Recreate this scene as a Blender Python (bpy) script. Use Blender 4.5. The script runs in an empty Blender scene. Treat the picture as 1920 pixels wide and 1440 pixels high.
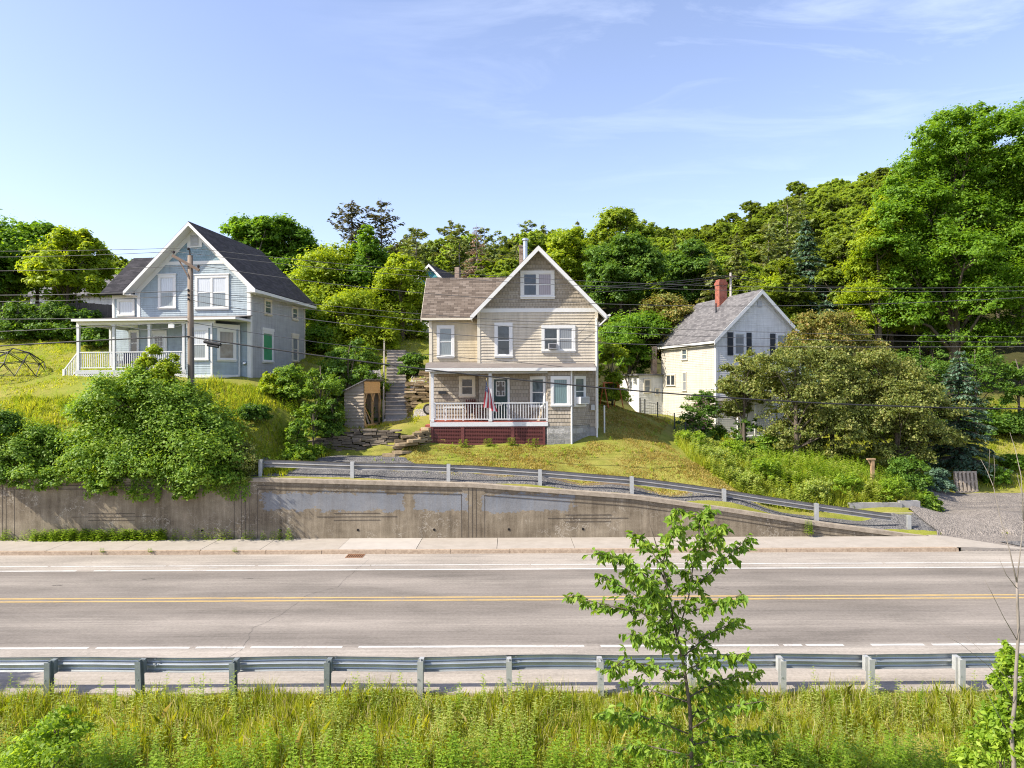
import bpy, math, random
import numpy as np
from mathutils import Vector, Matrix
R = math.radians
C = bpy.context.scene.collection
SC = bpy.context.scene

# ---------------------------------------------------------------- camera, sky, sun, exposure
EYE = 6.45          # metres above the road
FPX = 1331.0        # focal length in photo pixels (photo 1920 x 1440)
ROLL = 0.0042
cam_d = bpy.data.cameras.new('camera')
cam_d.sensor_width = 36.0
cam_d.lens = FPX / 1920 * 36
cam_d.clip_start = 0.1
cam_d.clip_end = 3000
cam = bpy.data.objects.new('camera', cam_d)
C.objects.link(cam)
cam.location = (0, 0, EYE)
cam.rotation_euler = (R(90), ROLL, 0)
SC.camera = cam

SUN_EL, SUN_AZ = 43.0, 19.0          # azimuth: degrees in front of due left (-x), towards the camera side
sdir = Vector((-math.cos(R(SUN_AZ)) * math.cos(R(SUN_EL)), -math.sin(R(SUN_AZ)) * math.cos(R(SUN_EL)), math.sin(R(SUN_EL))))
sun_d = bpy.data.lights.new('sun', 'SUN')
sun_d.energy = 4.7
sun_d.angle = R(0.55)
sun_d.color = (1.0, 0.918, 0.79)
sun = bpy.data.objects.new('sun', sun_d)
C.objects.link(sun)
sun.rotation_euler = (-sdir).to_track_quat('-Z', 'Y').to_euler()
sun.location = (-40, 0, 60)

world = bpy.data.worlds.new('World')
SC.world = world
world.use_nodes = True
wn, wl = world.node_tree.nodes, world.node_tree.links
wn.clear()
wo = wn.new('ShaderNodeOutputWorld')
wb = wn.new('ShaderNodeBackground')
wb.inputs['Strength'].default_value = 0.15
sky = wn.new('ShaderNodeTexSky')
sky.sky_type = 'NISHITA'
sky.sun_disc = False
sky.sun_elevation = R(SUN_EL)
sky.sun_rotation = math.atan2(sdir.x, sdir.y)
sky.altitude = 200
sky.air_density = 1.0
sky.dust_density = 1.3
sky.ozone_density = 3.0
# thin cirrus, laid out on a flat cloud deck
tc = wn.new('ShaderNodeTexCoord')
sep = wn.new('ShaderNodeSeparateXYZ'); wl.new(tc.outputs['Generated'], sep.inputs[0])
def wmath(op, a, b=None, clamp=False):
    n = wn.new('ShaderNodeMath'); n.operation = op; n.use_clamp = clamp
    for i, v in enumerate((a, b)):
        if v is None: continue
        if isinstance(v, (int, float)): n.inputs[i].default_value = v
        else: wl.new(v, n.inputs[i])
    return n.outputs[0]
zz = wmath('MAXIMUM', sep.outputs['Z'], 0.03)
cx_ = wmath('DIVIDE', sep.outputs['X'], zz)
cy_ = wmath('DIVIDE', sep.outputs['Y'], zz)
comb = wn.new('ShaderNodeCombineXYZ')
wl.new(cx_, comb.inputs[0]); wl.new(cy_, comb.inputs[1])
mp = wn.new('ShaderNodeMapping'); wl.new(comb.outputs[0], mp.inputs[0])
mp.inputs['Rotation'].default_value = (0, 0, R(-24))
mp.inputs['Scale'].default_value = (0.7, 1.3, 1)
mp.inputs['Location'].default_value = (1.3, 0.4, 0)
nz = wn.new('ShaderNodeTexNoise'); nz.inputs['Scale'].default_value = 1.6; nz.inputs['Detail'].default_value = 9; nz.inputs['Roughness'].default_value = 0.62
nz.inputs['Distortion'].default_value = 0.7
wl.new(mp.outputs[0], nz.inputs['Vector'])
nz2 = wn.new('ShaderNodeTexNoise'); nz2.inputs['Scale'].default_value = 0.45; nz2.inputs['Detail'].default_value = 3
mp2 = wn.new('ShaderNodeMapping'); wl.new(comb.outputs[0], mp2.inputs[0]); mp2.inputs['Location'].default_value = (3.2, 1.7, 0)
wl.new(mp2.outputs[0], nz2.inputs['Vector'])
cr1 = wn.new('ShaderNodeValToRGB'); wl.new(nz.outputs['Fac'], cr1.inputs[0])
cr1.color_ramp.elements[0].position = 0.50; cr1.color_ramp.elements[1].position = 0.98
# clouds sit mostly over the right half of the view
side = wmath('MULTIPLY_ADD', cx_, 0.42); side.node.inputs[2].default_value = 0.28; side.node.use_clamp = True
cl = wmath('MULTIPLY', cr1.outputs[0], side)
cl = wmath('MULTIPLY', cl, 0.62, True)
high = wmath('MULTIPLY_ADD', sep.outputs['Z'], 6.5); high.node.inputs[2].default_value = -1.95; high.node.use_clamp = True
high = wmath('MULTIPLY_ADD', high, 1.1); high.node.inputs[2].default_value = 0.2
cl = wmath('MULTIPLY', cl, high)
cl = wmath('MULTIPLY', cl, wmath('GREATER_THAN', sep.outputs['Z'], 0.05))
cmix = wn.new('ShaderNodeMixRGB'); wl.new(cl, cmix.inputs[0]); hsv = wn.new('ShaderNodeHueSaturation'); hsv.inputs['Saturation'].default_value = 0.9; wl.new(sky.outputs[0], hsv.inputs['Color'])
tint = wn.new('ShaderNodeMixRGB'); tint.blend_type = 'MULTIPLY'; tint.inputs[0].default_value = 1.0; tint.inputs[2].default_value = (1.05, 0.955, 0.985, 1)
wl.new(hsv.outputs[0], tint.inputs[1]); wl.new(tint.outputs[0], cmix.inputs[1])
cmix.inputs[2].default_value = (7.6, 8.0, 8.6, 1)
wl.new(cmix.outputs[0], wb.inputs['Color'])
wl.new(wb.outputs[0], wo.inputs['Surface'])

SC.view_settings.view_transform = 'Standard'
SC.view_settings.look = 'None'
SC.view_settings.gamma = 1
SC.view_settings.exposure = 0.98
SC.render.engine = 'CYCLES'
SC.cycles.max_bounces = 6
SC.cycles.diffuse_bounces = 3
SC.cycles.transmission_bounces = 3
SC.cycles.transparent_max_bounces = 6
SC.cycles.use_denoising = True
SC.cycles.denoising_prefilter = 'NONE'
SC.cycles.filter_width = 1.1

# ---------------------------------------------------------------- helpers
def px3(px, py, D):
    """the point of the place seen at photo pixel (px, py) at distance D in front of the drone"""
    yy = py - ROLL * (px - 960)
    return Vector(((px - 960) * D / FPX, D, EYE - (yy - 720) * D / FPX))

def lerp(a, b, t): return a + (b - a) * t
def vlerp(a, b, t): return Vector(a).lerp(Vector(b), t)

MATS = {}
def newmat(name):
    m = bpy.data.materials.new(name); m.use_nodes = True
    MATS[name] = m
    return m, m.node_tree.nodes, m.node_tree.links, m.node_tree.nodes['Principled BSDF']

def ramp(nodes, links, fac, stops):
    cr = nodes.new('ShaderNodeValToRGB')
    links.new(fac, cr.inputs[0])
    els = cr.color_ramp.elements
    while len(els) < len(stops): els.new(0.5)
    for e, (p, c) in zip(els, stops):
        e.position = p
        e.color = (c[0], c[1], c[2], 1) if hasattr(c, '__len__') else (c, c, c, 1)
    return cr.outputs[0]

def noise(nodes, links, vec, scale, detail=4, rough=0.55, dist=0.0):
    n = nodes.new('ShaderNodeTexNoise')
    n.inputs['Scale'].default_value = scale; n.inputs['Detail'].default_value = detail
    n.inputs['Roughness'].default_value = rough; n.inputs['Distortion'].default_value = dist
    if vec is not None: links.new(vec, n.inputs['Vector'])
    return n.outputs['Fac']

def coord(nodes, links, kind='Object', scale=(1, 1, 1), rot=(0, 0, 0)):
    t = nodes.new('ShaderNodeTexCoord')
    if scale == (1, 1, 1) and rot == (0, 0, 0): return t.outputs[kind]
    m = nodes.new('ShaderNodeMapping'); m.inputs['Scale'].default_value = scale; m.inputs['Rotation'].default_value = rot
    links.new(t.outputs[kind], m.inputs[0])
    return m.outputs[0]

def mth(nodes, links, op, a, b=None, c=None, clamp=False):
    n = nodes.new('ShaderNodeMath'); n.operation = op; n.use_clamp = clamp
    for i, v in enumerate((a, b, c)):
        if v is None: continue
        if isinstance(v, (int, float)): n.inputs[i].default_value = v
        else: links.new(v, n.inputs[i])
    return n.outputs[0]

def mixc(nodes, links, fac, a, b, mode='MIX'):
    n = nodes.new('ShaderNodeMixRGB'); n.blend_type = mode
    for i, v in enumerate((fac, a, b)):
        if isinstance(v, (int, float)): n.inputs[i].default_value = v
        elif isinstance(v, (tuple, list)): n.inputs[i].default_value = (v[0], v[1], v[2], 1)
        else: links.new(v, n.inputs[i])
    return n.outputs[0]

def bump(nodes, links, b, h, strength=0.4, dist=0.02):
    n = nodes.new('ShaderNodeBump'); n.inputs['Strength'].default_value = strength; n.inputs['Distance'].default_value = dist
    links.new(h, n.inputs['Height']); links.new(n.outputs[0], b.inputs['Normal'])

def spec(b, v):
    k = 'Specular IOR Level' if 'Specular IOR Level' in b.inputs else 'Specular'
    b.inputs[k].default_value = v

def plain(name, col, rough=0.6, var=0.18, scale=3.0, metal=0.0, sp=0.4, fine=60.0, bmp=0.0, stretch=(1, 1, 1), kind='Object'):
    """a surface with gentle uneven wear"""
    m, n, l, b = newmat(name)
    v = coord(n, l, kind, stretch)
    f1 = noise(n, l, v, scale, 5, 0.6)
    f2 = noise(n, l, v, fine, 3, 0.6)
    f = mth(n, l, 'MULTIPLY_ADD', f2, 0.35, mth(n, l, 'MULTIPLY', f1, 0.65))
    d = tuple(max(0, c * (1 - var)) for c in col); u = tuple(min(1, c * (1 + var)) for c in col)
    l.new(ramp(n, l, f, [(0.3, d), (0.7, u)]), b.inputs['Base Color'])
    b.inputs['Roughness'].default_value = rough; b.inputs['Metallic'].default_value = metal
    spec(b, sp)
    if bmp: bump(n, l, b, f, bmp, 0.02)
    return m

def glassy(name, col, rough=0.06, curtain=0.0, ccol=(0.5, 0.5, 0.48)):
    """a window pane; curtain > 0 shows pale blinds or curtains behind it"""
    m, n, l, b = newmat(name)
    v = coord(n, l, 'Object')
    if curtain:
        w = n.new('ShaderNodeTexWave'); w.inputs['Scale'].default_value = 3.0; w.inputs['Distortion'].default_value = 2.5; w.inputs['Detail'].default_value = 2
        l.new(v, w.inputs['Vector'])
        f = mth(n, l, 'MULTIPLY', w.outputs['Fac'], 0.5)
        f = mth(n, l, 'ADD', f, noise(n, l, v, 1.3, 3))
        l.new(ramp(n, l, f, [(0.2, tuple(c * 0.62 for c in ccol)), (0.9, ccol)]), b.inputs['Base Color'])
    else:
        f = noise(n, l, v, 1.7, 3, 0.6, 1.0)
        l.new(ramp(n, l, f, [(0.35, col), (0.75, tuple(min(1, c * 2.6 + 0.01) for c in col))]), b.inputs['Base Color'])
    b.inputs['Roughness'].default_value = rough
    spec(b, 0.8)
    # old panes are never quite flat
    bump(n, l, b, noise(n, l, v, 1.1, 2), 0.08, 0.05)
    return m

class MB:
    """collects shapes and links them as ONE mesh object; uv in metres per face"""
    def __init__(s): s.v, s.f, s.mi = [], [], []
    def poly(s, pts, mi=0):
        i = len(s.v); s.v.extend(tuple(p) for p in pts); s.f.append(tuple(range(i, i + len(pts)))); s.mi.append(mi)
    def hexa(s, p, mi=0):
        """8 points: bottom ring 0-3 then top ring 4-7"""
        i = len(s.v); s.v.extend(tuple(q) for q in p)
        for f in ((3, 2, 1, 0), (4, 5, 6, 7), (0, 1, 5, 4), (1, 2, 6, 5), (2, 3, 7, 6), (3, 0, 4, 7)):
            s.f.append(tuple(i + k for k in f)); s.mi.append(mi)
    def box(s, x0, x1, y0, y1, z0, z1, mi=0):
        s.hexa([(x0, y0, z0), (x1, y0, z0), (x1, y1, z0), (x0, y1, z0), (x0, y0, z1), (x1, y0, z1), (x1, y1, z1), (x0, y1, z1)], mi)
    def beam(s, a, b, w, h, mi=0, up=(0, 0, 1)):
        a, b = Vector(a), Vector(b); d = (b - a).normalized(); up = Vector(up)
        if abs(d.dot(up)) > 0.98: up = Vector((0, 1, 0))
        sx = d.cross(up).normalized() * w / 2; sz = sx.cross(d).normalized() * h / 2
        s.hexa([a - sx - sz, a + sx - sz, b + sx - sz, b - sx - sz, a - sx + sz, a + sx + sz, b + sx + sz, b - sx + sz], mi)
    def prism(s, pts, d, mi=0):
        """polygon pts (planar, any orientation) pushed along d"""
        pts = [Vector(p) for p in pts]; d = Vector(d); n = len(pts); i = len(s.v)
        nrm = Vector((0, 0, 0))
        for k in range(1, n - 1): nrm += (pts[k] - pts[0]).cross(pts[k + 1] - pts[0])
        if nrm.dot(d) > 0: pts.reverse()
        s.v.extend(tuple(p) for p in pts); s.v.extend(tuple(p + d) for p in pts)
        s.f.append(tuple(range(i, i + n))); s.mi.append(mi)
        s.f.append(tuple(range(i + 2 * n - 1, i + n - 1, -1))); s.mi.append(mi)
        for k in range(n):
            j = (k + 1) % n
            s.f.append((i + j, i + k, i + n + k, i + n + j)); s.mi.append(mi)
    def tube(s, pts, r, n=8, mi=0, cap=True):
        pts = [Vector(p) for p in pts]
        rs = r if hasattr(r, '__len__') else [r] * len(pts)
        base = len(s.v); ref = None
        for k, p in enumerate(pts):
            d = (pts[min(k + 1, len(pts) - 1)] - pts[max(k - 1, 0)])
            d = d.normalized() if d.length > 1e-9 else Vector((0, 0, 1))
            if ref is None:
                ref = Vector((1, 0, 0)) if abs(d.x) < 0.8 else Vector((0, 1, 0))
            u = (ref - d * ref.dot(d)).normalized(); w = d.cross(u); ref = u
            for q in range(n):
                a = 2 * math.pi * q / n
                s.v.append(tuple(p + (u * math.cos(a) + w * math.sin(a)) * rs[k]))
        for k in range(len(pts) - 1):
            for q in range(n):
                a, b = base + k * n + q, base + k * n + (q + 1) % n
                s.f.append((a, b, b + n, a + n)); s.mi.append(mi)
        if cap:
            s.f.append(tuple(base + q for q in range(n - 1, -1, -1))); s.mi.append(mi)
            e = base + (len(pts) - 1) * n
            s.f.append(tuple(e + q for q in range(n))); s.mi.append(mi)
    def lathe(s, prof, n=12, c=(0, 0, 0), mi=0):
        base = len(s.v)
        for (r, z) in prof:
            for q in range(n):
                a = 2 * math.pi * q / n
                s.v.append((c[0] + r * math.cos(a), c[1] + r * math.sin(a), c[2] + z))
        for k in range(len(prof) - 1):
            for q in range(n):
                a, b = base + k * n + q, base + k * n + (q + 1) % n
                s.f.append((a, b, b + n, a + n)); s.mi.append(mi)
        s.f.append(tuple(base + q for q in range(n - 1, -1, -1))); s.mi.append(mi)
        e = base + (len(prof) - 1) * n
        s.f.append(tuple(e + q for q in range(n))); s.mi.append(mi)
    def build(s, name, mats, parent=None, loc=None, smooth=False):
        me = bpy.data.meshes.new(name)
        me.from_pydata(s.v, [], s.f)
        if not isinstance(mats, (list, tuple)): mats = [mats]
        for m in mats: me.materials.append(m)
        me.polygons.foreach_set('material_index', s.mi)
        if smooth: me.polygons.foreach_set('use_smooth', [True] * len(s.f))
        me.update()
        uv = me.uv_layers.new(name='UVMap')
        buf = np.zeros(len(me.loops) * 2)
        V = np.array(s.v)
        k = 0
        for p in me.polygons:
            nx, ny, nzv = p.normal
            if abs(nzv) > 0.999: u, v = (1, 0, 0), (0, 1, 0)
            else:
                L = math.hypot(nx, ny)
                u = (-ny / L, nx / L, 0)
                v = (ny * u[2] - nzv * u[1], nzv * u[0] - nx * u[2], nx * u[1] - ny * u[0])
            for vi in p.vertices:
                q = s.v[vi]
                buf[k] = q[0] * u[0] + q[1] * u[1]
                buf[k + 1] = q[0] * v[0] + q[1] * v[1] + q[2] * v[2]
                k += 2
        uv.data.foreach_set('uv', buf)
        o = bpy.data.objects.new(name, me)
        C.objects.link(o)
        if parent is not None: o.parent = parent
        if loc is not None: o.location = loc
        return o

def np_obj(name, V, sizes, idx, mat, parent=None, smooth=False):
    """mesh straight from numpy: V (n,3), polygon sizes, flat vertex indices"""
    me = bpy.data.meshes.new(name)
    V = np.asarray(V, dtype=np.float32); sizes = np.asarray(sizes, dtype=np.int32); idx = np.asarray(idx, dtype=np.int32)
    me.vertices.add(len(V)); me.vertices.foreach_set('co', V.ravel())
    me.loops.add(len(idx)); me.loops.foreach_set('vertex_index', idx)
    me.polygons.add(len(sizes))
    st = np.zeros(len(sizes), dtype=np.int32); st[1:] = np.cumsum(sizes)[:-1]
    me.polygons.foreach_set('loop_start', st)
    try: me.polygons.foreach_set('loop_total', sizes)
    except Exception: pass
    if smooth: me.polygons.foreach_set('use_smooth', np.ones(len(sizes), dtype=bool))
    me.materials.append(mat)
    me.update(calc_edges=True); me.validate()
    o = bpy.data.objects.new(name, me); C.objects.link(o)
    if parent is not None: o.parent = parent
    return o

def tag(o, label=None, cat=None, group=None, kind=None):
    if label: o['label'] = label
    if cat: o['category'] = cat
    if group: o['group'] = group
    if kind: o['kind'] = kind
    return o

def thing(name, label, cat, loc=(0, 0, 0), rz=0.0, group=None):
    o = bpy.data.objects.new(name, None); C.objects.link(o)
    o.location = loc; o.rotation_euler = (0, 0, rz)
    return tag(o, label, cat, group)

def copy_tree(o, parent=None):
    c = o.copy(); C.objects.link(c)
    if parent is not None: c.parent = parent
    for ch in o.children: copy_tree(ch, c)
    return c
# ---------------------------------------------------------------- terrain
WALL_Y = 29.2
_wt = [(-40, 2.72), (-10.3, 2.62), (-1.6, 2.36), (4.9, 1.86), (8.7, 1.33), (12.5, 0.72), (16.2, 0.22), (17.2, 0.10)]
def wall_top(x):
    return float(np.interp(x, [a for a, b in _wt], [b for a, b in _wt]))

_cp = []
def cp(px, py, D): p = px3(px, py, D); _cp.append((p.x, p.y, p.z))
for xx in (-34, -28, -22, -17, -13, -9, -5, -1, 3, 7, 11, 15): _cp.append((xx, 29.4, wall_top(xx) - 0.04))
for xx in (-9.5, -5, -1, 3, 7, 11, 15): _cp.append((xx, 31.0, wall_top(xx) + 0.06))
for xx in (18.5, 22, 26, 34): _cp.append((xx, 29.4, 0.14))
for xx in (19, 22, 26, 34): _cp.append((xx, 33.0, 0.30))
# left bank and its lawn
for a in ((-200, 715, 37), (0, 722, 36.2), (120, 722, 35.6), (250, 722, 35.2), (400, 722, 35.2), (470, 716, 36.5),
          (0, 800, 32.6), (150, 800, 32.4), (300, 800, 32.2), (450, 806, 32.2), (540, 800, 33.2), (560, 740, 37),
          (0, 665, 41.5), (100, 668, 41), (-200, 660, 42), (0, 640, 45), (100, 637, 45), (0, 622, 50), (150, 622, 50), (-250, 615, 50),
          (300, 690, 40), (450, 690, 42), (560, 660, 46), (610, 655, 48)): cp(*a)
# yard beside the tan house
for a in ((600, 852, 33.4), (680, 850, 34.3), (620, 812, 35.0), (740, 812, 35.0), (700, 798, 37), (780, 790, 37), (760, 781, 38.4),
          (735, 720, 42.4), (735, 690, 44.6), (735, 655, 47.5), (790, 712, 41.5), (700, 640, 50), (800, 640, 50)): cp(*a)
# lawn of the tan house
for a in ((810, 834, 34.8), (920, 836, 34.8), (1020, 838, 34.7), (1120, 824, 35.6), (1130, 790, 38.5), (1190, 780, 41), (1150, 765, 43),
          (760, 862, 32.8), (880, 862, 32.9), (1000, 864, 32.8), (1150, 868, 33), (1230, 848, 34.5), (1280, 880, 32.4), (1340, 905, 31.2),
          (1000, 880, 31.4), (1150, 900, 31.0), (940, 740, 45), (1040, 720, 47)): cp(*a)
# around the white house and its thicket
for a in ((1240, 779, 50), (1200, 781, 52), (1240, 780, 54), (1165, 772, 51), (1230, 790, 46), (1290, 812, 42), (1340, 850, 41), (1420, 842, 42.5), (1560, 858, 40), (1480, 880, 36), (1400, 905, 33.5), (1500, 930, 32.5),
          (1600, 940, 32.2), (1640, 928, 33.2), (1700, 915, 36), (1700, 945, 32.5), (1560, 835, 46), (1650, 820, 47), (1480, 760, 56), (1620, 770, 56),
          (1850, 940, 36), (1850, 962, 32), (1810, 936, 37), (1800, 890, 39.5), (1900, 858, 42), (1900, 800, 48), (2100, 800, 48), (1880, 905, 39), (2150, 900, 38), (1900, 740, 56), (2100, 720, 60)): cp(*a)
# wooded hill
for a in ((-300, 598, 62), (100, 612, 60), (400, 625, 60), (700, 632, 60), (900, 655, 62), (1050, 655, 62), (1250, 665, 64), (1450, 660, 70), (1650, 660, 72), (1900, 610, 74), (2200, 600, 74),
          (-400, 585, 100), (100, 597, 100), (400, 600, 100), (700, 598, 95), (900, 595, 95), (1100, 590, 95), (1300, 570, 95), (1500, 525, 95), (1700, 490, 100), (1900, 470, 100), (2300, 440, 100),
          (-600, 575, 150), (0, 585, 150), (300, 584, 150), (600, 580, 150), (900, 562, 150), (1100, 552, 150), (1300, 512, 150), (1450, 464, 150), (1600, 424, 150), (1750, 396, 150), (1900, 366, 150), (2400, 300, 150)): cp(*a)
_A = np.array(_cp)
def _phi(r2): return 0.5 * r2 * np.log(r2 + 1e-9)
def _warp(x, y): return np.asarray(x) / 10.0, np.asarray(y) / 10.0
_X, _Y = _warp(_A[:, 0], _A[:, 1])
_n = len(_A)
_K = _phi((_X[:, None] - _X[None]) ** 2 + (_Y[:, None] - _Y[None]) ** 2) + np.eye(_n) * 0.004
_P = np.stack([np.ones(_n), _X, _Y], 1)
_M = np.block([[_K, _P], [_P.T, np.zeros((3, 3))]])
_TW = np.linalg.solve(_M, np.concatenate([_A[:, 2], np.zeros(3)]))
def hill_z(x, y):
    x = np.atleast_1d(np.asarray(x, dtype=float)); y = np.atleast_1d(np.asarray(y, dtype=float))
    yc = np.clip(y, 29.3, 152.0)
    X, Y = _warp(np.clip(x, -110, 150), yc)
    out = np.zeros(len(X))
    for i in range(0, len(X), 20000):
        a, b = X[i:i + 20000], Y[i:i + 20000]
        out[i:i + 20000] = _phi((a[:, None] - _X[None]) ** 2 + (b[:, None] - _Y[None]) ** 2) @ _TW[:_n] + _TW[_n] + _TW[_n + 1] * a + _TW[_n + 2] * b
    return out
def bank_z(y):
    return np.interp(y, [-30, 0, 4, 8, 11, 13, 14.3, 14.75, 15.0], [-6.0, -4.2, -3.0, -1.75, -0.95, -0.45, -0.15, -0.06, -0.03])
STAIR = (px3(742, 781, 38.6).x, px3(743, 655, 47.2).x, px3(742, 781, 38.6).z, px3(743, 655, 47.2).z)
def ground_z(x, y):
    x = np.atleast_1d(np.asarray(x, dtype=float)); y = np.atleast_1d(np.asarray(y, dtype=float))
    front = np.where(y < 15.0, bank_z(y), -0.03)
    h = hill_z(x, y)
    h = h + 0.05 * np.sin(x * 1.7 + y * 0.6) * np.sin(y * 1.3 - x * 0.4) * np.clip((y - 31) / 4, 0, 1)
    # the gravel lane is level up to the dark stone wall; the yard steps up behind it
    sm = lambda a, b_, q: np.clip((q - a) / (b_ - a), 0, 1) ** 2 * (3 - 2 * np.clip((q - a) / (b_ - a), 0, 1))
    w = sm(-11.6, -10.2, x) * (1 - sm(-5.9, -4.9, x)) * (1 - sm(34.55, 34.75, y)) * (y > 29.4)
    lane = np.interp(y, [29.4, 34.6], [0, 1]); lane = np.interp(x, [a for a, b in _wt], [b for a, b in _wt]) * (1 - lane) + 3.08 * lane
    h = h * (1 - w) + lane * w
    # the outdoor stairs are cut into the slope
    t = np.clip((y - 38.6) / 8.6, 0, 1); xs_ = STAIR[0] + (STAIR[1] - STAIR[0]) * t; zs_ = STAIR[2] + (STAIR[3] - STAIR[2]) * t
    k = (np.abs(x - xs_) < 1.0) & (y > 38.0) & (y < 47.4)
    h = np.where(k, np.minimum(h, zs_ - .12), h)
    # level floor under the wood shed
    k = (x > -9.3) & (x < -6.95) & (y > 36.0) & (y < 40.2)
    h = np.where(k, np.minimum(h, 4.22), h)
    return np.where(y < 29.45, front, h)
def gz(x, y): return float(ground_z([x], [y])[0])

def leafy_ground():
    m, n, l, b = newmat('ground_turf')
    v = coord(n, l, 'Object')
    big = noise(n, l, v, 0.22, 4, 0.6)
    mid = noise(n, l, v, 1.6, 5, 0.65)
    fine = noise(n, l, v, 22, 4, 0.7)
    f = mth(n, l, 'ADD', mth(n, l, 'MULTIPLY', mid, 0.5), mth(n, l, 'MULTIPLY', fine, 0.5))
    green = ramp(n, l, f, [(0.3, (0.10, 0.135, 0.016)), (0.5, (0.18, 0.20, 0.03)), (0.72, (0.28, 0.27, 0.06))])
    dry = ramp(n, l, f, [(0.3, (0.17, 0.15, 0.035)), (0.55, (0.28, 0.23, 0.07)), (0.75, (0.37, 0.30, 0.12))])
    col = mixc(n, l, ramp(n, l, big, [(0.42, 0.0), (0.66, 0.75)]), green, dry)
    # under the trees of the hill the floor is leaf litter
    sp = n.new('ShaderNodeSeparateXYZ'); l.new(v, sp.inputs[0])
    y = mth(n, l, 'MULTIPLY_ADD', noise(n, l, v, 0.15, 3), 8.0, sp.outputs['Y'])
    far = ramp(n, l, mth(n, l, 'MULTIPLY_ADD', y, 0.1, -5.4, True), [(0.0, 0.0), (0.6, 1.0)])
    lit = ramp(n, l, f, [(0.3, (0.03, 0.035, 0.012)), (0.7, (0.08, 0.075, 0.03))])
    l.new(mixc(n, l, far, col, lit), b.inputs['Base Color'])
    b.inputs['Roughness'].default_value = 0.95; spec(b, 0.1)
    bump(n, l, b, f, 0.7, 0.06)
    return m
M_turf = leafy_ground()

def axis(*segs):
    out = []
    for a, b, st in segs:
        k = max(1, int(round((b - a) / st)))
        out += [a + (b - a) * i / k for i in range(k)]
    return out + [segs[-1][1]]
gx = axis((-400, -140, 26), (-140, -45, 6), (-45, -24, 1.4), (-24, 26, 0.4), (26, 50, 1.4), (50, 150, 6), (150, 500, 35))
gy = axis((-30, 6, 4), (6, 15, 0.35), (15, 29.35, 2.9), (29.35, 29.5, 0.15), (29.5, 52, 0.4), (52, 80, 1.5), (80, 160, 4), (160, 700, 60))
GX, GY = np.meshgrid(gx, gy)
GZ = ground_z(GX.ravel(), GY.ravel())
GV = np.stack([GX.ravel(), GY.ravel(), GZ], 1)
nx_, ny_ = len(gx), len(gy)
ii = (np.arange(ny_ - 1)[:, None] * nx_ + np.arange(nx_ - 1)[None]).ravel()
gi = np.stack([ii, ii + 1, ii + nx_ + 1, ii + nx_], 1).ravel()
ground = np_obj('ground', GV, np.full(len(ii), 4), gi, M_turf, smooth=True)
tag(ground, kind='structure')

# ---------------------------------------------------------------- road
def asphalt():
    m, n, l, b = newmat('road_asphalt')
    v = coord(n, l, 'Object')
    sp = n.new('ShaderNodeSeparateXYZ'); l.new(v, sp.inputs[0])
    wob = mth(n, l, 'MULTIPLY_ADD', noise(n, l, coord(n, l, 'Object', (0.05, 0.6, 1)), 1.0, 3), 0.5, -0.25)
    y = mth(n, l, 'ADD', sp.outputs['Y'], wob)
    t = mth(n, l, 'MULTIPLY_ADD', y, 1 / 13.0, -14.7 / 13.0, True)     # 14.7 .. 27.7
    def q(yy): return (yy - 14.7) / 13.0
    sh, da, li = (0.295, 0.266, 0.23), (0.172, 0.153, 0.133), (0.23, 0.206, 0.178)
    base = ramp(n, l, t, [(0.0, (0.30, 0.265, 0.222)), (q(17.2), sh), (q(17.7), da), (q(18.4), da), (q(19.15), li), (q(20.05), da), (q(20.7), (0.178, 0.157, 0.134)),
                          (q(21.3), (0.18, 0.159, 0.136)), (q(21.9), da), (q(22.5), da), (q(23.15), li), (q(23.9), da), (q(24.55), (0.166, 0.146, 0.125)), (q(24.85), sh), (1.0, (0.29, 0.258, 0.218))])
    fine = noise(n, l, v, 11, 6, 0.85)
    grain = noise(n, l, coord(n, l, 'Object', (0.12, 5, 1)), 1.6, 5, 0.7)
    patch = noise(n, l, coord(n, l, 'Object', (0.25, 1, 1)), 0.7, 5, 0.6)
    k = mth(n, l, 'ADD', mth(n, l, 'MULTIPLY', fine, 0.55), mth(n, l, 'ADD', mth(n, l, 'MULTIPLY', grain, 0.35), mth(n, l, 'MULTIPLY', patch, 0.45)))
    g = ramp(n, l, k, [(0.42, 0.42), (0.66, 0.95), (0.92, 1.55)])
    blot = ramp(n, l, noise(n, l, coord(n, l, 'Object', (.35, .8, 1)), .9, 6, .7), [(.36, .86), (.48, 1.0), (.66, 1.06)])
    base = mixc(n, l, 1.0, base, blot, 'MULTIPLY')
    l.new(mixc(n, l, 1.0, base, g, 'MULTIPLY'), b.inputs['Base Color'])
    b.inputs['Roughness'].default_value = 0.9; spec(b, 0.25)
    bump(n, l, b, mth(n, l, 'ADD', fine, grain), 0.35, 0.006)
    return m
M_asph = asphalt()
def sheet(name, x0, x1, y0, y1, z, mat, nx=1, ny=1):
    b = MB()
    for i in range(nx):
        for j in range(ny):
            a0, a1 = lerp(x0, x1, i / nx), lerp(x0, x1, (i + 1) / nx)
            c0, c1 = lerp(y0, y1, j / ny), lerp(y0, y1, (j + 1) / ny)
            b.poly([(a0, c0, z), (a1, c0, z), (a1, c1, z), (a0, c1, z)])
    return tag(b.build(name, mat), kind='structure')
rb = MB()
_e = [(x, 14.86 + 0.05 * math.sin(x * 1.9) + 0.04 * math.sin(x * 4.3 + 1)) for x in np.arange(-60, 60.1, 0.5)]
for (xa, ya), (xb, yb) in zip(_e[:-1], _e[1:]):
    rb.poly([(xa, ya, 0), (xb, yb, 0), (xb, 27.1, 0), (xa, 27.1, 0)])
    rb.poly([(xa, ya, -0.12), (xb, yb, -0.12), (xb, yb, 0), (xa, ya, 0)])
tag(rb.build('road', M_asph), kind='structure')
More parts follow.
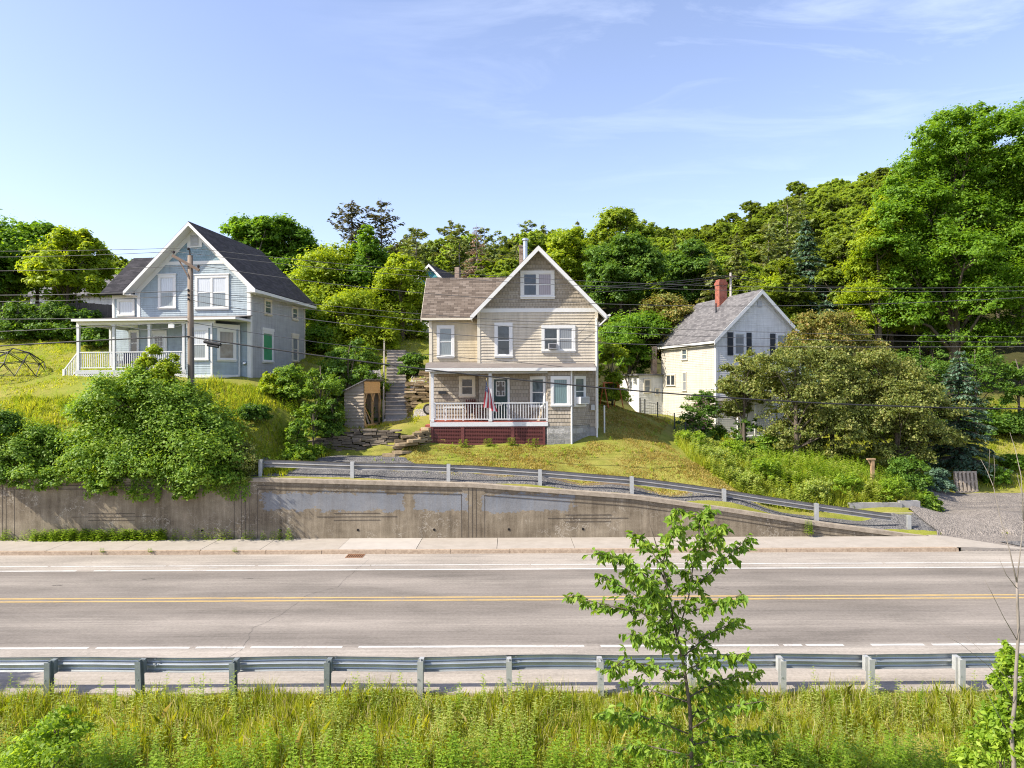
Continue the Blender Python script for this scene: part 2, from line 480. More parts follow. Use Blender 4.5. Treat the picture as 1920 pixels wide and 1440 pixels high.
for sx in (-1, 1):
    far = MB(); far.poly([(sx * 60, 14.9, 0), (sx * 400, 14.9, 0), (sx * 400, 27.1, 0), (sx * 60, 27.1, 0)])
    if sx < 0: far.f = [tuple(reversed(f)) for f in far.f]
    tag(far.build('road', M_asph), kind='structure')

def paint(name, col):
    m, n, l, b = newmat(name)
    v = coord(n, l, 'Object')
    f = noise(n, l, v, 14, 5, 0.75)
    f2 = noise(n, l, v, 1.4, 4, 0.6)
    k = mth(n, l, 'MULTIPLY_ADD', f2, 0.5, mth(n, l, 'MULTIPLY', f, 0.6))
    l.new(ramp(n, l, k, [(0.40, (0.24, 0.22, 0.2)), (0.50, tuple(c * 0.8 for c in col)), (0.7, col)]), b.inputs['Base Color'])
    b.inputs['Roughness'].default_value = 0.75
    return m
M_white = paint('road_paint_white', (0.54, 0.53, 0.50))
M_yel = paint('road_paint_yellow', (0.47, 0.33, 0.13))
rng = random.Random(5)
def stripe(y, w, mat, gaps=(), x0=-60, x1=60):
    b = MB(); x = x0
    segs = []
    for g0, g1 in gaps:
        segs.append((x, g0)); x = g1
    segs.append((x, x1))
    for a, c in segs:
        k = max(1, int((c - a) / 0.35)); xs = [lerp(a, c, i / k) for i in range(k + 1)]
        lo = [y - w / 2 + rng.uniform(-.009, .009) for _ in xs]; hi = [y + w / 2 + rng.uniform(-.009, .009) for _ in xs]
        for i in range(k):
            b.poly([(xs[i], lo[i], 0.004), (xs[i + 1], lo[i + 1], 0.004), (xs[i + 1], hi[i + 1], 0.004), (xs[i], hi[i], 0.004)])
    return tag(b.build('road_marking', mat), kind='structure')
stripe(24.72, 0.13, M_white, [(-15.2, -14.6)])
stripe(25.35, 0.10, M_white, [(-16.6, -16.5), (-12.4, -12.3), (-9.2, -9.1), (-5.1, -5.05), (0.6, 0.65), (4.4, 4.5), (13.2, 13.3)])
stripe(21.50, 0.12, M_yel)
stripe(21.20, 0.12, M_yel)
stripe(17.45, 0.12, M_white, [(-10.45, -10.25), (-7.95, -7.8), (-6.6, -6.45), (-4.2, -3.8), (1.75, 2.15), (6.52, 6.65), (7.1, 7.2), (8.12, 8.8), (10.1, 10.3), (14.4, 14.5)])
# short stray dashes on the shoulders
sb = MB()
for (x, y, L, w, a) in ((-10.9, 16.5, 0.5, 0.035, 0.5), (-10.4, 16.75, 0.35, 0.03, 0.5), (-4.35, 16.8, 0.12, 0.05, 0.3), (2.3, 16.6, 0.35, 0.04, 0.6), (2.45, 16.8, 0.2, 0.03, 0.5), (-11.4, 25.0, 0.55, 0.05, 0.25), (-10.6, 25.12, 0.3, 0.03, 0.2)):
    d = Vector((math.cos(a), math.sin(a), 0)); e = Vector((-d.y, d.x, 0)) * w / 2; c = Vector((x, y, 0.004))
    sb.poly([c - d * L / 2 - e, c + d * L / 2 - e, c + d * L / 2 + e, c - d * L / 2 + e])
tag(sb.build('road_marking', M_white), kind='structure')
M_crack = plain('crack_sealant', (0.06, 0.055, 0.05), 0.9, 0.3, 8)
cb = MB()
def crack(pts, w=0.009):
    pts2 = []
    for (xa, ya), (xb, yb) in zip(pts[:-1], pts[1:]):
        for t in np.linspace(0, 1, 9)[:-1]:
            pts2.append((lerp(xa, xb, t) + rng.uniform(-.04, .04), lerp(ya, yb, t) + rng.uniform(-.03, .03)))
    for (xa, ya), (xb, yb) in zip(pts2[:-1], pts2[1:]):
        d = Vector((xb - xa, yb - ya, 0)).normalized(); e = Vector((-d.y, d.x, 0)) * w * rng.uniform(.3, .7)
        a, c = Vector((xa, ya, 0.003)), Vector((xb, yb, 0.003))
        cb.poly([a - e, c - e, c + e, a + e])
crack([(-7.0, 16.2), (-6.6, 17.4), (-6.9, 18.8), (-6.5, 20.0), (-6.3, 21.8), (-5.6, 22.6), (-5.5, 24.4), (-5.3, 26.4)])
crack([(-12.3, 23.6), (-11.9, 23.7)], 0.05); crack([(-14.9, 22.9), (-14.5, 23.0)], 0.05); crack([(-9.0, 23.6), (-8.6, 23.7)], 0.04)
crack([(6.4, 22.4), (6.8, 22.1)], 0.02)
tag(cb.build('road_crack', M_crack), kind='structure')

# kerb and pavement
def concrete(name, lo, hi, rough=0.9, scale=2.0):
    m, n, l, b = newmat(name)
    v = coord(n, l, 'Object')
    f = mth(n, l, 'ADD', mth(n, l, 'MULTIPLY', noise(n, l, v, scale, 6, 0.65), 0.6), mth(n, l, 'MULTIPLY', noise(n, l, v, 45, 3, 0.7), 0.4))
    l.new(ramp(n, l, f, [(0.32, lo), (0.68, hi)]), b.inputs['Base Color'])
    b.inputs['Roughness'].default_value = rough; spec(b, 0.2)
    bump(n, l, b, f, 0.4, 0.01)
    return m
M_walk = concrete('pavement_concrete', (0.27, 0.242, 0.205), (0.37, 0.335, 0.29))
M_walk2 = concrete('pavement_concrete_new', (0.33, 0.305, 0.27), (0.41, 0.38, 0.34))
M_kerb = concrete('kerb_granite', (0.2, 0.145, 0.1), (0.44, 0.35, 0.26), scale=9)
M_joint = plain('joint_dirt', (0.12, 0.11, 0.09), 0.95)
pv = MB(); x = -60.0
joints = []
while x < 17.0:
    w = rng.choice([2.9, 3.0, 3.1, 2.3]) if x > -30 else 6.0
    x2 = min(x + w, 17.2)
    new = (-8.2 < x < -5.0)
    pv.box(x, x2 - 0.02, 27.22, WALL_Y - 0.003, -0.02, 0.13 + rng.uniform(-.004, .004), 1 if new else 0)
    x = x2
pv.box(-60, 17.2, 27.22, WALL_Y - 0.003, -0.02, 0.112, 2)
# the pavement dips and ends where the driveway comes in
pv.prism([(17.2, 27.22, 0.13), (17.2, WALL_Y + 0.3, 0.13), (19.4, WALL_Y + 0.1, 0.03), (20.0, 27.3, 0.012)], (0, 0, -0.15), 0)
tag(pv.build('pavement', [M_walk, M_walk2, M_joint]), kind='structure')
kb = MB(); x = -60.0
while x < 16.9:
    w = rng.uniform(1.8, 2.6); x2 = min(x + w, 17.0)
    if not (-9.0 < x2 and x < -6.2) or True:
        h = 0.135 + rng.uniform(-.012, .01); o = rng.uniform(-.012, .012)
        kb.hexa([(x, 27.02 + o, -.05), (x2 - .015, 27.02 + o, -.05), (x2 - .015, 27.216, -.05), (x, 27.216, -.05),
                 (x, 27.05 + o, h), (x2 - .015, 27.05 + o + rng.uniform(-.01, .01), h + rng.uniform(-.01, .01)), (x2 - .015, 27.216, h), (x, 27.216, h)])
    x = x2
tag(kb.build('kerb', M_kerb), kind='structure')

# storm drain
M_rust = plain('rusted_iron', (0.24, 0.12, 0.06), 0.85, 0.4, 9, 0.3)
gr = MB(); g0, g1, gy0, gy1 = -6.25, -5.6, 26.45, 26.98
gr.box(g0, g1, gy0, gy0 + .05, 0.001, 0.012); gr.box(g0, g1, gy1 - .05, gy1, 0.001, 0.012)
for i in range(9):
    xx = lerp(g0, g1 - .04, i / 8); gr.box(xx, xx + .04, gy0 + .05, gy1 - .05, 0.001, 0.011)
gro = gr.build('storm_drain', M_rust)
tag(gro, 'rusty iron storm drain grate set in the road at the kerb', 'drain')
dk = MB(); dk.poly([(g0 + .04, gy0 + .05, 0.0009), (g1, gy0 + .05, 0.0009), (g1, gy1 - .05, 0.0009), (g0 + .04, gy1 - .05, 0.0009)])
dk.v = [(a, b_, 0.0035) for a, b_, c in dk.v]
dk.build('drain_opening', plain('drain_dark', (0.015, 0.013, 0.012), 1.0), gro)

# gravel lane behind the wall, and the paved drive at the right
def gravel(name, lo, mid, hi):
    m, n, l, b = newmat(name)
    v = coord(n, l, 'Object')
    vo = n.new('ShaderNodeTexVoronoi'); vo.inputs['Scale'].default_value = 16; l.new(v, vo.inputs['Vector'])
    f = mth(n, l, 'ADD', mth(n, l, 'MULTIPLY', vo.outputs['Color'], 0.5), mth(n, l, 'MULTIPLY', noise(n, l, v, 1.2, 5, 0.6), 0.5))
    l.new(ramp(n, l, f, [(0.25, lo), (0.5, mid), (0.8, hi)]), b.inputs['Base Color'])
    b.inputs['Roughness'].default_value = 0.95; spec(b, 0.15)
    bump(n, l, b, vo.outputs['Distance'], 0.9, 0.04)
    return m
M_grav = gravel('driveway_gravel', (0.065, 0.065, 0.067), (0.125, 0.122, 0.12), (0.21, 0.20, 0.185))
M_drive = gravel('driveway_worn', (0.13, 0.117, 0.105), (0.19, 0.17, 0.15), (0.28, 0.25, 0.22))
def drape(name, rows, mat, lift=0.02, nu=60, nv=8, jit=0.1, seed=1):
    """a sheet laid over the terrain between two edges; rows: list of ((x,y) near edge, (x,y) far edge)"""
    rg = random.Random(seed)
    t = np.linspace(0, 1, len(rows))
    A = np.array([r[0] for r in rows], dtype=float); B = np.array([r[1] for r in rows], dtype=float)
    u = np.linspace(0, 1, nu)
    ax, ay = np.interp(u, t, A[:, 0]), np.interp(u, t, A[:, 1]); bx, by = np.interp(u, t, B[:, 0]), np.interp(u, t, B[:, 1])
    jb = np.array([rg.uniform(-jit, jit) for _ in range(nu)]); jb = np.convolve(jb, np.ones(5) / 3.2, 'same'); ja = np.array([rg.uniform(-jit, jit) * 0.2 for _ in range(nu)])
    V = []
    for j in range(nv):
        s = j / (nv - 1)
        X = ax + (bx - ax) * s; Y = (ay + ja) + (by + jb - ay - ja) * s
        Z = ground_z(X, Y) + lift
        if j in (0, nv - 1): Z = Z - lift * 1.5
        V.append(np.stack([X, Y, Z], 1))
    V = np.concatenate(V)
    i0 = (np.arange(nv - 1)[:, None] * nu + np.arange(nu - 1)[None]).ravel()
    o = np_obj(name, V, np.full(len(i0), 4), np.stack([i0, i0 + 1, i0 + nu + 1, i0 + nu], 1).ravel(), mat, smooth=True)
    return tag(o, kind='structure')
drape('driveway', [((-11, 29.62), (-11, 31.6)), ((-9.8, 29.62), (-9.6, 33.4)), ((-8.4, 29.62), (-8.4, 34.45)), ((-6.6, 29.62), (-6.0, 34.4)), ((-5.4, 29.62), (-5.0, 33.2)), ((-4, 29.62), (-4, 31.9)),
                   ((-1, 29.62), (-1, 31.2)), ((3, 29.62), (3, 30.45)), ((8, 29.62), (8, 30.5)), ((13, 29.62), (13, 30.7)), ((16, 29.62), (16, 31.0)), ((17.6, 29.55), (17.6, 31.2)), ((19.6, 29.5), (19.8, 32.0))], M_grav, 0.05, 140, 12, 0.16)
M_soil = plain('bare_soil', (0.13, 0.095, 0.06), 0.98, 0.4, 5, bmp=.5)
drape('soil', [((-5.2, 31.9), (-5.2, 32.05)), ((-3, 31.15), (-3, 31.5)), ((0, 30.85), (0, 31.3)), ((3, 30.5), (3, 30.85)), ((6, 30.4), (6, 30.7)), ((8.6, 30.45), (8.6, 30.6))], M_soil, 0.045, 90, 4, .12, 3)
drape('driveway', [((17.6, 29.2), (17.5, 31.4)), ((19.5, 28.9), (19.8, 33.8)), ((21, 28.9), (21.2, 36.8)), ((23.5, 28.9), (23.8, 37.2)), ((27, 28.9), (28, 36.5)), ((36, 28.9), (38, 35.5))], M_drive, 0.11, 110, 26, 0.15)
ap = MB()
ap.poly([(17.2, 27.1, 0.006), (60, 27.1, 0.006), (60, 30.4, 0.33), (18.6, 30.4, 0.30), (17.0, 29.66, 0.16), (17.2, 29.3, 0.1)])
tag(ap.build('driveway', M_drive), kind='structure')
ct = MB()
ct.poly([(20.0, 27.35, 0.03), (23.2, 27.6, 0.045), (22.8, 28.5, 0.11), (19.4, 28.3, 0.1)])
tag(ct.build('driveway', M_grav), kind='structure')

# ---------------------------------------------------------------- concrete retaining wall
def wall_mat():
    m, n, l, b = newmat('retaining_wall_concrete')
    v = coord(n, l, 'Object')
    sp = n.new('ShaderNodeSeparateXYZ'); l.new(v, sp.inputs[0])
    x, z = sp.outputs['X'], sp.outputs['Z']
    big = noise(n, l, coord(n, l, 'Object', (0.5, 1, 0.9)), 0.9, 6, 0.65)
    streak = noise(n, l, coord(n, l, 'Object', (2.6, 1, 0.22)), 1.6, 5, 0.7)
    fine = noise(n, l, v, 30, 4, 0.7)
    f = mth(n, l, 'ADD', mth(n, l, 'MULTIPLY', big, 0.45), mth(n, l, 'ADD', mth(n, l, 'MULTIPLY', streak, 0.35), mth(n, l, 'MULTIPLY', fine, 0.2)))
    col = ramp(n, l, f, [(0.35, (0.06, 0.047, 0.033)), (0.45, (0.15, 0.122, 0.085)), (0.56, (0.245, 0.205, 0.147)), (0.68, (0.38, 0.325, 0.24))])
    # pale mineral veins
    vo = n.new('ShaderNodeTexVoronoi'); vo.feature = 'DISTANCE_TO_EDGE'; vo.inputs['Scale'].default_value = 2.4
    wob = n.new('ShaderNodeVectorMath'); wob.operation = 'ADD'
    nn = n.new('ShaderNodeTexNoise'); nn.inputs['Scale'].default_value = 3.0; nn.inputs['Detail'].default_value = 4; l.new(v, nn.inputs['Vector'])
    l.new(v, wob.inputs[0]); l.new(nn.outputs['Color'], wob.inputs[1]); l.new(wob.outputs[0], vo.inputs['Vector'])
    vein = ramp(n, l, vo.outputs['Distance'], [(0.0, 0.75), (0.035, 0.0)])
    gate = ramp(n, l, noise(n, l, v, 0.8, 3), [(0.5, 0.0), (0.62, 1.0)])
    col = mixc(n, l, mth(n, l, 'MULTIPLY', vein, gate), col, (0.46, 0.42, 0.35))
    # rolled-on blue grey paint over old graffiti, a band with ragged edges
    rag = mth(n, l, 'MULTIPLY_ADD', noise(n, l, coord(n, l, 'Object', (0.9, 1, 1.3)), 1.7, 7, 0.72), 1.7, -0.85)
    zc = mth(n, l, 'ABSOLUTE', mth(n, l, 'ADD', mth(n, l, 'MULTIPLY_ADD', x, 0.012, z), -1.55))
    band = mth(n, l, 'LESS_THAN', mth(n, l, 'ADD', zc, mth(n, l, 'MULTIPLY', rag, 0.62)), 0.36)
    lx = mth(n, l, 'GREATER_THAN', mth(n, l, 'ADD', x, rag), -10.35)
    rx = mth(n, l, 'LESS_THAN', mth(n, l, 'ADD', x, mth(n, l, 'MULTIPLY', rag, 1.6)), 2.5)
    def gap(c, w): return mth(n, l, 'GREATER_THAN', mth(n, l, 'ABSOLUTE', mth(n, l, 'ADD', mth(n, l, 'ADD', x, mth(n, l, 'MULTIPLY', rag, 0.8)), -c)), w)
    mk = band
    for q in (lx, rx, gap(-4.25, 0.22), gap(-1.55, 0.30)): mk = mth(n, l, 'MULTIPLY', mk, q)
    pcol = ramp(n, l, mth(n, l, 'ADD', mth(n, l, 'MULTIPLY', big, 0.6), mth(n, l, 'MULTIPLY', fine, 0.4)), [(0.3, (0.13, 0.145, 0.165)), (0.55, (0.20, 0.215, 0.235)), (0.75, (0.30, 0.31, 0.32))])
    col = mixc(n, l, mth(n, l, 'MULTIPLY', mk, mth(n, l, 'MULTIPLY_ADD', streak, 0.8, 0.42, True)), col, pcol)
    l.new(col, b.inputs['Base Color'])
    b.inputs['Roughness'].default_value = 0.92; spec(b, 0.2)
    bump(n, l, b, mth(n, l, 'ADD', fine, big), 0.5, 0.015)
    return m
M_wall = wall_mat()
M_groove = plain('wall_groove_grime_shade', (0.075, 0.062, 0.048), 0.95, 0.3, 6)  # proud strips, darkened for groove dirt and for the shade of a recess
M_cap = concrete('wall_coping_concrete', (0.17, 0.14, 0.105), (0.40, 0.345, 0.27), scale=4)
wall = thing('retaining_wall', 'long stained concrete retaining wall with blue grey painted patches', 'wall', (0, WALL_Y, 0))
b = MB()
xs = [x for x in np.arange(-44, 17.21, 0.4)]
for xa, xb in zip(xs[:-1], xs[1:]):
    za, zb = max(wall_top(xa) - 0.16, 0.02), max(wall_top(xb) - 0.16, 0.02)
    b.hexa([(xa, 0, -.1), (xb, 0, -.1), (xb, .36, -.1), (xa, .36, -.1), (xa, 0.02, za), (xb, 0.02, zb), (xb, .36, zb), (xa, .36, za)])
def groove(x0, z0, x1, z1, w=0.02):
    d = 0.022; w *= .8
    if abs(x1 - x0) < 1e-6:
        s0 = 0.02 * z0 / 2.6; s1 = 0.02 * z1 / 2.6
        b.hexa([(x0 - w / 2, s0 - .004, z0), (x0 + w / 2, s0 - .004, z0), (x0 + w / 2, d + .01, z0), (x0 - w / 2, d + .01, z0),
                (x0 - w / 2, s1 - .004, z1), (x0 + w / 2, s1 - .004, z1), (x0 + w / 2, d + .01, z1), (x0 - w / 2, d + .01, z1)], 1)
    else:
        k = max(1, int((x1 - x0) / 0.8))
        for i in range(k):
            a0, a1 = lerp(x0, x1, i / k), lerp(x0, x1, (i + 1) / k); c0, c1 = (z0(a0), z0(a1)) if callable(z0) else (lerp(z0, z1, i / k), lerp(z0, z1, (i + 1) / k))
            b.hexa([(a0, -.003, c0 - w / 2), (a1, -.003, c1 - w / 2), (a1, d, c1 - w / 2), (a0, d, c0 - w / 2), (a0, -.003, c0 + w / 2), (a1, -.003, c1 + w / 2), (a1, d, c1 + w / 2), (a0, d, c0 + w / 2)], 1)
for cxj in (-21.0, -11.0, -1.65, 7.9):
    for o in (-0.45, -0.16, 0.0, 0.16, 0.5):
        top = wall_top(cxj + o) - (0.18 if abs(o) < 0.3 else 0.45)
        if cxj == 7.9 and abs(o) > 0.1: continue
        groove(cxj + o, 0.15, cxj + o, top, 0.022 if o else 0.03)
for a, c in ((-20.5, -11.45), (-10.5, -2.1), (-1.15, 7.6), (8.3, 15.2)):
    groove(a, lambda q: wall_top(q) - 0.30, c, None, 0.022)
    groove(a, lambda q: wall_top(q) - 0.45, c, None, 0.02)
for c, z in ((-16.5, 1.05), (-6.4, 1.02), (3.1, 0.92)):
    groove(c - 0.95, z + .14, c + 0.95, z + .14, .022); groove(c - 1.65, z, c + 1.65, z, .022); groove(c - 0.95, z - .14, c + 0.95, z - .14, .022)
groove(11.2, .62, 11.6, .62, .02); groove(10.9, .5, 12.6, .5, .02); groove(11.2, .4, 11.6, .4, .02)
b.build('wall_body', [M_wall, M_groove], wall)
c = MB()
for xa, xb in zip(xs[:-1], xs[1:]):
    za, zb = wall_top(xa), wall_top(xb)
    c.hexa([(xa, -.035, za - .155), (xb, -.035, zb - .155), (xb, .42, zb - .155), (xa, .42, za - .155), (xa, -.03, za), (xb, -.03, zb), (xb, .42, zb), (xa, .42, za)])
c.build('coping', M_cap, wall)
M_hole = plain('drain_hole_dark', (0.01, 0.009, 0.008), 1.0)
for px in (378, 525, 670, 813, 953, 1092, 235):
    p = px3(px, 998, WALL_Y)
    h = MB(); h.tube([(p.x, -0.012, .47), (p.x, 0.03, .47)], 0.052, 12)
    h.build('drain_hole', M_hole, wall)

# ---------------------------------------------------------------- guard rails
M_galv = plain('galvanised_steel', (0.40, 0.43, 0.45), 0.42, 0.2, 2.0, 0.75, 0.5, 40)
M_galv2 = plain('weathered_steel_post', (0.22, 0.25, 0.25), 0.6, 0.28, 5.0, 0.5, 0.4, 50)
M_galvb = plain('dull_galvanised_steel', (0.27, 0.265, 0.255), 0.6, 0.25, 2.0, 0.3, 0.5, 40)
M_conc2 = plain('post_galvanised', (0.42, 0.43, 0.42), 0.6, 0.15, 5, 0.4)
_W = [(0.0, 0.155), (0.015, 0.150), (0.075, 0.118), (0.083, 0.10), (0.083, 0.062), (0.075, 0.045), (0.008, 0.018), (0.0, 0.0)]
WPROF = _W + [(d, -z) for d, z in reversed(_W[:-1])]
def w_rail(bm, path, face):
    """corrugated beam along path (centre line of the back), corrugations bulging to face (+1 = +y)"""
    pts = [(face * d, z) for d, z in WPROF]
    th = 0.006
    for (p, q) in zip(path[:-1], path[1:]):
        for (d0, z0), (d1, z1) in zip(pts[:-1], pts[1:]):
            A, B = Vector(p), Vector(q)
            bm.poly([A + Vector((0, d0, z0)), B + Vector((0, d0, z0)), B + Vector((0, d1, z1)), A + Vector((0, d1, z1))])
            o = Vector((0, -face * th, 0))
            bm.poly([A + Vector((0, d1, z1)) + o, B + Vector((0, d1, z1)) + o, B + Vector((0, d0, z0)) + o, A + Vector((0, d0, z0)) + o])
    for e in (path[0], path[-1]):
        for (d0, z0), (d1, z1) in zip(pts[:-1], pts[1:]):
            A = Vector(e); o = Vector((0, -face * th, 0))
            bm.poly([A + Vector((0, d0, z0)), A + Vector((0, d1, z1)), A + Vector((0, d1, z1)) + o, A + Vector((0, d0, z0)) + o])
def i_post(bm, x, y, z0, z1, w=0.10, d=0.16, lean=(0, 0), mi=0):
    lx, ly = lean
    def bx(a0, a1, b0, b1):
        bm.hexa([(x + a0, y + b0, z0), (x + a1, y + b0, z0), (x + a1, y + b1, z0), (x + a0, y + b1, z0),
                 (x + a0 + lx, y + b0 + ly, z1), (x + a1 + lx, y + b0 + ly, z1), (x + a1 + lx, y + b1 + ly, z1), (x + a0 + lx, y + b1 + ly, z1)], mi)
    bx(-w / 2, w / 2, -d / 2, -d / 2 + .012); bx(-w / 2, w / 2, d / 2 - .012, d / 2); bx(-.006, .006, -d / 2 + .012, d / 2 - .012)
rail = thing('guard_rail', 'galvanised steel guard rail on closely spaced posts along the near road edge', 'guard rail', (0, 15.0, 0))
b = MB(); path = []
for x in np.arange(-46, 46.1, 0.6):
    path.append((x, 0.02 + 0.015 * math.sin(x * .9) + rng.uniform(-.006, .006), 0.55 + rng.uniform(-.004, .004) + 0.014 * math.sin(x * 1.3 + 1) + 0.01 * math.sin(x * 0.37)))
w_rail(b, path, 1)
for x in np.arange(-22.9, 24, 3.81):     # lapped joints with their bolts
    c = 0.02 + 0.015 * math.sin(x * .9); z = 0.55 + 0.014 * math.sin(x * 1.3 + 1) + 0.01 * math.sin(x * 0.37)
    w_rail(b, [(x - .16, c - .010, z), (x + .16, c - .010, z)], 1)
    for dx in (-.1, .1):
        for dz in (-.13, -.03, .03, .13): b.tube([(x + dx, c - .034, z + dz), (x + dx, c + .05, z + dz)], .014, 6)
b.build('rail', M_galv, rail)
pxs = [-80, 92, 265, 438, 612, 786, 953, 1124, 1293, 1462, 1627, 1795, 1965]
for i, px in enumerate(pxs):
    q = px3(px, 1260, 14.85)
    lean = (rng.uniform(-.02, .02) + (-.05 if px == 265 else 0), rng.uniform(-.03, .01))
    p_ = MB(); i_post(p_, q.x, -0.21, -.6, 0.70 + rng.uniform(-.02, .02), 0.115, 0.16, lean)
    po = p_.build('post', M_galv2 if px < 700 else M_conc2, rail)
    k = MB(); k.box(q.x - .05 + lean[0], q.x + .05 + lean[0], -.12, .012, .40, .69)
    k.build('spacer_block', M_galv2 if px < 700 else M_conc2, po)
    for dz in (.1,):
        t_ = MB(); t_.tube([(q.x - .03, -.30 + lean[1], .35), (q.x - .03, -.285 + lean[1], .35)], .014, 6); t_.build('bolt', M_galv, po)
rail2 = thing('guard_rail', 'grey steel guard rail sloping down along the top of the concrete wall', 'guard rail', (0, WALL_Y + 0.62, 0))
b = MB(); path = []
for x in np.arange(-10.45, 16.5, 0.6): path.append((x, 0.02, wall_top(x) + 0.53 + .01 * math.sin(x * 1.1)))
w_rail(b, path, 1)
b.build('rail', M_galvb, rail2)
for px in (488, 660, 840, 1012, 1184, 1357, 1530, 1703):
    q = px3(px, 900, WALL_Y + 0.5)
    p_ = MB(); i_post(p_, q.x, -0.11, wall_top(q.x) - .1, wall_top(q.x) + 0.72, 0.15, 0.14, (rng.uniform(-.01, .01), 0))
    p_.build('post', M_conc2, rail2)
# ---------------------------------------------------------------- houses: shared pieces
class Fr:
    """a vertical wall plane: origin o, u along the wall, n outward; pt(u, z, d)"""
    def __init__(s, o, u, n): s.o, s.u, s.n = Vector(o), Vector(u).normalized(), Vector(n).normalized()
    def pt(s, u, z, d=0.0): return s.o + s.u * u + s.n * d + Vector((0, 0, z))
    def box(s, b, u0, u1, z0, z1, d0, d1, mi=0):
        P = [s.pt(u0, z0, d1), s.pt(u1, z0, d1), s.pt(u1, z0, d0), s.pt(u0, z0, d0), s.pt(u0, z1, d1), s.pt(u1, z1, d1), s.pt(u1, z1, d0), s.pt(u0, z1, d0)]
        if s.u.cross(Vector((0, 0, 1))).dot(s.n) < 0: P = [P[1], P[0], P[3], P[2], P[5], P[4], P[7], P[6]]
        b.hexa(P, mi)

def clip_band(poly, za, zb):
    """convex polygon of (u, z) cut to za <= z <= zb"""
    def cut(pts, z, keep_above):
        out = []
        for i, p in enumerate(pts):
            q = pts[(i + 1) % len(pts)]
            ip = (p[1] >= z - 1e-9) if keep_above else (p[1] <= z + 1e-9)
            iq = (q[1] >= z - 1e-9) if keep_above else (q[1] <= z + 1e-9)
            if ip: out.append(p)
            if ip != iq:
                t = (z - p[1]) / (q[1] - p[1]); out.append((p[0] + (q[0] - p[0]) * t, z))
        return out
    r = cut(poly, za, True)
    return cut(r, zb, False) if len(r) > 2 else r

def siding(b, F, poly, course, lap, mi=0, z0=None):
    """lapped boards: every course leans out at its lower edge"""
    zs = [p[1] for p in poly]; lo, hi = min(zs), max(zs)
    z = lo if z0 is None else z0
    flip = F.u.cross(Vector((0, 0, 1))).dot(F.n) > 0      # n points along u x z reversed -> orientation
    while z < hi - 1e-4:
        r = clip_band(poly, max(z, lo), min(z + course, hi))
        if len(r) > 2:
            P = [F.pt(u, zz, 0.003 + lap * (1 - (zz - z) / course)) for u, zz in r]
            nrm = Vector((0, 0, 0))
            for k in range(1, len(P) - 1): nrm += (P[k] - P[0]).cross(P[k + 1] - P[0])
            if nrm.dot(F.n) < 0: P.reverse()
            b.poly(P, mi)
            us = [u for u, zz in r if abs(zz - max(z, lo)) < 1e-6]
            if len(us) >= 2 and z > lo - 1e-6:
                u0, u1 = min(us), max(us); zz = max(z, lo)
                Q = [F.pt(u0, zz, 0.0), F.pt(u1, zz, 0.0), F.pt(u1, zz, 0.003 + lap), F.pt(u0, zz, 0.003 + lap)]
                if (Q[1] - Q[0]).cross(Q[2] - Q[0]).z > 0: Q.reverse()
                b.poly(Q, mi)
        z += course

def window(parent, F, u0, u1, z0, z1, glass, trim, casing=0.11, lights=1, split=0.5, sash=None, sill=True, label=None, head=0.0, lower=None):
    """casing + sashes + panes, standing just proud of the siding"""
    sash = sash or trim
    b = MB(); c = casing
    F.box(b, u0, u0 + c, z0 + c, z1 - c, 0, .07); F.box(b, u1 - c, u1, z0 + c, z1 - c, 0, .07)
    F.box(b, u0, u1, z1 - c, z1, 0, .075); F.box(b, u0, u1, z0, z0 + c, 0, .073)
    if sill: F.box(b, u0 - .03, u1 + .03, z0 + c * .45, z0 + c * .8, .073, .11)
    if head: F.box(b, u0 - .04, u1 + .04, z1, z1 + head, 0, .10)
    o = b.build('window', trim, parent)
    if label: o['label'] = label
    g = MB(); s = MB(); w = (u1 - u0 - 2 * c); lw = w / lights
    for k in range(lights):
        a0 = u0 + c + lw * k; a1 = a0 + lw; zm = lerp(z0 + c, z1 - c, split)
        if k: F.box(s, a0 - .045, a0 + .045, z0 + c, z1 - c, 0, .064); a0 += .045
        if k < lights - 1: a1 -= .045
        r = .035
        F.box(s, a0, a0 + r, z0 + c, z1 - c, .02, .05); F.box(s, a1 - r, a1, z0 + c, z1 - c, .02, .05)
        F.box(s, a0 + r, a1 - r, z0 + c, z0 + c + r * 1.3, .02, .05); F.box(s, a0 + r, a1 - r, z1 - c - r, z1 - c, .02, .052)
        if split: F.box(s, a0 + r, a1 - r, zm - r * .6, zm + r * .6, .02, .054)
        gl = glass[k % len(glass)] if isinstance(glass, (list, tuple)) else glass
        parts = [(z0 + c + r * 1.3, z1 - c - r, gl)] if not (lower and split) else [(zm + .001, z1 - c - r, gl), (z0 + c + r * 1.3, zm - .001, lower)]
        for za, zb_, g_ in parts:
            gm = MB(); F.box(gm, a0 + r, a1 - r, za, zb_, .004, .037); gm.build('pane', g_, o)
    s.build('sash', sash, o)
    return o

def roof_slab(b, ridge0, ridge1, eave1, eave0, th=0.12, mi=0):
    """a roof plane as a slab with thickness"""
    P = [Vector(p) for p in (ridge0, ridge1, eave1, eave0)]
    n = (P[1] - P[0]).cross(P[2] - P[0]).normalized()
    if n.z < 0: n = -n
    b.prism(P, -n * th, mi)

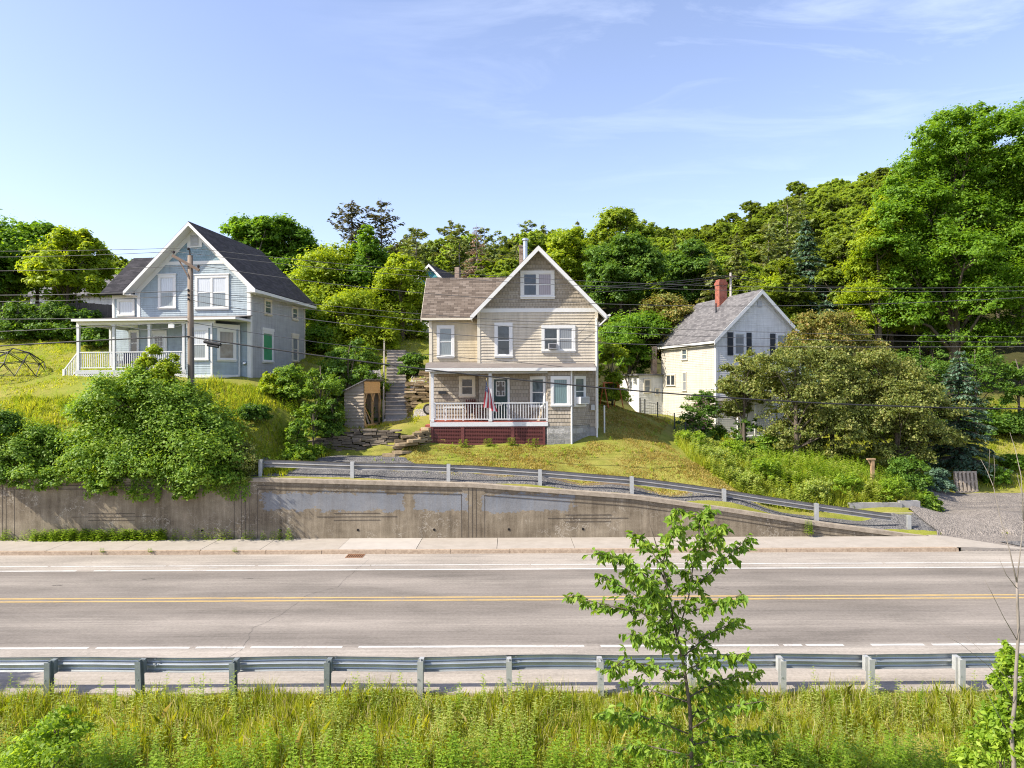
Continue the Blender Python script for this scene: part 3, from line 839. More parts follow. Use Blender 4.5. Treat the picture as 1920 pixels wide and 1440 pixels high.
def shingles(name, cols, scale=1.0, bh=0.14, bw=0.32, mort=(0.02, 0.02, 0.02), stain=0.25):
    m, n, l, b = newmat(name)
    uvn = n.new('ShaderNodeTexCoord'); v = uvn.outputs['UV']
    br = n.new('ShaderNodeTexBrick'); l.new(v, br.inputs['Vector'])
    br.inputs['Scale'].default_value = 1.0; br.inputs['Brick Width'].default_value = bw; br.inputs['Row Height'].default_value = bh
    br.inputs['Mortar Size'].default_value = 0.006; br.inputs['Mortar Smooth'].default_value = 0.2; br.inputs['Bias'].default_value = 0.0
    br.offset = 0.5
    br.inputs['Color1'].default_value = (0, 0, 0, 1); br.inputs['Color2'].default_value = (1, 1, 1, 1); br.inputs['Mortar'].default_value = (0.3, 0.3, 0.3, 1)
    f = mth(n, l, 'MULTIPLY_ADD', br.outputs['Color'], 0.42, mth(n, l, 'MULTIPLY', noise(n, l, v, 40, 3, 0.7), 0.35))
    f = mth(n, l, 'ADD', f, mth(n, l, 'MULTIPLY', noise(n, l, v, 0.55, 5, 0.65), stain))
    c = ramp(n, l, f, [(0.25, cols[0]), (0.5, cols[1]), (0.85, cols[2])])
    c = mixc(n, l, mth(n, l, 'MULTIPLY', br.outputs['Fac'], 0.75), c, mort)
    l.new(c, b.inputs['Base Color'])
    b.inputs['Roughness'].default_value = 0.92; spec(b, 0.2)
    # each course overlaps the one below: a sawtooth up the slope
    sp = n.new('ShaderNodeSeparateXYZ'); l.new(v, sp.inputs[0])
    saw = mth(n, l, 'FRACT', mth(n, l, 'DIVIDE', sp.outputs['Y'], bh))
    h = mth(n, l, 'SUBTRACT', mth(n, l, 'MULTIPLY', br.outputs['Color'], 0.25), saw)
    h = mth(n, l, 'SUBTRACT', h, mth(n, l, 'MULTIPLY', br.outputs['Fac'], 0.4))
    bump(n, l, b, h, 0.55, 0.02)
    return m

def brickmat(name, c1, c2, mort, bw=0.2, bh=0.067):
    m, n, l, b = newmat(name)
    uvn = n.new('ShaderNodeTexCoord'); v = uvn.outputs['UV']
    br = n.new('ShaderNodeTexBrick'); l.new(v, br.inputs['Vector'])
    br.inputs['Scale'].default_value = 1.0; br.inputs['Brick Width'].default_value = bw; br.inputs['Row Height'].default_value = bh; br.inputs['Mortar Size'].default_value = 0.007
    for k, c in (('Color1', c1), ('Color2', c2), ('Mortar', mort)): br.inputs[k].default_value = (*c, 1)
    c = mixc(n, l, 1.0, br.outputs['Color'], ramp(n, l, noise(n, l, v, 3, 5), [(0.3, 0.6), (0.7, 1.2)]), 'MULTIPLY')
    l.new(c, b.inputs['Base Color']); b.inputs['Roughness'].default_value = 0.9
    bump(n, l, b, br.outputs['Fac'], -0.5, 0.01)
    return m

def stone(name, lo, hi, bw=0.7, bh=0.3, mort=(0.3, 0.29, 0.27)):
    m, n, l, b = newmat(name)
    uvn = n.new('ShaderNodeTexCoord'); v = uvn.outputs['UV']
    wob = n.new('ShaderNodeVectorMath'); wob.operation = 'ADD'
    nn = n.new('ShaderNodeTexNoise'); nn.inputs['Scale'].default_value = 2.0; l.new(v, nn.inputs['Vector'])
    sc = n.new('ShaderNodeVectorMath'); sc.operation = 'SCALE'; sc.inputs['Scale'].default_value = 0.12; l.new(nn.outputs['Color'], sc.inputs[0])
    l.new(v, wob.inputs[0]); l.new(sc.outputs[0], wob.inputs[1])
    br = n.new('ShaderNodeTexBrick'); l.new(wob.outputs[0], br.inputs['Vector'])
    br.inputs['Scale'].default_value = 1.0; br.inputs['Brick Width'].default_value = bw; br.inputs['Row Height'].default_value = bh; br.inputs['Mortar Size'].default_value = 0.018
    br.inputs['Color1'].default_value = (0, 0, 0, 1); br.inputs['Color2'].default_value = (1, 1, 1, 1); br.inputs['Mortar'].default_value = (.5, .5, .5, 1)
    f = mth(n, l, 'MULTIPLY_ADD', br.outputs['Color'], 0.35, mth(n, l, 'MULTIPLY', noise(n, l, v, 6, 6, 0.7), 0.65))
    c = ramp(n, l, f, [(0.25, lo), (0.75, hi)])
    c = mixc(n, l, br.outputs['Fac'], c, mort)
    l.new(c, b.inputs['Base Color']); b.inputs['Roughness'].default_value = 0.9
    h = mth(n, l, 'SUBTRACT', noise(n, l, v, 5, 6, 0.7), br.outputs['Fac'])
    bump(n, l, b, h, 0.8, 0.06)
    return m

def shake(name, cols):
    """rows of split shingles on a wall: narrow vertical joints"""
    return shingles(name, cols, 1.0, 0.19, 0.16, (0.05, 0.04, 0.03), 0.3)

def boards(name, col, var=.12):
    m = plain(name, col, 0.62, var, 1.2, stretch=(1, 1, 3), fine=9); n, l = m.node_tree.nodes, m.node_tree.links; b = n['Principled BSDF']
    src = b.inputs['Base Color'].links[0].from_socket
    st = noise(n, l, coord(n, l, 'Object', (3.2, 3.2, .35)), 1.4, 6, .7)
    dirt = ramp(n, l, st, [(.34, .80), (.55, 1.0), (.75, 1.06)])
    bd = noise(n, l, coord(n, l, 'Object', (.25, .25, 7)), 1.0, 2)
    dirt = mth(n, l, 'MULTIPLY', dirt, mth(n, l, 'MULTIPLY_ADD', bd, .24, .88))
    l.new(mixc(n, l, 1.0, src, dirt, 'MULTIPLY'), b.inputs['Base Color'])
    return m
# paints and claddings
M_tan = boards('siding_tan', (0.51, 0.455, 0.36))
M_yelsid = boards('siding_old_yellow', (0.50, 0.43, 0.30))
M_shake = shake('shake_tan', ((0.265, 0.228, 0.175), (0.33, 0.29, 0.23), (0.395, 0.35, 0.285)))
M_trim = plain('trim_white', (0.64, 0.64, 0.62), 0.5, 0.06, 2.5)
M_trim2 = plain('trim_cream', (0.62, 0.57, 0.46), 0.55, 0.08, 2.5)
M_roofb = shingles('roof_brown', ((0.075, 0.058, 0.045), (0.135, 0.108, 0.085), (0.21, 0.175, 0.145)), bh=0.16, bw=0.36)
M_roofd = shingles('roof_dark', ((0.014, 0.014, 0.017), (0.028, 0.027, 0.031), (0.055, 0.052, 0.058)), bh=0.15, bw=0.34)
M_roofg = shingles('roof_grey', ((0.075, 0.072, 0.074), (0.125, 0.12, 0.12), (0.185, 0.178, 0.175)), bh=0.16, bw=0.36, stain=0.35)
M_porchroof = plain('porch_roof_felt', (0.16, 0.14, 0.125), 0.9, 0.25, 2, bmp=0.2)
M_darkred = plain('lattice_dark_red', (0.13, 0.036, 0.032), 0.6, 0.22, 4)
M_reddeck = plain('deck_red', (0.33, 0.085, 0.06), 0.6, 0.25, 4)
M_grey = plain('paint_grey_white', (0.56, 0.57, 0.58), 0.55, 0.1, 3)
M_graydeck = plain('fascia_grey', (0.42, 0.43, 0.44), 0.55, 0.12, 3)
M_stone = stone('foundation_stone', (0.13, 0.13, 0.125), (0.46, 0.45, 0.43), 0.55, 0.27)
M_concf = concrete('foundation_concrete', (0.17, 0.165, 0.16), (0.34, 0.335, 0.33), scale=3)
M_brick = brickmat('chimney_brick', (0.34, 0.075, 0.035), (0.25, 0.05, 0.028), (0.27, 0.20, 0.16))
M_brick2 = brickmat('chimney_brick_old', (0.20, 0.12, 0.08), (0.30, 0.22, 0.17), (0.36, 0.33, 0.29))
M_blue = boards('siding_blue', (0.32, 0.385, 0.42))
M_greywall = boards('siding_grey', (0.36, 0.37, 0.375))
M_bluesh = shingles('shingle_blue', ((0.22, 0.32, 0.37), (0.27, 0.37, 0.425), (0.34, 0.43, 0.48)), bh=0.14, bw=0.14, mort=(0.1, 0.15, 0.18))
M_whitesid = boards('siding_white', (0.66, 0.65, 0.62))
M_creamsid = boards('siding_cream', (0.50, 0.468, 0.395))
M_door = plain('door_green', (0.018, 0.045, 0.042), 0.4, 0.15, 3)
M_doorw = plain('door_white', (0.62, 0.64, 0.64), 0.45, 0.06, 3)
M_shutter = plain('shutter_black', (0.018, 0.022, 0.028), 0.5, 0.2, 6)
M_metal = plain('flue_metal', (0.52, 0.55, 0.58), 0.35, 0.12, 3, 0.85)
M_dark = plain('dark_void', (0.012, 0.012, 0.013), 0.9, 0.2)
M_teal = plain('teal_paint', (0.05, 0.26, 0.30), 0.6, 0.1)
M_wood = plain('old_grey_wood', (0.34, 0.285, 0.22), 0.85, 0.25, 3, stretch=(0.4, 1, 6), bmp=0.2)
M_newwood = plain('new_lumber', (0.50, 0.33, 0.16), 0.75, 0.2, 4, stretch=(1, 1, 4))
M_plas = plain('plastic_white', (0.70, 0.70, 0.68), 0.45, 0.05)
G_dark = glassy('pane_dark', (0.012, 0.016, 0.022))
G_mid = glassy('pane_grey', (0.06, 0.075, 0.085))
G_curt = glassy('pane_blind_grey', (0, 0, 0), 0.1, 1, (0.20, 0.235, 0.25))
G_lace = glassy('pane_lace', (0, 0, 0), 0.12, 1, (0.52, 0.55, 0.58))
G_lace2 = glassy('pane_lace_dim', (0, 0, 0), 0.12, 1, (0.21, 0.225, 0.24))
G_pink = glassy('pane_pink_curtain', (0, 0, 0), 0.1, 1, (0.30, 0.25, 0.26))
G_green = glassy('pane_green_blind', (0, 0, 0), 0.2, 1, (0.05, 0.27, 0.14))
G_teal = glassy('pane_teal_blind', (0, 0, 0), 0.1, 1, (0.14, 0.22, 0.23))

def baluster_rail(parent, F, u0, u1, zb, zt, n, mat, d=0.0, name='railing', w=0.035):
    b = MB()
    F.box(b, u0, u1, zt - .05, zt, d - .045, d + .045); F.box(b, u0, u1, zb, zb + .05, d - .03, d + .03)
    for i in range(n):
        u = lerp(u0, u1, (i + .5) / n); F.box(b, u - w / 2, u + w / 2, zb + .05, zt - .05, d - w / 2, d + w / 2)
    return b.build(name, mat, parent)

def lattice(parent, F, u0, u1, z0, z1, mat, diag=False, step=0.085, d=0.0, name='lattice', bw=.034):
    b = MB()
    if not diag:
        z = z0
        while z < z1 - .02: F.box(b, u0, u1, z, min(z + bw, z1), d, d + .012); z += step * .8
        u = u0
        while u < u1 - .02: F.box(b, u, u + bw * .9, z0, z1, d - .013, d - .001); u += step
    else:
        h = z1 - z0
        for s in (1, -1):
            u = u0 - h
            while u < u1 + h:
                a0, a1 = u, u + s * h
                t0, t1 = 0.0, 1.0
                def ua(t): return a0 + (a1 - a0) * t
                lo, hi = 0.0, 1.0
                if a1 != a0:
                    ta, tb = (u0 - a0) / (a1 - a0), (u1 - a0) / (a1 - a0)
                    lo, hi = max(lo, min(ta, tb)), min(hi, max(ta, tb))
                if hi > lo + .01:
                    p, q = F.pt(ua(lo), z0 + h * lo, d + (.012 if s > 0 else 0)), F.pt(ua(hi), z0 + h * hi, d + (.012 if s > 0 else 0))
                    b.beam(p, q, .01, bw, 0, F.n.cross((q - p).normalized()))
                u += step * 1.42
    return b.build(name, mat, parent)

# ---------------------------------------------------------------- the tan house
FY = 36.0   # main gable wall
tan = thing('tan_house', 'tan house with front gable, brown shingle roof and dark red lattice below its porch', 'house', (1.3, FY, 3.5))
TX, TZ = 1.3, 3.5
def tu(px, D): return (px - 960) * D / FPX - TX
def tz(py, px, D): return px3(px, py, D).z - TZ
F0 = Fr((0, 0, 0), (1, 0, 0), (0, -1, 0))
W0, W1 = tu(897.5, FY), tu(1119.5, FY); WC = (W0 + W1) / 2
zp_main = tz(681, 1000, FY)         # porch roof meets the gable wall
z_band0, z_band1 = tz(586, 1000, FY), tz(578.5, 1000, FY)
RK = -0.66                          # rake overhang
zap = tz(459.5, 1009, FY + RK); hw = (tu(1138.5, FY + RK) - tu(883, FY + RK)) / 2; RC = (tu(1138.5, FY + RK) + tu(883, FY + RK)) / 2
zev = tz(590, 1009, FY + RK); slope = (zap - zev) / hw
DEEP = 9.0
z_eave_wall = zap - slope * (W1 - RC) - 0.16
floor_z = tz(790, 920, 35.0)
# walls: gable front in three claddings
b = MB()
ztop = zap - 0.2
def roof_at(u): return zap - slope * abs(u - RC) - 0.17
siding(b, F0, [(W0, zp_main - .35), (W1, zp_main - .35), (W1, z_band0), (W0, z_band0)], 0.145, 0.027)
b.build('wall', M_tan, tan)
b = MB()
siding(b, F0, [(W0, z_band1), (W1, z_band1), (W1, max(roof_at(W1), z_band1 + .01)), (RC, zap - .17), (W0, max(roof_at(W0), z_band1 + .01))], 0.19, 0.022)
b.build('gable_wall', M_shake, tan)
b = MB()
F0.box(b, W0 - .02, W1 + .02, z_band0, z_band1, 0, .045)
b.build('frieze_board', M_trim, tan)
b = MB(); F0.box(b, W0 - .06, W0 + .09, zp_main - .3, z_band0, .0, .04); b.build('corner_board', M_trim2, tan)
b = MB(); F0.box(b, W1 - .10, W1 + .06, -.2 + .9, z_band0, .0, .04); b.build('corner_board', M_trim2, tan)
# side walls and back
b = MB()
siding(b, Fr((W1, 0, 0), (0, 1, 0), (1, 0, 0)), [(0, .6), (DEEP, .6), (DEEP, z_eave_wall), (0, z_eave_wall)], 0.145, 0.018)
siding(b, Fr((W0, 0, 0), (0, 1, 0), (-1, 0, 0)), [(0, .6), (DEEP, .6), (DEEP, z_eave_wall), (0, z_eave_wall)], 0.145, 0.018)
siding(b, Fr((0, DEEP, 0), (1, 0, 0), (0, 1, 0)), [(W0, .6), (W1, .6), (W1, z_eave_wall), (RC, zap - .2), (W0, z_eave_wall)], 0.145, 0.018)
b.build('wall', M_tan, tan)
b = MB(); b.box(W0 + .05, W1 - .05, .08, DEEP - .05, -1.5, .9); b.build('foundation', M_concf, tan)
# main roof
b = MB()
for s in (-1, 1):
    e = hw + 0.02
    roof_slab(b, (RC, RK, zap), (RC, DEEP + .3, zap), (RC + s * e, DEEP + .3, zap - slope * e), (RC + s * e, RK, zap - slope * e), 0.10)
roof_t = b.build('roof', M_roofb, tan)
b = MB()
for s in (-1, 1):   # white rake boards and soffit
    up = Vector((0, 0, 1))
    a, c = Vector((RC + s * 0.0, RK - .02, zap - .03)), Vector((RC + s * (hw - .02), RK - .02, zap - slope * (hw - .02) - .03))
    b.prism([a, c, c - up * .25, a - up * .25], (0, .045, 0))
    b.prism([a + Vector((0, .05, -.17)), c + Vector((0, .05, -.17)), c + Vector((0, -RK - .02, -.17)), a + Vector((0, -RK - .02, -.17))], (0, 0, -.02))
    b.box(RC + s * hw - .03, RC + s * hw + .03, RK, DEEP + .3, zap - slope * hw - .2, zap - slope * hw - .02)
b.build('rake_board', M_trim, roof_t)
b = MB(); q = tu(1140, FY); b.tube([(q, RK - .05, zap - slope * hw - .05), (q + .02, RK + 2, zap - slope * hw - .07), (q, DEEP, zap - slope * hw - .07)], .06, 8)
b.tube([(q, RK + .1, zap - slope * hw - .1), (W1 + .1, -.03, zap - slope * hw - .55), (W1 + .1, -.03, z_band0 - .5)], .04, 8)
b.build('gutter', M_trim, tan)
# wing on the left
DW = FY + 0.9
V0 = tu(806, DW); zwe = tz(594.5, 850, DW - .35); zwr_y = 2.95
b = MB()
Fw = Fr((0, 0.9, 0), (1, 0, 0), (0, -1, 0))
zp_wing = tz(678, 850, DW)
siding(b, Fw, [(V0, zp_wing - .4), (W0, zp_wing - .4), (W0, zwe), (V0, zwe)], 0.145, 0.014)
siding(b, Fr((V0, .9, 0), (0, 1, 0), (-1, 0, 0)), [(0, .5), (4.2, .5), (4.2, zwe), (2.1, zwe + 2.1), (0, zwe)], 0.145, 0.018)
siding(b, Fr((0, 5.1, 0), (1, 0, 0), (0, 1, 0)), [(V0, .5), (W0, .5), (W0, zwe), (V0, zwe)], 0.145, 0.018)
b.build('wing_wall', M_yelsid, tan)
b = MB(); Fw.box(b, V0 - .03, V0 + .12, floor_z, zwe, 0, .035); b.build('corner_board', M_trim2, tan)
b = MB(); b.box(V0 + .05, W0 + .05, .95, 5.05, -1.5, .8); b.build('foundation', M_concf, tan)
b = MB()
zr = tz(519.5, 800, DW + 2.1)
sl = (zr - zwe) / 2.45
x0, x1 = V0 - .4, RC
roof_slab(b, (x0, 3.0, zr), (x1, 3.0, zr), (x1, .55, zwe), (x0, .55, zwe), .09)
roof_slab(b, (x0, 3.0, zr), (x1, 3.0, zr), (x1, 5.45, zwe), (x0, 5.45, zwe), .09)
wr = b.build('wing_roof', M_roofb, tan)
b = MB(); b.box(x0, W0 - .35, .52, .6, zwe - .13, zwe - .02)
for s in (-1, 1): b.prism([(x0 - .02, 3.0, zr - .03), (x0 - .02, 3.0 + s * 2.45, zwe - .03), (x0 - .02, 3.0 + s * 2.45, zwe - .2), (x0 - .02, 3.0, zr - .2)], (.04, 0, 0))
b.build('fascia', M_trim2, wr)
# first floor walls under the porch roof
ztop1 = zp_main - .36
b = MB()
uv0, uv1, uv2, uv3 = tu(992, FY), tu(1027, 35.02), tu(1071.5, 35.02), tu(1106, FY)
yb = -0.98
siding(b, F0, [(W0, floor_z - .2), (uv0, floor_z - .2), (uv0, ztop1), (W0, ztop1)], 0.19, 0.016)
siding(b, Fw, [(V0, floor_z - .2), (W0, floor_z - .2), (W0, ztop1 + .1), (V0, ztop1 + .1)], 0.19, 0.022)
siding(b, Fr((W0, 0, 0), (0, 1, 0), (-1, 0, 0)), [(0, floor_z - .2), (.9, floor_z - .2), (.9, ztop1), (0, ztop1)], 0.19, 0.016)
zb0 = tz(799, 1050, 35.0)
def facet(ua, ya, ub, yb_):
    d = Vector((ub - ua, yb_ - ya, 0)); n_ = Vector((d.y, -d.x, 0)).normalized()
    return Fr((ua, ya, 0), d, n_), d.length
Fl, Ll = facet(uv0, 0, uv1, yb); Ff, Lf = facet(uv1, yb, uv2, yb); Fq, Lq = facet(uv2, yb, uv3, 0)
for F, L in ((Fl, Ll), (Ff, Lf), (Fq, Lq)):
    siding(b, F, [(0, zb0), (L, zb0), (L, ztop1), (0, ztop1)], 0.19, 0.02)
siding(b, F0, [(uv3, zb0 - .1), (W1 - .08, zb0 - .1), (W1 - .08, ztop1), (uv3, ztop1)], 0.19, 0.016)
b.build('shingled_wall', M_shake, tan)
b = MB()
b.prism([(uv0 - .02, .05, zb0 - .02), (uv1 - .01, yb - .03, zb0 - .02), (uv2 + .01, yb - .03, zb0 - .02), (uv3 + .02, .05, zb0 - .02)], (0, 0, -2.2))
b.build('foundation', M_stone, tan)
b = MB(); b.prism([(uv3 - .1, .02, zb0 - .1), (W1 + .02, .02, zb0 - .1), (W1 + .02, .4, zb0 - .1), (uv3 - .1, .4, zb0 - .1)], (0, 0, -2.0)); b.build('foundation', M_concf, tan)
b = MB(); b.tube([(uv2, yb - .05, -.25), (uv2, yb - .05, ztop1 + .1)], .045, 8); b.build('downspout', M_trim, tan)
b = MB(); b.tube([(W1 - .02, -.10, -.1), (W1 - .03, -.10, ztop1 + .2), (W1 - .02, -.09, z_band0 - .3)], .045, 8); b.tube([(W1 - .02, -.10, -.1), (W1 + .07, -.3, -.22)], .045, 8); b.build('downspout', M_trim, tan)
for k, u in enumerate((uv3 - .12, uv3 + .12)):
    b = MB(); b.tube([(u, -.22 - .1 * k, -.1), (u + .22, -.06, .22)], .05, 8); b.build('vent_pipe', M_plas, tan)
b = MB(); F0.box(b, W1 - .33, W1 - .13, tz(770, 1116, FY), tz(760, 1116, FY), .02, .14); b.build('meter_box', M_graydeck, tan)
# windows
def win(px0, px1, py0, py1, D, F, parent=tan, uo=0.0, **k):
    return window(parent, F, tu(px0, D) - uo, tu(px1, D) - uo, tz(py1, (px0 + px1) / 2, D), tz(py0, (px0 + px1) / 2, D), **k)
win(976.5, 1040.5, 508, 561, FY, F0, glass=[G_dark, G_pink], trim=M_trim, casing=.16, lights=2, label='wide attic window with two sashes, the right one curtained')
win(927.5, 961.5, 605, 671, FY, F0, glass=G_dark, trim=M_trim, casing=.15)
wac = win(1015.5, 1079, 610.5, 662, FY, F0, glass=[G_dark, G_lace2], trim=M_trim, casing=.15, lights=2)
win(819.5, 852.5, 609, 671, DW, Fw, glass=G_curt, trim=M_trim, casing=.14)
win(860.5, 891.5, 704.5, 744.5, DW, Fw, glass=G_dark, trim=M_trim2, casing=.14, split=0.5)
window(tan, Fl, Ll * .1, Ll * .9, tz(766, 1010, 35.5), tz(706, 1010, 35.5), glass=G_mid, trim=M_trim, casing=.12)
window(tan, Ff, Lf * .12, Lf * .95, tz(764, 1050, 35), tz(706, 1050, 35), glass=G_teal, trim=M_trim, casing=.14, split=0)
wbay = window(tan, Fq, Lq * .1, Lq * .72, tz(763.5, 1090, 35.5), tz(706, 1090, 35.5), glass=G_mid, trim=M_trim, casing=.11)
# front door, deep green, with a window of small lights
du0, du1 = tu(922, FY), tu(955.5, FY); dz1 = tz(706.5, 940, FY)
b = MB(); F0.box(b, du0, du0 + .11, floor_z, dz1, 0, .06); F0.box(b, du1 - .11, du1, floor_z, dz1, 0, .06); F0.box(b, du0, du1, dz1 - .12, dz1, 0, .065)
dr_f = b.build('door_frame', M_trim, tan)
b = MB(); F0.box(b, du0 + .11, du1 - .11, floor_z + .03, dz1 - .12, 0, .03)
for (u0, u1, z0, z1) in ((.06, .34, .12, .5), (.42, .70, .12, .5)): F0.box(b, du0 + .11 + u0, du0 + .11 + u1, floor_z + z0, floor_z + z1, .03, .038)
door = b.build('door', M_door, tan)
b = MB(); g0, g1, gz0, gz1 = du0 + .21, du1 - .22, dz1 - .98, dz1 - .2
F0.box(b, g0, g1, gz0, gz1, .026, .034); b.build('door_glass', G_dark, door)
b = MB(); w3, h3 = (g1 - g0) / 3, (gz1 - gz0) / 3
for (u0, u1, z0, z1) in ((g0, g1, gz1 - .035, gz1), (g0, g1, gz0, gz0 + .035), (g0, g0 + .035, gz0, gz1), (g1 - .035, g1, gz0, gz1)): F0.box(b, u0, u1, z0, z1, .036, .046)
for u in (g0 + w3, g0 + 2 * w3):
    F0.box(b, u - .013, u + .013, gz0 + .035, gz0 + h3, .035, .045); F0.box(b, u - .013, u + .013, gz1 - h3, gz1 - .035, .035, .045)
for z in (gz0 + h3, gz0 + 2 * h3):
    F0.box(b, g0 + .035, g0 + w3 + .013, z - .013, z + .013, .035, .0445); F0.box(b, g1 - w3 - .013, g1 - .035, z - .013, z + .013, .035, .0445)
b.build('door_muntin', M_trim, door)
b = MB(); cu = (du0 + du1) / 2; b.prism([F0.pt(cu + .11 * math.cos(a), floor_z + .83 + .085 * math.sin(a), .03) for a in np.linspace(0, 2 * math.pi, 20)[:-1]], F0.n * .015); b.build('door_plaque', M_trim2, door)
b = MB(); b.lathe([(.015, 0), (.03, .02), (.03, .045), (.012, .06)], 10, (0, 0, 0)); hnd = b.build('handle', plain('brass_dull', (.35, .25, .1), .35, .1, 3, .8), door); hnd.location = F0.pt(du0 + .17, floor_z + .95, .03); hnd.rotation_euler = (R(90), 0, 0)
# porch: deck, lattice, posts, rails, roof
PF = -1.0   # porch front plane, local y
Fp = Fr((0, PF, 0), (1, 0, 0), (0, -1, 0))
p0, p1 = tu(808, 35), tu(1027, 35)
b = MB()
b.prism([(p0, PF + .02, floor_z), (p1 - .03, PF + .02, floor_z), (uv0, -.02, floor_z), (W0 - .02, -.02, floor_z), (W0 - .02, .88, floor_z), (p0, .88, floor_z)], (0, 0, -.06))
b.build('porch_deck', M_reddeck, tan)
zf1 = floor_z - .03; zf0 = tz(799, 920, 35)
b = MB(); Fp.box(b, p0 - .05, p1, zf0, zf1, -.03, .035); b.box(p0 - .05, p0 - .01, PF + .03, .9, zf0, zf1); b.build('deck_fascia', M_grey, tan)
zl0 = tz(831, 920, 35)
b = MB(); Fp.box(b, p0, p1 - .12, zl0 - .3, zl0 - .0, -.04, .0)
us = [tu(808, 35), tu(863.5, 35), tu(957, 35), tu(1018, 35)]
for u, w in zip(us, (.10, .17, .18, .1)): Fp.box(b, u, u + w, zl0 - .2, zf0 - .005, -.02, .02)
Fp.box(b, p0, p1 - .15, zf0 - .06, zf0 - .005, -.03, .012)
b.build('skirt_frame', M_darkred, tan)
for u0, u1 in ((us[0] + .1, us[1]), (us[1] + .17, us[2]), (us[2] + .18, us[3])):
    lattice(tan, Fp, u0, u1, zl0, zf0 - .06, M_darkred, False, .085, -.012)
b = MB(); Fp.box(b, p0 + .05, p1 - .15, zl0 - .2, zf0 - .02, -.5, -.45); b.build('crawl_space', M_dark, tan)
zbm = tz(700, 920, 35)
for px, w in ((810.3, .14), (919, .15), (1025.5, .09)):
    b = MB(); u = tu(px, 35); Fp.box(b, u - w / 2, u + w / 2, floor_z, zbm if px < 1000 else floor_z + .98, -.12, .0); Fp.box(b, u - w / 2 - .02, u + w / 2 + .02, floor_z, floor_z + .12, -.13, .012) if px < 1000 else None
    b.build('porch_post', M_grey, tan)
zt = tz(754.5, 920, 35)
baluster_rail(tan, Fp, tu(813.5, 35), tu(915.5, 35), floor_z + .09, zt, 20, M_grey, -.06)
baluster_rail(tan, Fp, tu(922.5, 35), tu(1024, 35), floor_z + .09, zt, 20, M_grey, -.06)
baluster_rail(tan, Fr((p0 + .06, 0, 0), (0, 1, 0), (-1, 0, 0)), PF + .12, .3, floor_z + .09, zt, 9, M_grey, 0)
e0, e1 = tu(797.5, 34.75), tu(1117.5, 34.75); zfa1 = tz(689.2, 960, 34.75); zfa0 = tz(695.6, 960, 34.75)
b = MB()
b.prism([(e0, PF - .28, zfa1), (e1, PF - .28, zfa1), (e1, .02, zp_main + .0), (W0 - .02, .02, zp_main), (W0 - .02, .92, zp_wing), (V0, .92, zp_wing)][:3] + [(e1 - .02, 0.0, zp_main), (W0, 0.0, zp_main), (V0 - .1, 0.0, zp_main)], (0, 0, -.05))
b.prism([(V0 - .1, 0.0, zp_main), (W0, 0.0, zp_main), (W0, .9, zp_wing), (V0 - .02, .9, zp_wing)], (0, 0, -.05))
pr_ = b.build('porch_roof', M_porchroof, tan)
b = MB(); b.box(e0, e1, PF - .30, PF - .25, zfa0, zfa1 - .012); b.box(e0, e0 + .04, PF - .25, .9, zfa0, zfa1 - .015); b.box(e1 - .04, e1, PF - .25, 0, zfa0, zfa1 - .015); b.build('fascia', M_trim, pr_)
b = MB(); Fp.box(b, tu(808, 35) - .05, tu(1027, 35), zbm, zfa0 - .01, -.14, .0); b.box(p0 - .05, p0 + .09, PF + .15, .9, zbm, zfa0 - .01); b.build('porch_beam', M_graydeck, tan)
b = MB(); b.poly([(e0 + .06, PF - .24, zfa0 + .03), (e0 + .06, .9, zfa0 + .06), (e1 - .06, .9, zfa0 + .06), (e1 - .06, PF - .24, zfa0 + .03)]); b.build('porch_ceiling', M_trim2, tan)
# red side steps
b = MB()
for k in range(3): b.box(p0 - .1 - .28 * (k + 1), p0 - .06 - .28 * k, -.3, .75, -.3, floor_z - .2 * (k + 1))
b.build('side_step', M_reddeck, tan)
# chimneys
b = MB(); uc, yc = tu(986, 41), 5.0
b.tube([(uc, yc, zap - 1.8), (uc, yc, tz(452, 986, 41))], .13, 14); b.lathe([(.17, 0), (.2, .03), (.2, .10), (.1, .16)], 14, (uc, yc, tz(452, 986, 41)))
b.lathe([(.15, 0), (.15, .05)], 14, (uc, yc, tz(452, 986, 41) - .35))
b.build('flue_pipe', M_metal, tan)
b = MB(); uc = tu(981, 41.6); b.box(uc - .2, uc + .18, 5.4, 5.9, zap - 2, tz(464, 981, 41.6)); b.box(uc - .24, uc + .22, 5.36, 5.94, tz(464, 981, 41.6) , tz(464, 981, 41.6) + .1); b.build('chimney', M_brick2, tan)
# door mailbox on the wing wall
b = MB(); u = tu(831, DW); z = tz(735, 831, DW); Fw.box(b, u - .24, u + .18, z - .06, z + .05, .02, .16); b.build('mailbox', M_shutter, tan)

# things on and about the porch (each stands by itself)
def ac_unit(label, F, u0, u1, z0, z1, dep, root_loc):
    t = thing('air_conditioner', label, 'air conditioner', root_loc, 0)
    b = MB(); F.box(b, u0, u1, z0, z1, .03, dep); F.box(b, u0 + .02, u1 - .02, z0 - .02, z0, .06, dep - .03); b.build('case', M_acc, t)
    b = MB(); n_ = 7
    for i in range(n_):
        z = lerp(z0 + .04, z1 - .05, i / (n_ - 1)); F.box(b, u0 + .04, u1 - .04, z, z + .015, dep, dep + .008)
    b.build('grille', M_dark, t)
    return t
M_acc = plain('ac_case', (0.33, 0.33, 0.34), 0.5, 0.1)
ac_unit('grey air conditioner in the upper two sash window, casting a long shadow', F0, tu(1028, FY), tu(1044, FY), tz(655, 1036, FY), tz(645, 1036, FY), .42, tan.location)
M_acc = plain('ac_case_white', (0.72, 0.72, 0.70), 0.45, 0.06)
ac_unit('white air conditioner in the bay window above the stone foundation', Fq, Lq * .2, Lq * .68, tz(757.5, 1090, 35.5), tz(745, 1090, 35.5), .34, tan.location)

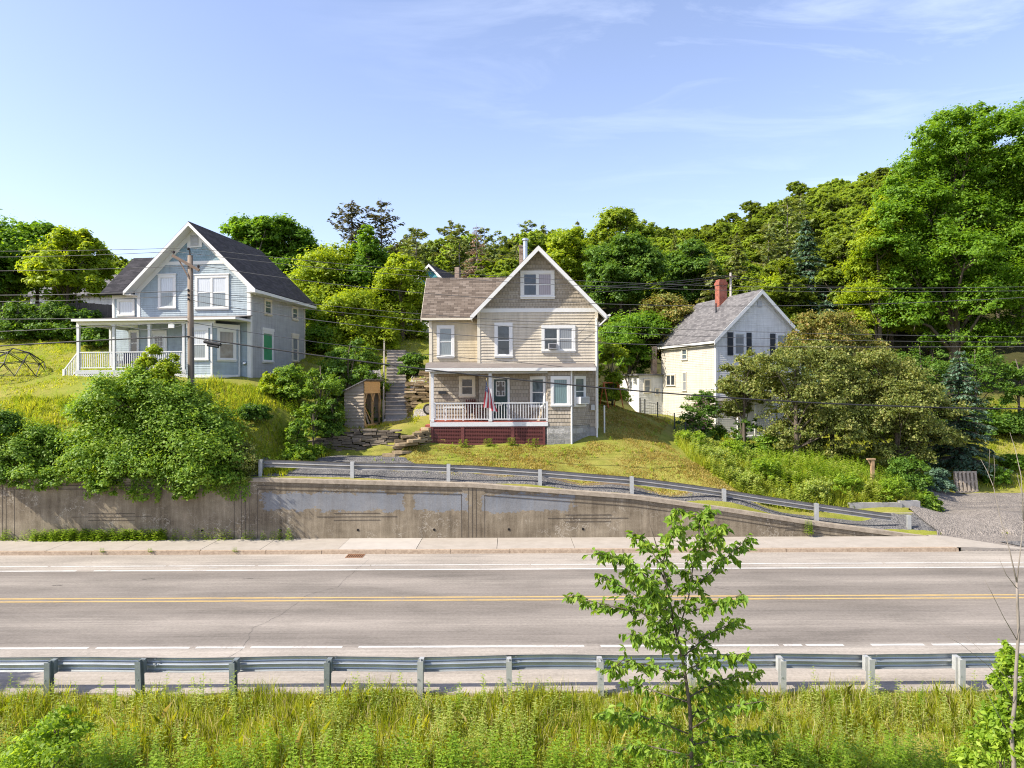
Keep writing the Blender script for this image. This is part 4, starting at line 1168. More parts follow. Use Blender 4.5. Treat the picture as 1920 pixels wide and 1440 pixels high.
# flag
M_pole = plain('flag_pole', (0.45, 0.36, 0.2), 0.5, 0.1)
def flagmat():
    m, n, l, b = newmat('flag_cloth')
    uv = n.new('ShaderNodeAttribute'); uv.attribute_name = 'flag'
    sp = n.new('ShaderNodeSeparateXYZ'); l.new(uv.outputs['Vector'], sp.inputs[0])
    u, v = sp.outputs['X'], sp.outputs['Y']
    st = mth(n, l, 'MODULO', mth(n, l, 'FLOOR', mth(n, l, 'MULTIPLY', v, 13)), 2)
    col = mixc(n, l, st, (0.42, 0.03, 0.04), (0.66, 0.62, 0.6))
    can = mth(n, l, 'MULTIPLY', mth(n, l, 'LESS_THAN', u, 0.4), mth(n, l, 'GREATER_THAN', v, 6 / 13))
    # fifty stars as small pale dots on a staggered grid
    su = mth(n, l, 'SUBTRACT', mth(n, l, 'FRACT', mth(n, l, 'MULTIPLY', u, 6 / 0.4)), 0.5); sv = mth(n, l, 'SUBTRACT', mth(n, l, 'FRACT', mth(n, l, 'MULTIPLY', v, 5 / 0.54)), 0.5)
    dd = mth(n, l, 'ADD', mth(n, l, 'MULTIPLY', su, su), mth(n, l, 'MULTIPLY', sv, sv))
    star = mth(n, l, 'LESS_THAN', dd, 0.06)
    ccol = mixc(n, l, star, (0.03, 0.045, 0.16), (0.6, 0.6, 0.6))
    l.new(mixc(n, l, can, col, ccol), b.inputs['Base Color']); b.inputs['Roughness'].default_value = 0.8
    return m
M_flag = flagmat()
fl_o = px3(917, 764, 34.9)
flag = thing('flag', 'red, white and blue striped flag hanging from a slanted pole on the porch post', 'flag', fl_o)
tip = px3(912.5, 712, 34.25) - fl_o; bot = px3(917, 735, 34.86) - fl_o
b = MB(); b.tube([bot, tip], .014, 8); b.lathe([(.0, 0), (.03, .02), (.03, .05), (0.005, .07)], 8, tuple(tip)); b.build('flag_pole', M_pole, flag)
NU, NV = 26, 26; V = []; A = []
for j in range(NV):
    for i in range(NU):
        s = i / (NU - 1); t = j / (NV - 1)      # s along the fly (hangs down), t along the hoist (on the pole)
        hp = tip.lerp(bot, 0.06 + 0.80 * (1 - t))
        drop = 1.28 * s
        fold = 0.09 * math.sin(t * 9 + s * 2.2) * (0.25 + s)
        x = hp.x * (1 - .3 * s) + fold + (-0.17 * (t - .5) + .05) * s - .10 * (t - .5) + .16 * s * s * (1 - t)
        y = hp.y * (1 - .5 * s) - .22 * s + 0.07 * math.cos(t * 9 + s * 1.5) * s
        V.append((x, y, hp.z - drop + .30 * s * (1 - t) * .8)); A.append((s, t, 0))
me = bpy.data.meshes.new('flag_cloth')
me.from_pydata(V, [], [(j * NU + i, j * NU + i + 1, (j + 1) * NU + i + 1, (j + 1) * NU + i) for j in range(NV - 1) for i in range(NU - 1)])
at = me.attributes.new('flag', 'FLOAT_VECTOR', 'POINT'); at.data.foreach_set('vector', np.array(A).ravel())
me.polygons.foreach_set('use_smooth', [True] * len(me.polygons)); me.materials.append(M_flag)
fo = bpy.data.objects.new('flag_cloth', me); C.objects.link(fo); fo.parent = flag
# chairs and table on the porch
M_redch = plain('chair_dark_red', (0.11, 0.03, 0.025), 0.55, 0.2)
def chair(loc, rz, label):
    t = thing('porch_chair', label, 'chair', loc, rz, 'porch chairs')
    b = MB(); b.box(-.25, .25, -.24, .24, .40, .44); b.build('seat', M_redch, t)
    b = MB()
    for k in range(5): b.beam((-.22 + .11 * k, .23, .44), (-.22 + .11 * k, .36, 1.06), .07, .02, 0, (0, 1, 0))
    b.beam((-.26, .29, .80), (.26, .29, .80), .02, .07); b.build('backrest', M_redch, t)
    for sx in (-1, 1):
        for y in (-.22, .22):
            b = MB(); b.box(sx * .24 - .025, sx * .24 + .025, y - .025, y + .025, 0, .62 if y < 0 else .40); b.build('leg', M_redch, t)
        b = MB(); b.box(sx * .24 - .05, sx * .24 + .05, -.28, .30, .62, .645); b.build('armrest', M_redch, t)
    return t
dz = TZ + floor_z
c1 = px3(886, 760, 36.3); c2 = px3(898, 760, 35.7)
chair((c1.x, 36.3, dz), R(20), 'dark red porch chair under the small first floor window')
chair((c2.x, 35.6, dz), R(-75), 'dark red porch chair turned sideways beside the flag')
t = thing('porch_table', 'low white table on the porch in front of the small window', 'table', (px3(852, 760, 36).x, 36.0, dz))
b = MB(); b.box(-.5, .5, -.3, .3, .66, .70); b.build('table_top', M_plas, t)
for sx in (-1, 1):
    for sy in (-1, 1): b = MB(); b.box(sx * .45 - .025, sx * .45 + .025, sy * .25 - .025, sy * .25 + .025, 0, .66); b.build('leg', M_plas, t)
# ---------------------------------------------------------------- the blue house
class House:
    """a turned house frame: local x along the front, y into the plot"""
    def __init__(s, name, label, D0, px0, ang, group=None):
        s.a = ang; s.ux = Vector((math.cos(ang), math.sin(ang), 0)); s.uy = Vector((-math.sin(ang), math.cos(ang), 0))
        s.o = Vector(((px0 - 960) * D0 / FPX, D0, 0)); s.t = thing(name, label, 'house', s.o, ang)
    def u(s, px, y):
        k = (px - 960) / FPX; p = s.o + s.uy * y
        return (k * p.y - p.x) / (s.ux.x - k * s.ux.y)
    def D(s, u, y): return (s.o + s.ux * u + s.uy * y).y
    def z(s, py, px, y): return px3(px, py, s.D(s.u(px, y), y)).z
    def v(s, px, u):      # local y on the side wall at local u
        k = (px - 960) / FPX; p = s.o + s.ux * u
        return (k * p.y - p.x) / (s.uy.x - k * s.uy.y)
    def zs(s, py, px, u): return px3(px, py, s.D(u, s.v(px, u))).z

H = House('blue_house', 'blue clapboard house with wide white gable eaves, dark roof and railed porch', 38.0, 470, R(-6))
bh = H.t
Fb = Fr((0, 0, 0), (1, 0, 0), (0, -1, 0))
UL = H.u(259, 0)                      # left corner; the right corner is u = 0
LEN = H.v(572, 0)
RKb = -0.62
zap = H.z(409.5, 355.5, RKb); uap = H.u(355.5, RKb)
ur, ul = H.u(479, RKb), H.u(232.5, RKb)
zr_, zl_ = H.z(538.5, 479, RKb), H.z(535, 232.5, RKb)
uc = UL / 2; hwr = max(ur - uc, uc - ul); hwb = (ur - ul) / 2; uc = (ur + ul) / 2
zev = (zr_ + zl_) / 2; slope = (zap - zev) / hwb
zpor = H.z(588.5, 360, 0)             # porch roof meets the wall
zfl = H.z(687.5, 250, -1.6); zgr = 5.6
zew = zap - slope * (0 - uc) - .2
def rf(u): return zap - slope * abs(u - uc) - .2
b = MB()
zbt = H.z(488, 350, 0); zbb = H.z(484.5, 350, 0)
uL = uc - (zap - .2 - zbt) / slope; uR = uc + (zap - .2 - zbt) / slope
siding(b, Fb, [(UL, zpor - .5), (0, zpor - .5), (0, rf(0)), (uR, zbt), (uL, zbt), (UL, rf(UL))], .115, .017)
siding(b, Fb, [(UL, zfl - .9), (0, zfl - .9), (0, zpor - .5), (UL, zpor - .5)], .115, .012)
b.build('wall', M_blue, bh)
b = MB(); siding(b, Fb, [(uL, zbt), (uR, zbt), (uc, zap - .2)], .14, .016); b.build('gable_wall', M_bluesh, bh)
b = MB(); Fb.box(b, uL - .05, uR + .05, zbt - .09, zbt + .09, 0, .04)
for s in (-1, 1):   # frieze boards following the rake on the wall
    a = Vector((uc, -.02, zap - .24)); e = Vector((uc + s * hwb * .93, -.02, zap - .24 - slope * hwb * .93)); up = Vector((0, 0, 1))
    b.prism([a, e, e - up * .34, a - up * .34], (0, -.025, 0))
Fb.box(b, uc - .42, uc + .42, zap - 1.28, zap - .55, .0, .04)
b.build('frieze_board', M_trim, bh)
b = MB(); Fb.box(b, uc - .22, uc + .22, zap - 1.2, zap - .62, .04, .06)
for k in range(8): Fb.box(b, uc - .2, uc + .2, zap - 1.16 + k * .065, zap - 1.14 + k * .065, .06, .075)
b.build('gable_vent', M_graydeck, bh)
b = MB(); Fb.box(b, UL - .03, UL + .16, zpor, rf(UL) - .1, 0, .035); b.build('corner_board', M_trim, bh)
b = MB(); Fb.box(b, -.17, .03, zfl - .7, rf(0) - .05, 0, .035); Fr((0, 0, 0), (0, 1, 0), (1, 0, 0)).box(b, -.0, .16, zfl - .7, rf(0) - .05, 0.005, .035); b.build('corner_board', M_trim, bh)
Fs = Fr((0, 0, 0), (0, 1, 0), (1, 0, 0))
b = MB(); siding(b, Fs, [(0, zgr + .8), (LEN, zgr + .8), (LEN, zew), (0, zew)], .115, .012)
siding(b, Fr((UL, 0, 0), (0, 1, 0), (-1, 0, 0)), [(0, zgr + .8), (LEN, zgr + .8), (LEN, zew), (0, zew)], .115, .012)
siding(b, Fr((0, LEN, 0), (1, 0, 0), (0, 1, 0)), [(UL, zgr + .8), (0, zgr + .8), (0, zew), (uc, zap - .3), (UL, zew)], .115, .012)
b.build('side_wall', M_greywall, bh)
b = MB(); Fs.box(b, LEN - .12, LEN, zgr + .8, zew, .005, .035); Fs.box(b, .1, LEN, zew - .26, zew, .005, .045); b.build('corner_board', M_trim2, bh)
b = MB(); b.box(UL + .03, -.03, .03, LEN - .03, zgr - 1, zgr + .95); b.build('foundation', M_stone, bh)
b = MB()
for s in (-1, 1):
    e = hwb + .03
    roof_slab(b, (uc, RKb, zap), (uc, LEN + .5, zap), (uc + s * e, LEN + .5, zap - slope * e), (uc + s * e, RKb, zap - slope * e), .09)
rf_o = b.build('roof', M_roofd, bh)
b = MB(); up = Vector((0, 0, 1))
for s in (-1, 1):
    a, e = Vector((uc, RKb - .03, zap - .04)), Vector((uc + s * (hwb + .02), RKb - .03, zap - .04 - slope * (hwb + .02)))
    b.prism([a, e, e - up * .20, a - up * .20], (0, .05, 0))
    o = Vector((0, .06, -.17)); o2 = Vector((0, -RKb + .02, -.17))
    b.prism([a + o, e + o, e + o2, a + o2], (0, 0, -.025))
    # boxed eave along the side
    ue = uc + s * (hwb + .03); ze = zap - slope * (hwb + .03)
    uw = 0 if s > 0 else UL
    b.box(min(ue, uw), max(ue, uw), RKb + .03, LEN + .45, ze - .2, ze - .17); b.box(min(ue - s * .04, ue), max(ue - s * .04, ue), RKb + .03, LEN + .48, ze - .17, ze - .04)
b.build('eave_board', M_trim, rf_o)
def bwin(px0, px1, py0, py1, y=0.0, F=Fb, **k):
    pm = (px0 + px1) / 2
    return window(bh, F, H.u(px0, y), H.u(px1, y), H.z(py1, pm, y), H.z(py0, pm, y), **k)
bwin(298, 331.5, 510, 575, glass=G_lace, lower=G_curt, trim=M_trim, casing=.15, head=.06)
bwin(367, 430.5, 511, 577, glass=G_lace, lower=G_curt, trim=M_trim, casing=.15, lights=2, head=.06)
def swin(px0, px1, py0, py1, **k):
    pm = (px0 + px1) / 2
    return window(bh, Fs, H.v(px0, 0), H.v(px1, 0), H.zs(py1, pm, 0), H.zs(py0, pm, 0), **k)
swin(495, 509, 557, 588, glass=G_mid, trim=M_trim2, casing=.11)
swin(547, 558, 571.5, 598, glass=G_mid, trim=M_trim2, casing=.11)
swin(491, 511.5, 617, 677, glass=G_green, trim=M_trim, casing=.13, head=.16, split=0, label='side window with a green blind')
swin(547, 558.5, 627, 676, glass=G_lace2, trim=M_trim2, casing=.11, head=.16)
b = MB(); b.lathe([(.09, 0), (.1, .03), (.1, .1), (.06, .14)], 12); mt = b.build('electric_meter', M_metal, bh); mt.location = (-.30, -.02, zfl + .35); mt.rotation_euler = (R(90), 0, 0)
# bay window, porch
yP = -1.5
ub0, ub1 = H.u(350, yP), H.u(399, yP); ub2 = H.u(449, -.15)
Ffb = Fr((ub0, yP, 0), (1, 0, 0), (0, -1, 0)); Lfb = ub1 - ub0
d = Vector((ub2 - ub1, -yP - .1, 0)); Fqb = Fr((ub1, yP, 0), d, (d.y, -d.x, 0)); Lqb = d.length
zcb = H.z(699, 420, yP + .4)
zpb = zpor - .50
b = MB()
siding(b, Ffb, [(0, zcb), (Lfb, zcb), (Lfb, zpb), (0, zpb)], .115, .017); siding(b, Fqb, [(0, zcb), (Lqb, zcb), (Lqb, zpb), (0, zpb)], .115, .014)
siding(b, Fr((ub0, yP, 0), (0, 1, 0), (-1, 0, 0)), [(0, zcb), (-yP, zcb), (-yP, zpb), (0, zpb)], .115, .014)
b.build('bay_wall', M_blue, bh)
b = MB()
for F, L in ((Ffb, Lfb), (Fqb, Lqb)):
    F.box(b, 0, L, zcb - .12, zcb + .02, -.05, .035); F.box(b, L - .1, L, zcb + .02, zpb, 0, .04); F.box(b, 0, L, zpb - .25, zpb - .02, 0, .045)
b.build('bay_trim', M_trim, bh)
b = MB(); b.prism([(ub0, yP + .02, zcb - .12), (ub1, yP + .02, zcb - .12), (ub2, -.1, zcb - .12), (ub2, .1, zcb - .12), (ub0, .1, zcb - .12)], (0, 0, -1.6)); b.build('foundation', M_stone, bh)
zw0, zw1 = H.z(672.5, 380, yP), H.z(610, 380, yP)
window(bh, Ffb, Lfb * .18, Lfb * .86, zw0, zw1, glass=G_lace, lower=G_curt, trim=M_trim, casing=.14)
window(bh, Fqb, Lqb * .14, Lqb * .84, zw0, zw1, glass=G_lace2, lower=G_mid, trim=M_trim, casing=.14, split=.55)
Fpb = Fr((0, yP, 0), (1, 0, 0), (0, -1, 0))
a0 = H.u(146, yP); a1 = ub0 - .03; yB = 3.4       # wrap-around porch on the left reaches back
b = MB(); b.box(a0 - .1, a1, yP, 0, zfl - .12, zfl); b.box(a0 - .1, UL, 0, yB, zfl - .12, zfl - .002); b.build('porch_deck', M_graydeck, bh)
b = MB(); Fpb.box(b, a0 - .13, a1, zfl - .2, zfl - .02, -.03, .02); b.build('deck_fascia', M_graydeck, bh)
zpt = H.z(602, 250, yP)
for px in (146, 213, 279.5, 344):
    b = MB(); u = H.u(px, yP); Fpb.box(b, u - .07, u + .07, zfl, zpt, -.12, .0); Fpb.box(b, u - .09, u + .09, zpt - .1, zpt, -.14, .015); b.build('porch_post', M_grey, bh)
for px, yy in ((166, 1.0), (194, yB - .1)):
    b = MB(); b.box(a0 - .02, a0 + .11, yy, yy + .13, zfl, zpt); b.build('porch_post', M_grey, bh)
zrt = H.z(653, 250, yP)
uu = [H.u(px, yP) for px in (149, 210, 216, 276.5, 282.5, 341)]
for k in (0, 2, 4): baluster_rail(bh, Fpb, uu[k], uu[k + 1], zfl + .1, zrt, 15, M_grey, -.06)
baluster_rail(bh, Fr((a0 + .04, 0, 0), (0, 1, 0), (-1, 0, 0)), 1.1, yB - .1, zfl + .1, zrt, 14, M_grey)
e0, e1 = H.u(134, yP - .35), 0.12
zf1, zf0 = H.z(590.5, 250, yP - .35), H.z(595, 250, yP - .35)
b = MB(); b.prism([(e0, yP - .35, zf1), (e1, yP - .35, zf1), (e1, 0, zpor + .02), (UL, 0, zpor + .02), (e0, 0, zpor - .02)], (0, 0, -.05))
b.prism([(e0, 0, zpor - .02), (UL, 0, zpor + .02), (UL, yB + .3, zpor + .05), (e0, yB + .3, zpor)], (0, 0, -.05)); p_o = b.build('porch_roof', M_porchroof, bh)
b = MB(); b.box(e0, e1, yP - .37, yP - .32, zf0, zf1 - .01); b.box(e0, e0 + .05, yP - .32, yB + .3, zf0, zf1 - .01); b.box(e1 - .05, e1, yP - .32, -.05, zf0, zf1 - .01); b.build('fascia', M_trim, p_o)
b = MB(); Fpb.box(b, a0 - .06, a1, zpt, zf0 - .005, -.13, .01); Fpb.box(b, a1, ub1 + .1, zpb - .02, zf0 - .005, -.13, .0); b.box(a0 - .05, a0 + .08, yP + .14, yB, zpt, zf0 - .005); b.build('porch_beam', M_trim, bh)
b = MB(); b.box(e0 + .06, e1 - .1, yP - .3, -.02, zf0 - .0, zf0 + .03); b.box(e0 + .06, UL - .02, 0, yB, zf0, zf0 + .03); b.build('porch_ceiling', M_trim, bh)
zg0 = H.z(716, 180, yP)
lattice(bh, Fpb, a0 - .05, a1, zg0 - .5, zfl - .2, M_trim, True, .075, -.01, bw=.045)
b = MB(); Fpb.box(b, a0 - .12, a0 + .06, zg0 - .6, zfl - .2, -.1, .02); Fpb.box(b, a0 + .06, a1, zg0 - .7, zg0 - .5, -.03, .02); b.build('skirt_frame', M_trim, bh)
b = MB(); Fpb.box(b, a0 + .1, a1 - .05, zg0 - .6, zfl - .25, -.9, -.86); b.build('crawl_space', M_graydeck, bh)
# steps and rail at the left end
b = MB()
for k in range(4): b.box(a0 - .13 - .28 * (k + 1), a0 - .1 - .28 * k, yP + .1, yP + 1.3, zfl - 1.0, zfl - .2 * (k + 1))
b.build('porch_step', M_graydeck, bh)
b = MB(); q = H.u(119, yP)
b.beam((a0 - .05, yP + .06, zrt - .03), (q, yP + .06, zrt - .95), .06, .06); b.beam((a0 - .05, yP + .06, zfl + .05), (q, yP + .06, zfl - .85), .05, .05)
for k in range(8):
    t_ = (k + .5) / 8; uq = lerp(a0 - .05, q, t_); b.box(uq - .017, uq + .017, yP + .043, yP + .077, lerp(zfl + .05, zfl - .85, t_), lerp(zrt - .03, zrt - .95, t_))
b.box(q - .06, q + .06, yP, yP + .12, zfl - 1.3, zrt - .9); b.build('step_rail', M_trim, bh)
# porch back wall: door and window
dzt = H.z(616, 299, 0)
u0, u1 = H.u(283, 0), H.u(314, 0)
b = MB(); Fb.box(b, u0, u0 + .11, zfl, dzt, 0, .055); Fb.box(b, u1 - .11, u1, zfl, dzt, 0, .055); Fb.box(b, u0, u1, dzt - .11, dzt + .05, 0, .06); b.build('door_frame', M_trim, bh)
b = MB(); Fb.box(b, u0 + .11, u1 - .11, zfl, dzt - .11, 0, .03); dd = b.build('door', M_doorw, bh)
b = MB(); g0, g1 = u0 + .24, u1 - .24; Fb.box(b, g0, g1, zfl + .75, dzt - .25, .026, .034); b.build('door_glass', G_dark, dd)
b = MB()
for k in range(4): uq = lerp(g0, g1, k / 3); Fb.box(b, uq - .014, uq + .014, zfl + .75, dzt - .25, .034, .042)
for k in range(5): zq = lerp(zfl + .75, dzt - .25, k / 4); Fb.box(b, g0, g1, zq - .012, zq + .012, .0345, .0415)
b.build('door_muntin', M_doorw, dd)
bwin(243, 262, 613, 662, y=0, glass=G_dark, trim=M_trim, casing=.1)
# the ell on the left
yE = 2.6
uE0 = H.u(212, yE); zE = H.z(545, 235, yE - .4)
FE = Fr((0, yE, 0), (1, 0, 0), (0, -1, 0))
b = MB(); siding(b, FE, [(uE0, zfl - .5), (UL, zfl - .5), (UL, zE), (uE0, zE)], .115, .012); siding(b, Fr((uE0, yE, 0), (0, 1, 0), (-1, 0, 0)), [(0, zfl - .5), (5.4, zfl - .5), (5.4, zE), (2.7, zE + 2.4), (0, zE)], .115, .012)
siding(b, Fr((0, yE + 5.4, 0), (1, 0, 0), (0, 1, 0)), [(uE0, zfl - .5), (UL, zfl - .5), (UL, zE), (uE0, zE)], .115, .012); b.build('ell_wall', M_blue, bh)
b = MB(); FE.box(b, uE0 - .02, uE0 + .13, zfl, zE, 0, .035); FE.box(b, uE0, UL, zE - .22, zE, 0, .04); b.build('corner_board', M_trim, bh)
bwin(221, 254, 555, 588, y=yE, F=FE, glass=G_lace, trim=M_trim, casing=.13, split=0)
yR = yE + 2.7; zRi = H.z(478, 245, yR)
b = MB(); x0 = uE0 - .5
roof_slab(b, (x0, yR, zRi), (uc, yR, zRi), (uc, yE - .5, zE), (x0, yE - .5, zE), .1); roof_slab(b, (x0, yR, zRi), (uc, yR, zRi), (uc, yE + 5.9, zE), (x0, yE + 5.9, zE), .1)
b.build('ell_roof', M_roofd, bh)
b = MB(); b.box(uE0 + .05, UL + .1, yE + .05, yE + 5.3, zgr - 1, zfl - .4); b.build('foundation', M_stone, bh)
# boxes on the porch
pp = H.o + H.ux * H.u(240, -.5) + H.uy * -.5
t = thing('bench', 'dark blue seat on the porch of the blue house', 'bench', (pp.x, pp.y, zfl), R(-6))
b = MB(); b.box(-.45, .45, -.25, .25, .36, .5); b.build('seat', plain('seat_navy', (.02, .03, .07), .7), t)
b = MB(); b.hexa([(-.45, .18, .5), (.45, .18, .5), (.45, .26, .5), (-.45, .26, .5), (-.42, .26, .95), (.42, .26, .95), (.42, .34, .95), (-.42, .34, .95)]); b.build('backrest', MATS['seat_navy'], t)
for sx in (-1, 1):
    for sy in (-1, 1): b = MB(); b.box(sx * .4 - .03, sx * .4 + .03, sy * .2 - .03, sy * .2 + .03, 0, .36); b.build('leg', MATS['seat_navy'], t)

# ---------------------------------------------------------------- the white house
H3 = House('white_house', 'white house with cream side wall, grey roof, black shutters and red brick chimney', 46.0, 1342, R(14))
wh = H3.t
UR = H3.u(1502, 0); L3 = -H3.v(1240, 0) * -1
Fc = Fr((0, 0, 0), (1, 0, 0), (0, -1, 0))
RK3 = -.35
zap = H3.z(546, 1432.5, RK3); ul, ur = H3.u(1340, RK3), H3.u(1517, RK3); uc = (ul + ur) / 2; hw3 = (ur - ul) / 2
zev = (H3.z(643, 1340, RK3) + H3.z(641, 1517, RK3)) / 2; slope = (zap - zev) / hw3
z3g = 1.6; zew = zap - slope * (uc - 0) - .15
def rf3(u): return zap - slope * abs(u - uc) - .17
b = MB(); siding(b, Fc, [(0, z3g), (UR, z3g), (UR, rf3(UR)), (uc, zap - .17), (0, rf3(0))], .12, .015)
b.build('wall', M_whitesid, wh)
F3s = Fr((0, 0, 0), (0, 1, 0), (-1, 0, 0))
b = MB(); siding(b, F3s, [(0, z3g), (L3, z3g), (L3, zew), (0, zew)], .12, .015); siding(b, Fr((UR, 0, 0), (0, 1, 0), (1, 0, 0)), [(0, z3g), (L3, z3g), (L3, zew), (0, zew)], .12, .015)
siding(b, Fr((0, L3, 0), (1, 0, 0), (0, 1, 0)), [(0, z3g), (UR, z3g), (UR, rf3(UR)), (uc, zap - .2), (0, rf3(0))], .12, .015); b.build('side_wall', M_creamsid, wh)
b = MB(); Fc.box(b, -.02, .13, z3g, zew, 0, .03); F3s.box(b, 0, .12, z3g, zew, .004, .03); b.build('corner_board', M_trim, wh)
b = MB()
for s in (-1, 1):
    e = hw3 + .03; roof_slab(b, (uc, RK3, zap), (uc, L3 + .4, zap), (uc + s * e, L3 + .4, zap - slope * e), (uc + s * e, RK3, zap - slope * e), .09)
r3 = b.build('roof', M_roofg, wh)
b = MB()
for s in (-1, 1):
    a, e = Vector((uc, RK3 - .03, zap - .03)), Vector((uc + s * (hw3 + .02), RK3 - .03, zap - .03 - slope * (hw3 + .02)))
    b.prism([a, e, e - up * .28, a - up * .28], (0, .05, 0)); o = Vector((0, .06, -.16)); o2 = Vector((0, -RK3 + .02, -.16)); b.prism([a + o, e + o, e + o2, a + o2], (0, 0, -.02))
    b.prism([Vector((uc, -.03, zap - .35)), Vector((uc + s * hw3 * .9, -.03, zap - .35 - slope * hw3 * .9)), Vector((uc + s * hw3 * .9, -.03, zap - .5 - slope * hw3 * .9)), Vector((uc, -.03, zap - .5))], (0, .025, 0))
    b.box(uc + s * (hw3 + .03) - .03, uc + s * (hw3 + .03) + .03, RK3 + .03, L3 + .38, zap - slope * hw3 - .22, zap - slope * hw3 - .08)
b.build('rake_board', M_trim, r3)
b = MB(); Fc.box(b, uc - .16, uc + .16, H3.z(580, 1430, 0), H3.z(569, 1430, 0), 0.01, .05); b.build('gable_vent', M_graydeck, wh)
def w3(px0, px1, py0, py1, F=Fc, sh=None, **k):
    pm = (px0 + px1) / 2; o = window(wh, F, H3.u(px0, 0), H3.u(px1, 0), H3.z(py1, pm, 0), H3.z(py0, pm, 0), **k)
    for a, c in (sh or ()):
        b = MB(); Fc.box(b, H3.u(a, 0), H3.u(c, 0), H3.z(py1 - 1, pm, 0), H3.z(py0, pm, 0), .018, .05)
        for q in range(14): zq = lerp(H3.z(py1 - 2, pm, 0), H3.z(py0 + 1, pm, 0), q / 13); Fc.box(b, H3.u(a + 1.3, 0), H3.u(c - 1.3, 0), zq - .02, zq + .012, .05, .058)
        b.build('shutter', M_shutter, wh)
w3(1375.5, 1397.5, 627, 671, glass=G_lace2, trim=M_trim, casing=.1, sh=((1364, 1374), (1400, 1409)))
w3(1455, 1477, 630, 674, glass=G_mid, trim=M_trim, casing=.1, sh=((1444, 1453.5), (1478.5, 1488)))
w3(1405, 1425, 702, 745, glass=G_mid, trim=M_trim, casing=.1)
def s3(px0, px1, py0, py1, **k):
    pm = (px0 + px1) / 2; v0, v1 = H3.v(px1, 0), H3.v(px0, 0)
    return window(wh, F3s, v0, v1, H3.zs(py1, pm, 0), H3.zs(py0, pm, 0), **k)
s3(1279, 1290, 656, 679, glass=G_mid, trim=M_trim2, casing=.09)
s3(1250, 1267, 704, 727, glass=G_dark, trim=M_trim2, casing=.07, lights=2, split=0)
s3(1280.5, 1288.5, 700, 737, glass=G_lace2, trim=M_trim2, casing=.07)
b = MB(); cy3 = 4.0; q = H3.u(1352.5, cy3)
zc = H3.z(528, 1352.5, cy3); cu = min(uc - .35, q)
b.box(cu - .3, cu + .3, cy3 - .3, cy3 + .3, zap - 2.2, zc - .15); b.box(cu - .34, cu + .34, cy3 - .34, cy3 + .34, zc - .4, zc - .22); b.box(cu - .26, cu + .26, cy3 - .26, cy3 + .26, zc - .15, zc); b.build('chimney', M_brick, wh)
b = MB(); b.tube([(cu - .8, 3.3, zap - 1.6), (cu - .8, 3.3, zap - .55)], .05, 8); b.build('vent_pipe', M_shutter, wh)
# low rear annex on the left
vA, yA = L3 - .3, 0
b = MB(); zA = H3.zs(705, 1232, 0) ; an0, an1 = -1.9, -.003
zA1 = px3(1215, 706, 53).z
siding(b, Fr((an0, L3 - .2, 0), (1, 0, 0), (0, -1, 0)), [(0, z3g), (1.9, z3g), (1.9, zA1), (0, zA1)], .12, .013)
siding(b, Fr((an0, L3 - .2, 0), (0, 1, 0), (-1, 0, 0)), [(0, z3g), (4.5, z3g), (4.5, zA1), (0, zA1)], .12, .013); b.build('annex_wall', M_whitesid, wh)
b = MB(); b.box(an0 - .25, .2, L3 - .45, L3 + 4.5, zA1, zA1 + .12); b.build('annex_roof', M_roofg, wh)
FA = Fr((an0, L3 - .2, 0), (1, 0, 0), (0, -1, 0))
window(wh, FA, .35, .95, zA1 - 1.35, zA1 - .25, glass=G_mid, trim=M_trim2, casing=.08)
window(wh, FA, 1.25, 1.65, zA1 - 1.5, zA1 - .95, glass=G_mid, trim=M_trim2, casing=.06, split=0)
b = MB(); b.box(-.75, -.4, L3 - .1, L3 + .25, zA1 + .1, zew - .1); b.build('chimney', M_brick2, wh)
# front porch half hidden by the trees
yq = -2.2; q0, q1 = H3.u(1383, yq), H3.u(1480, yq); zd = H3.z(822, 1420, yq)
b = MB(); b.box(q0, q1, yq, 0, zd - .15, zd); b.build('porch_deck', M_graydeck, wh)
zt3 = zd + 2.2
for k in range(4):
    b = MB(); u = lerp(q0 + .06, q1 - .06, k / 3); b.box(u - .06, u + .06, yq, yq + .12, zd, zt3); b.build('porch_post', M_trim, wh)
baluster_rail(wh, Fr((0, yq + .06, 0), (1, 0, 0), (0, -1, 0)), q0 + .1, q1 - .1, zd + .1, zd + .9, 26, M_trim)
b = MB(); b.box(q0 - .2, q1 + .2, yq - .2, 0, zt3, zt3 + .16); b.build('porch_roof', M_roofg, wh)
b = MB(); b.box(q0, q1, yq + .05, -.05, zd - 1.2, zd - .15); b.build('porch_base', M_wood, wh)

# ---------------------------------------------------------------- houses behind
t = thing('teal_gabled_house', 'house with a teal gable behind the tan house roof, mostly hidden by trees', 'house', px3(807.5, 494, 72) * 1.0)
t.rotation_euler = (0, 0, R(-14))
ta = (0, 0, 0)
b = MB(); zr0 = -.1
siding(b, F0, [(-3.2, -7), (3.2, -7), (3.2, -3.6), (0, -.3), (-3.2, -3.6)], .16, .015); siding(b, Fr((3.2, 0, 0), (0, 1, 0), (1, 0, 0)), [(0, -7), (8, -7), (8, -3.6), (0, -3.6)], .16, .015)
siding(b, Fr((-3.2, 0, 0), (0, 1, 0), (-1, 0, 0)), [(0, -7), (8, -7), (8, -3.6), (0, -3.6)], .16, .015); siding(b, Fr((0, 8, 0), (1, 0, 0), (0, 1, 0)), [(-3.2, -7), (3.2, -7), (3.2, -3.6), (0, -.3), (-3.2, -3.6)], .16, .015); b.build('wall', M_whitesid, t)
b = MB(); b.prism([(-1.55, -.03, -2.1), (1.55, -.03, -2.1), (0, -.03, -.5)], (0, -.02, 0)); b.build('gable_wall', M_teal, t)
b = MB()
for s in (-1, 1): roof_slab(b, (0, -.4, 0), (0, 8.4, 0), (s * 3.7, 8.4, -3.8), (s * 3.7, -.4, -3.8), .12)
ro = b.build('roof', M_roofd, t)
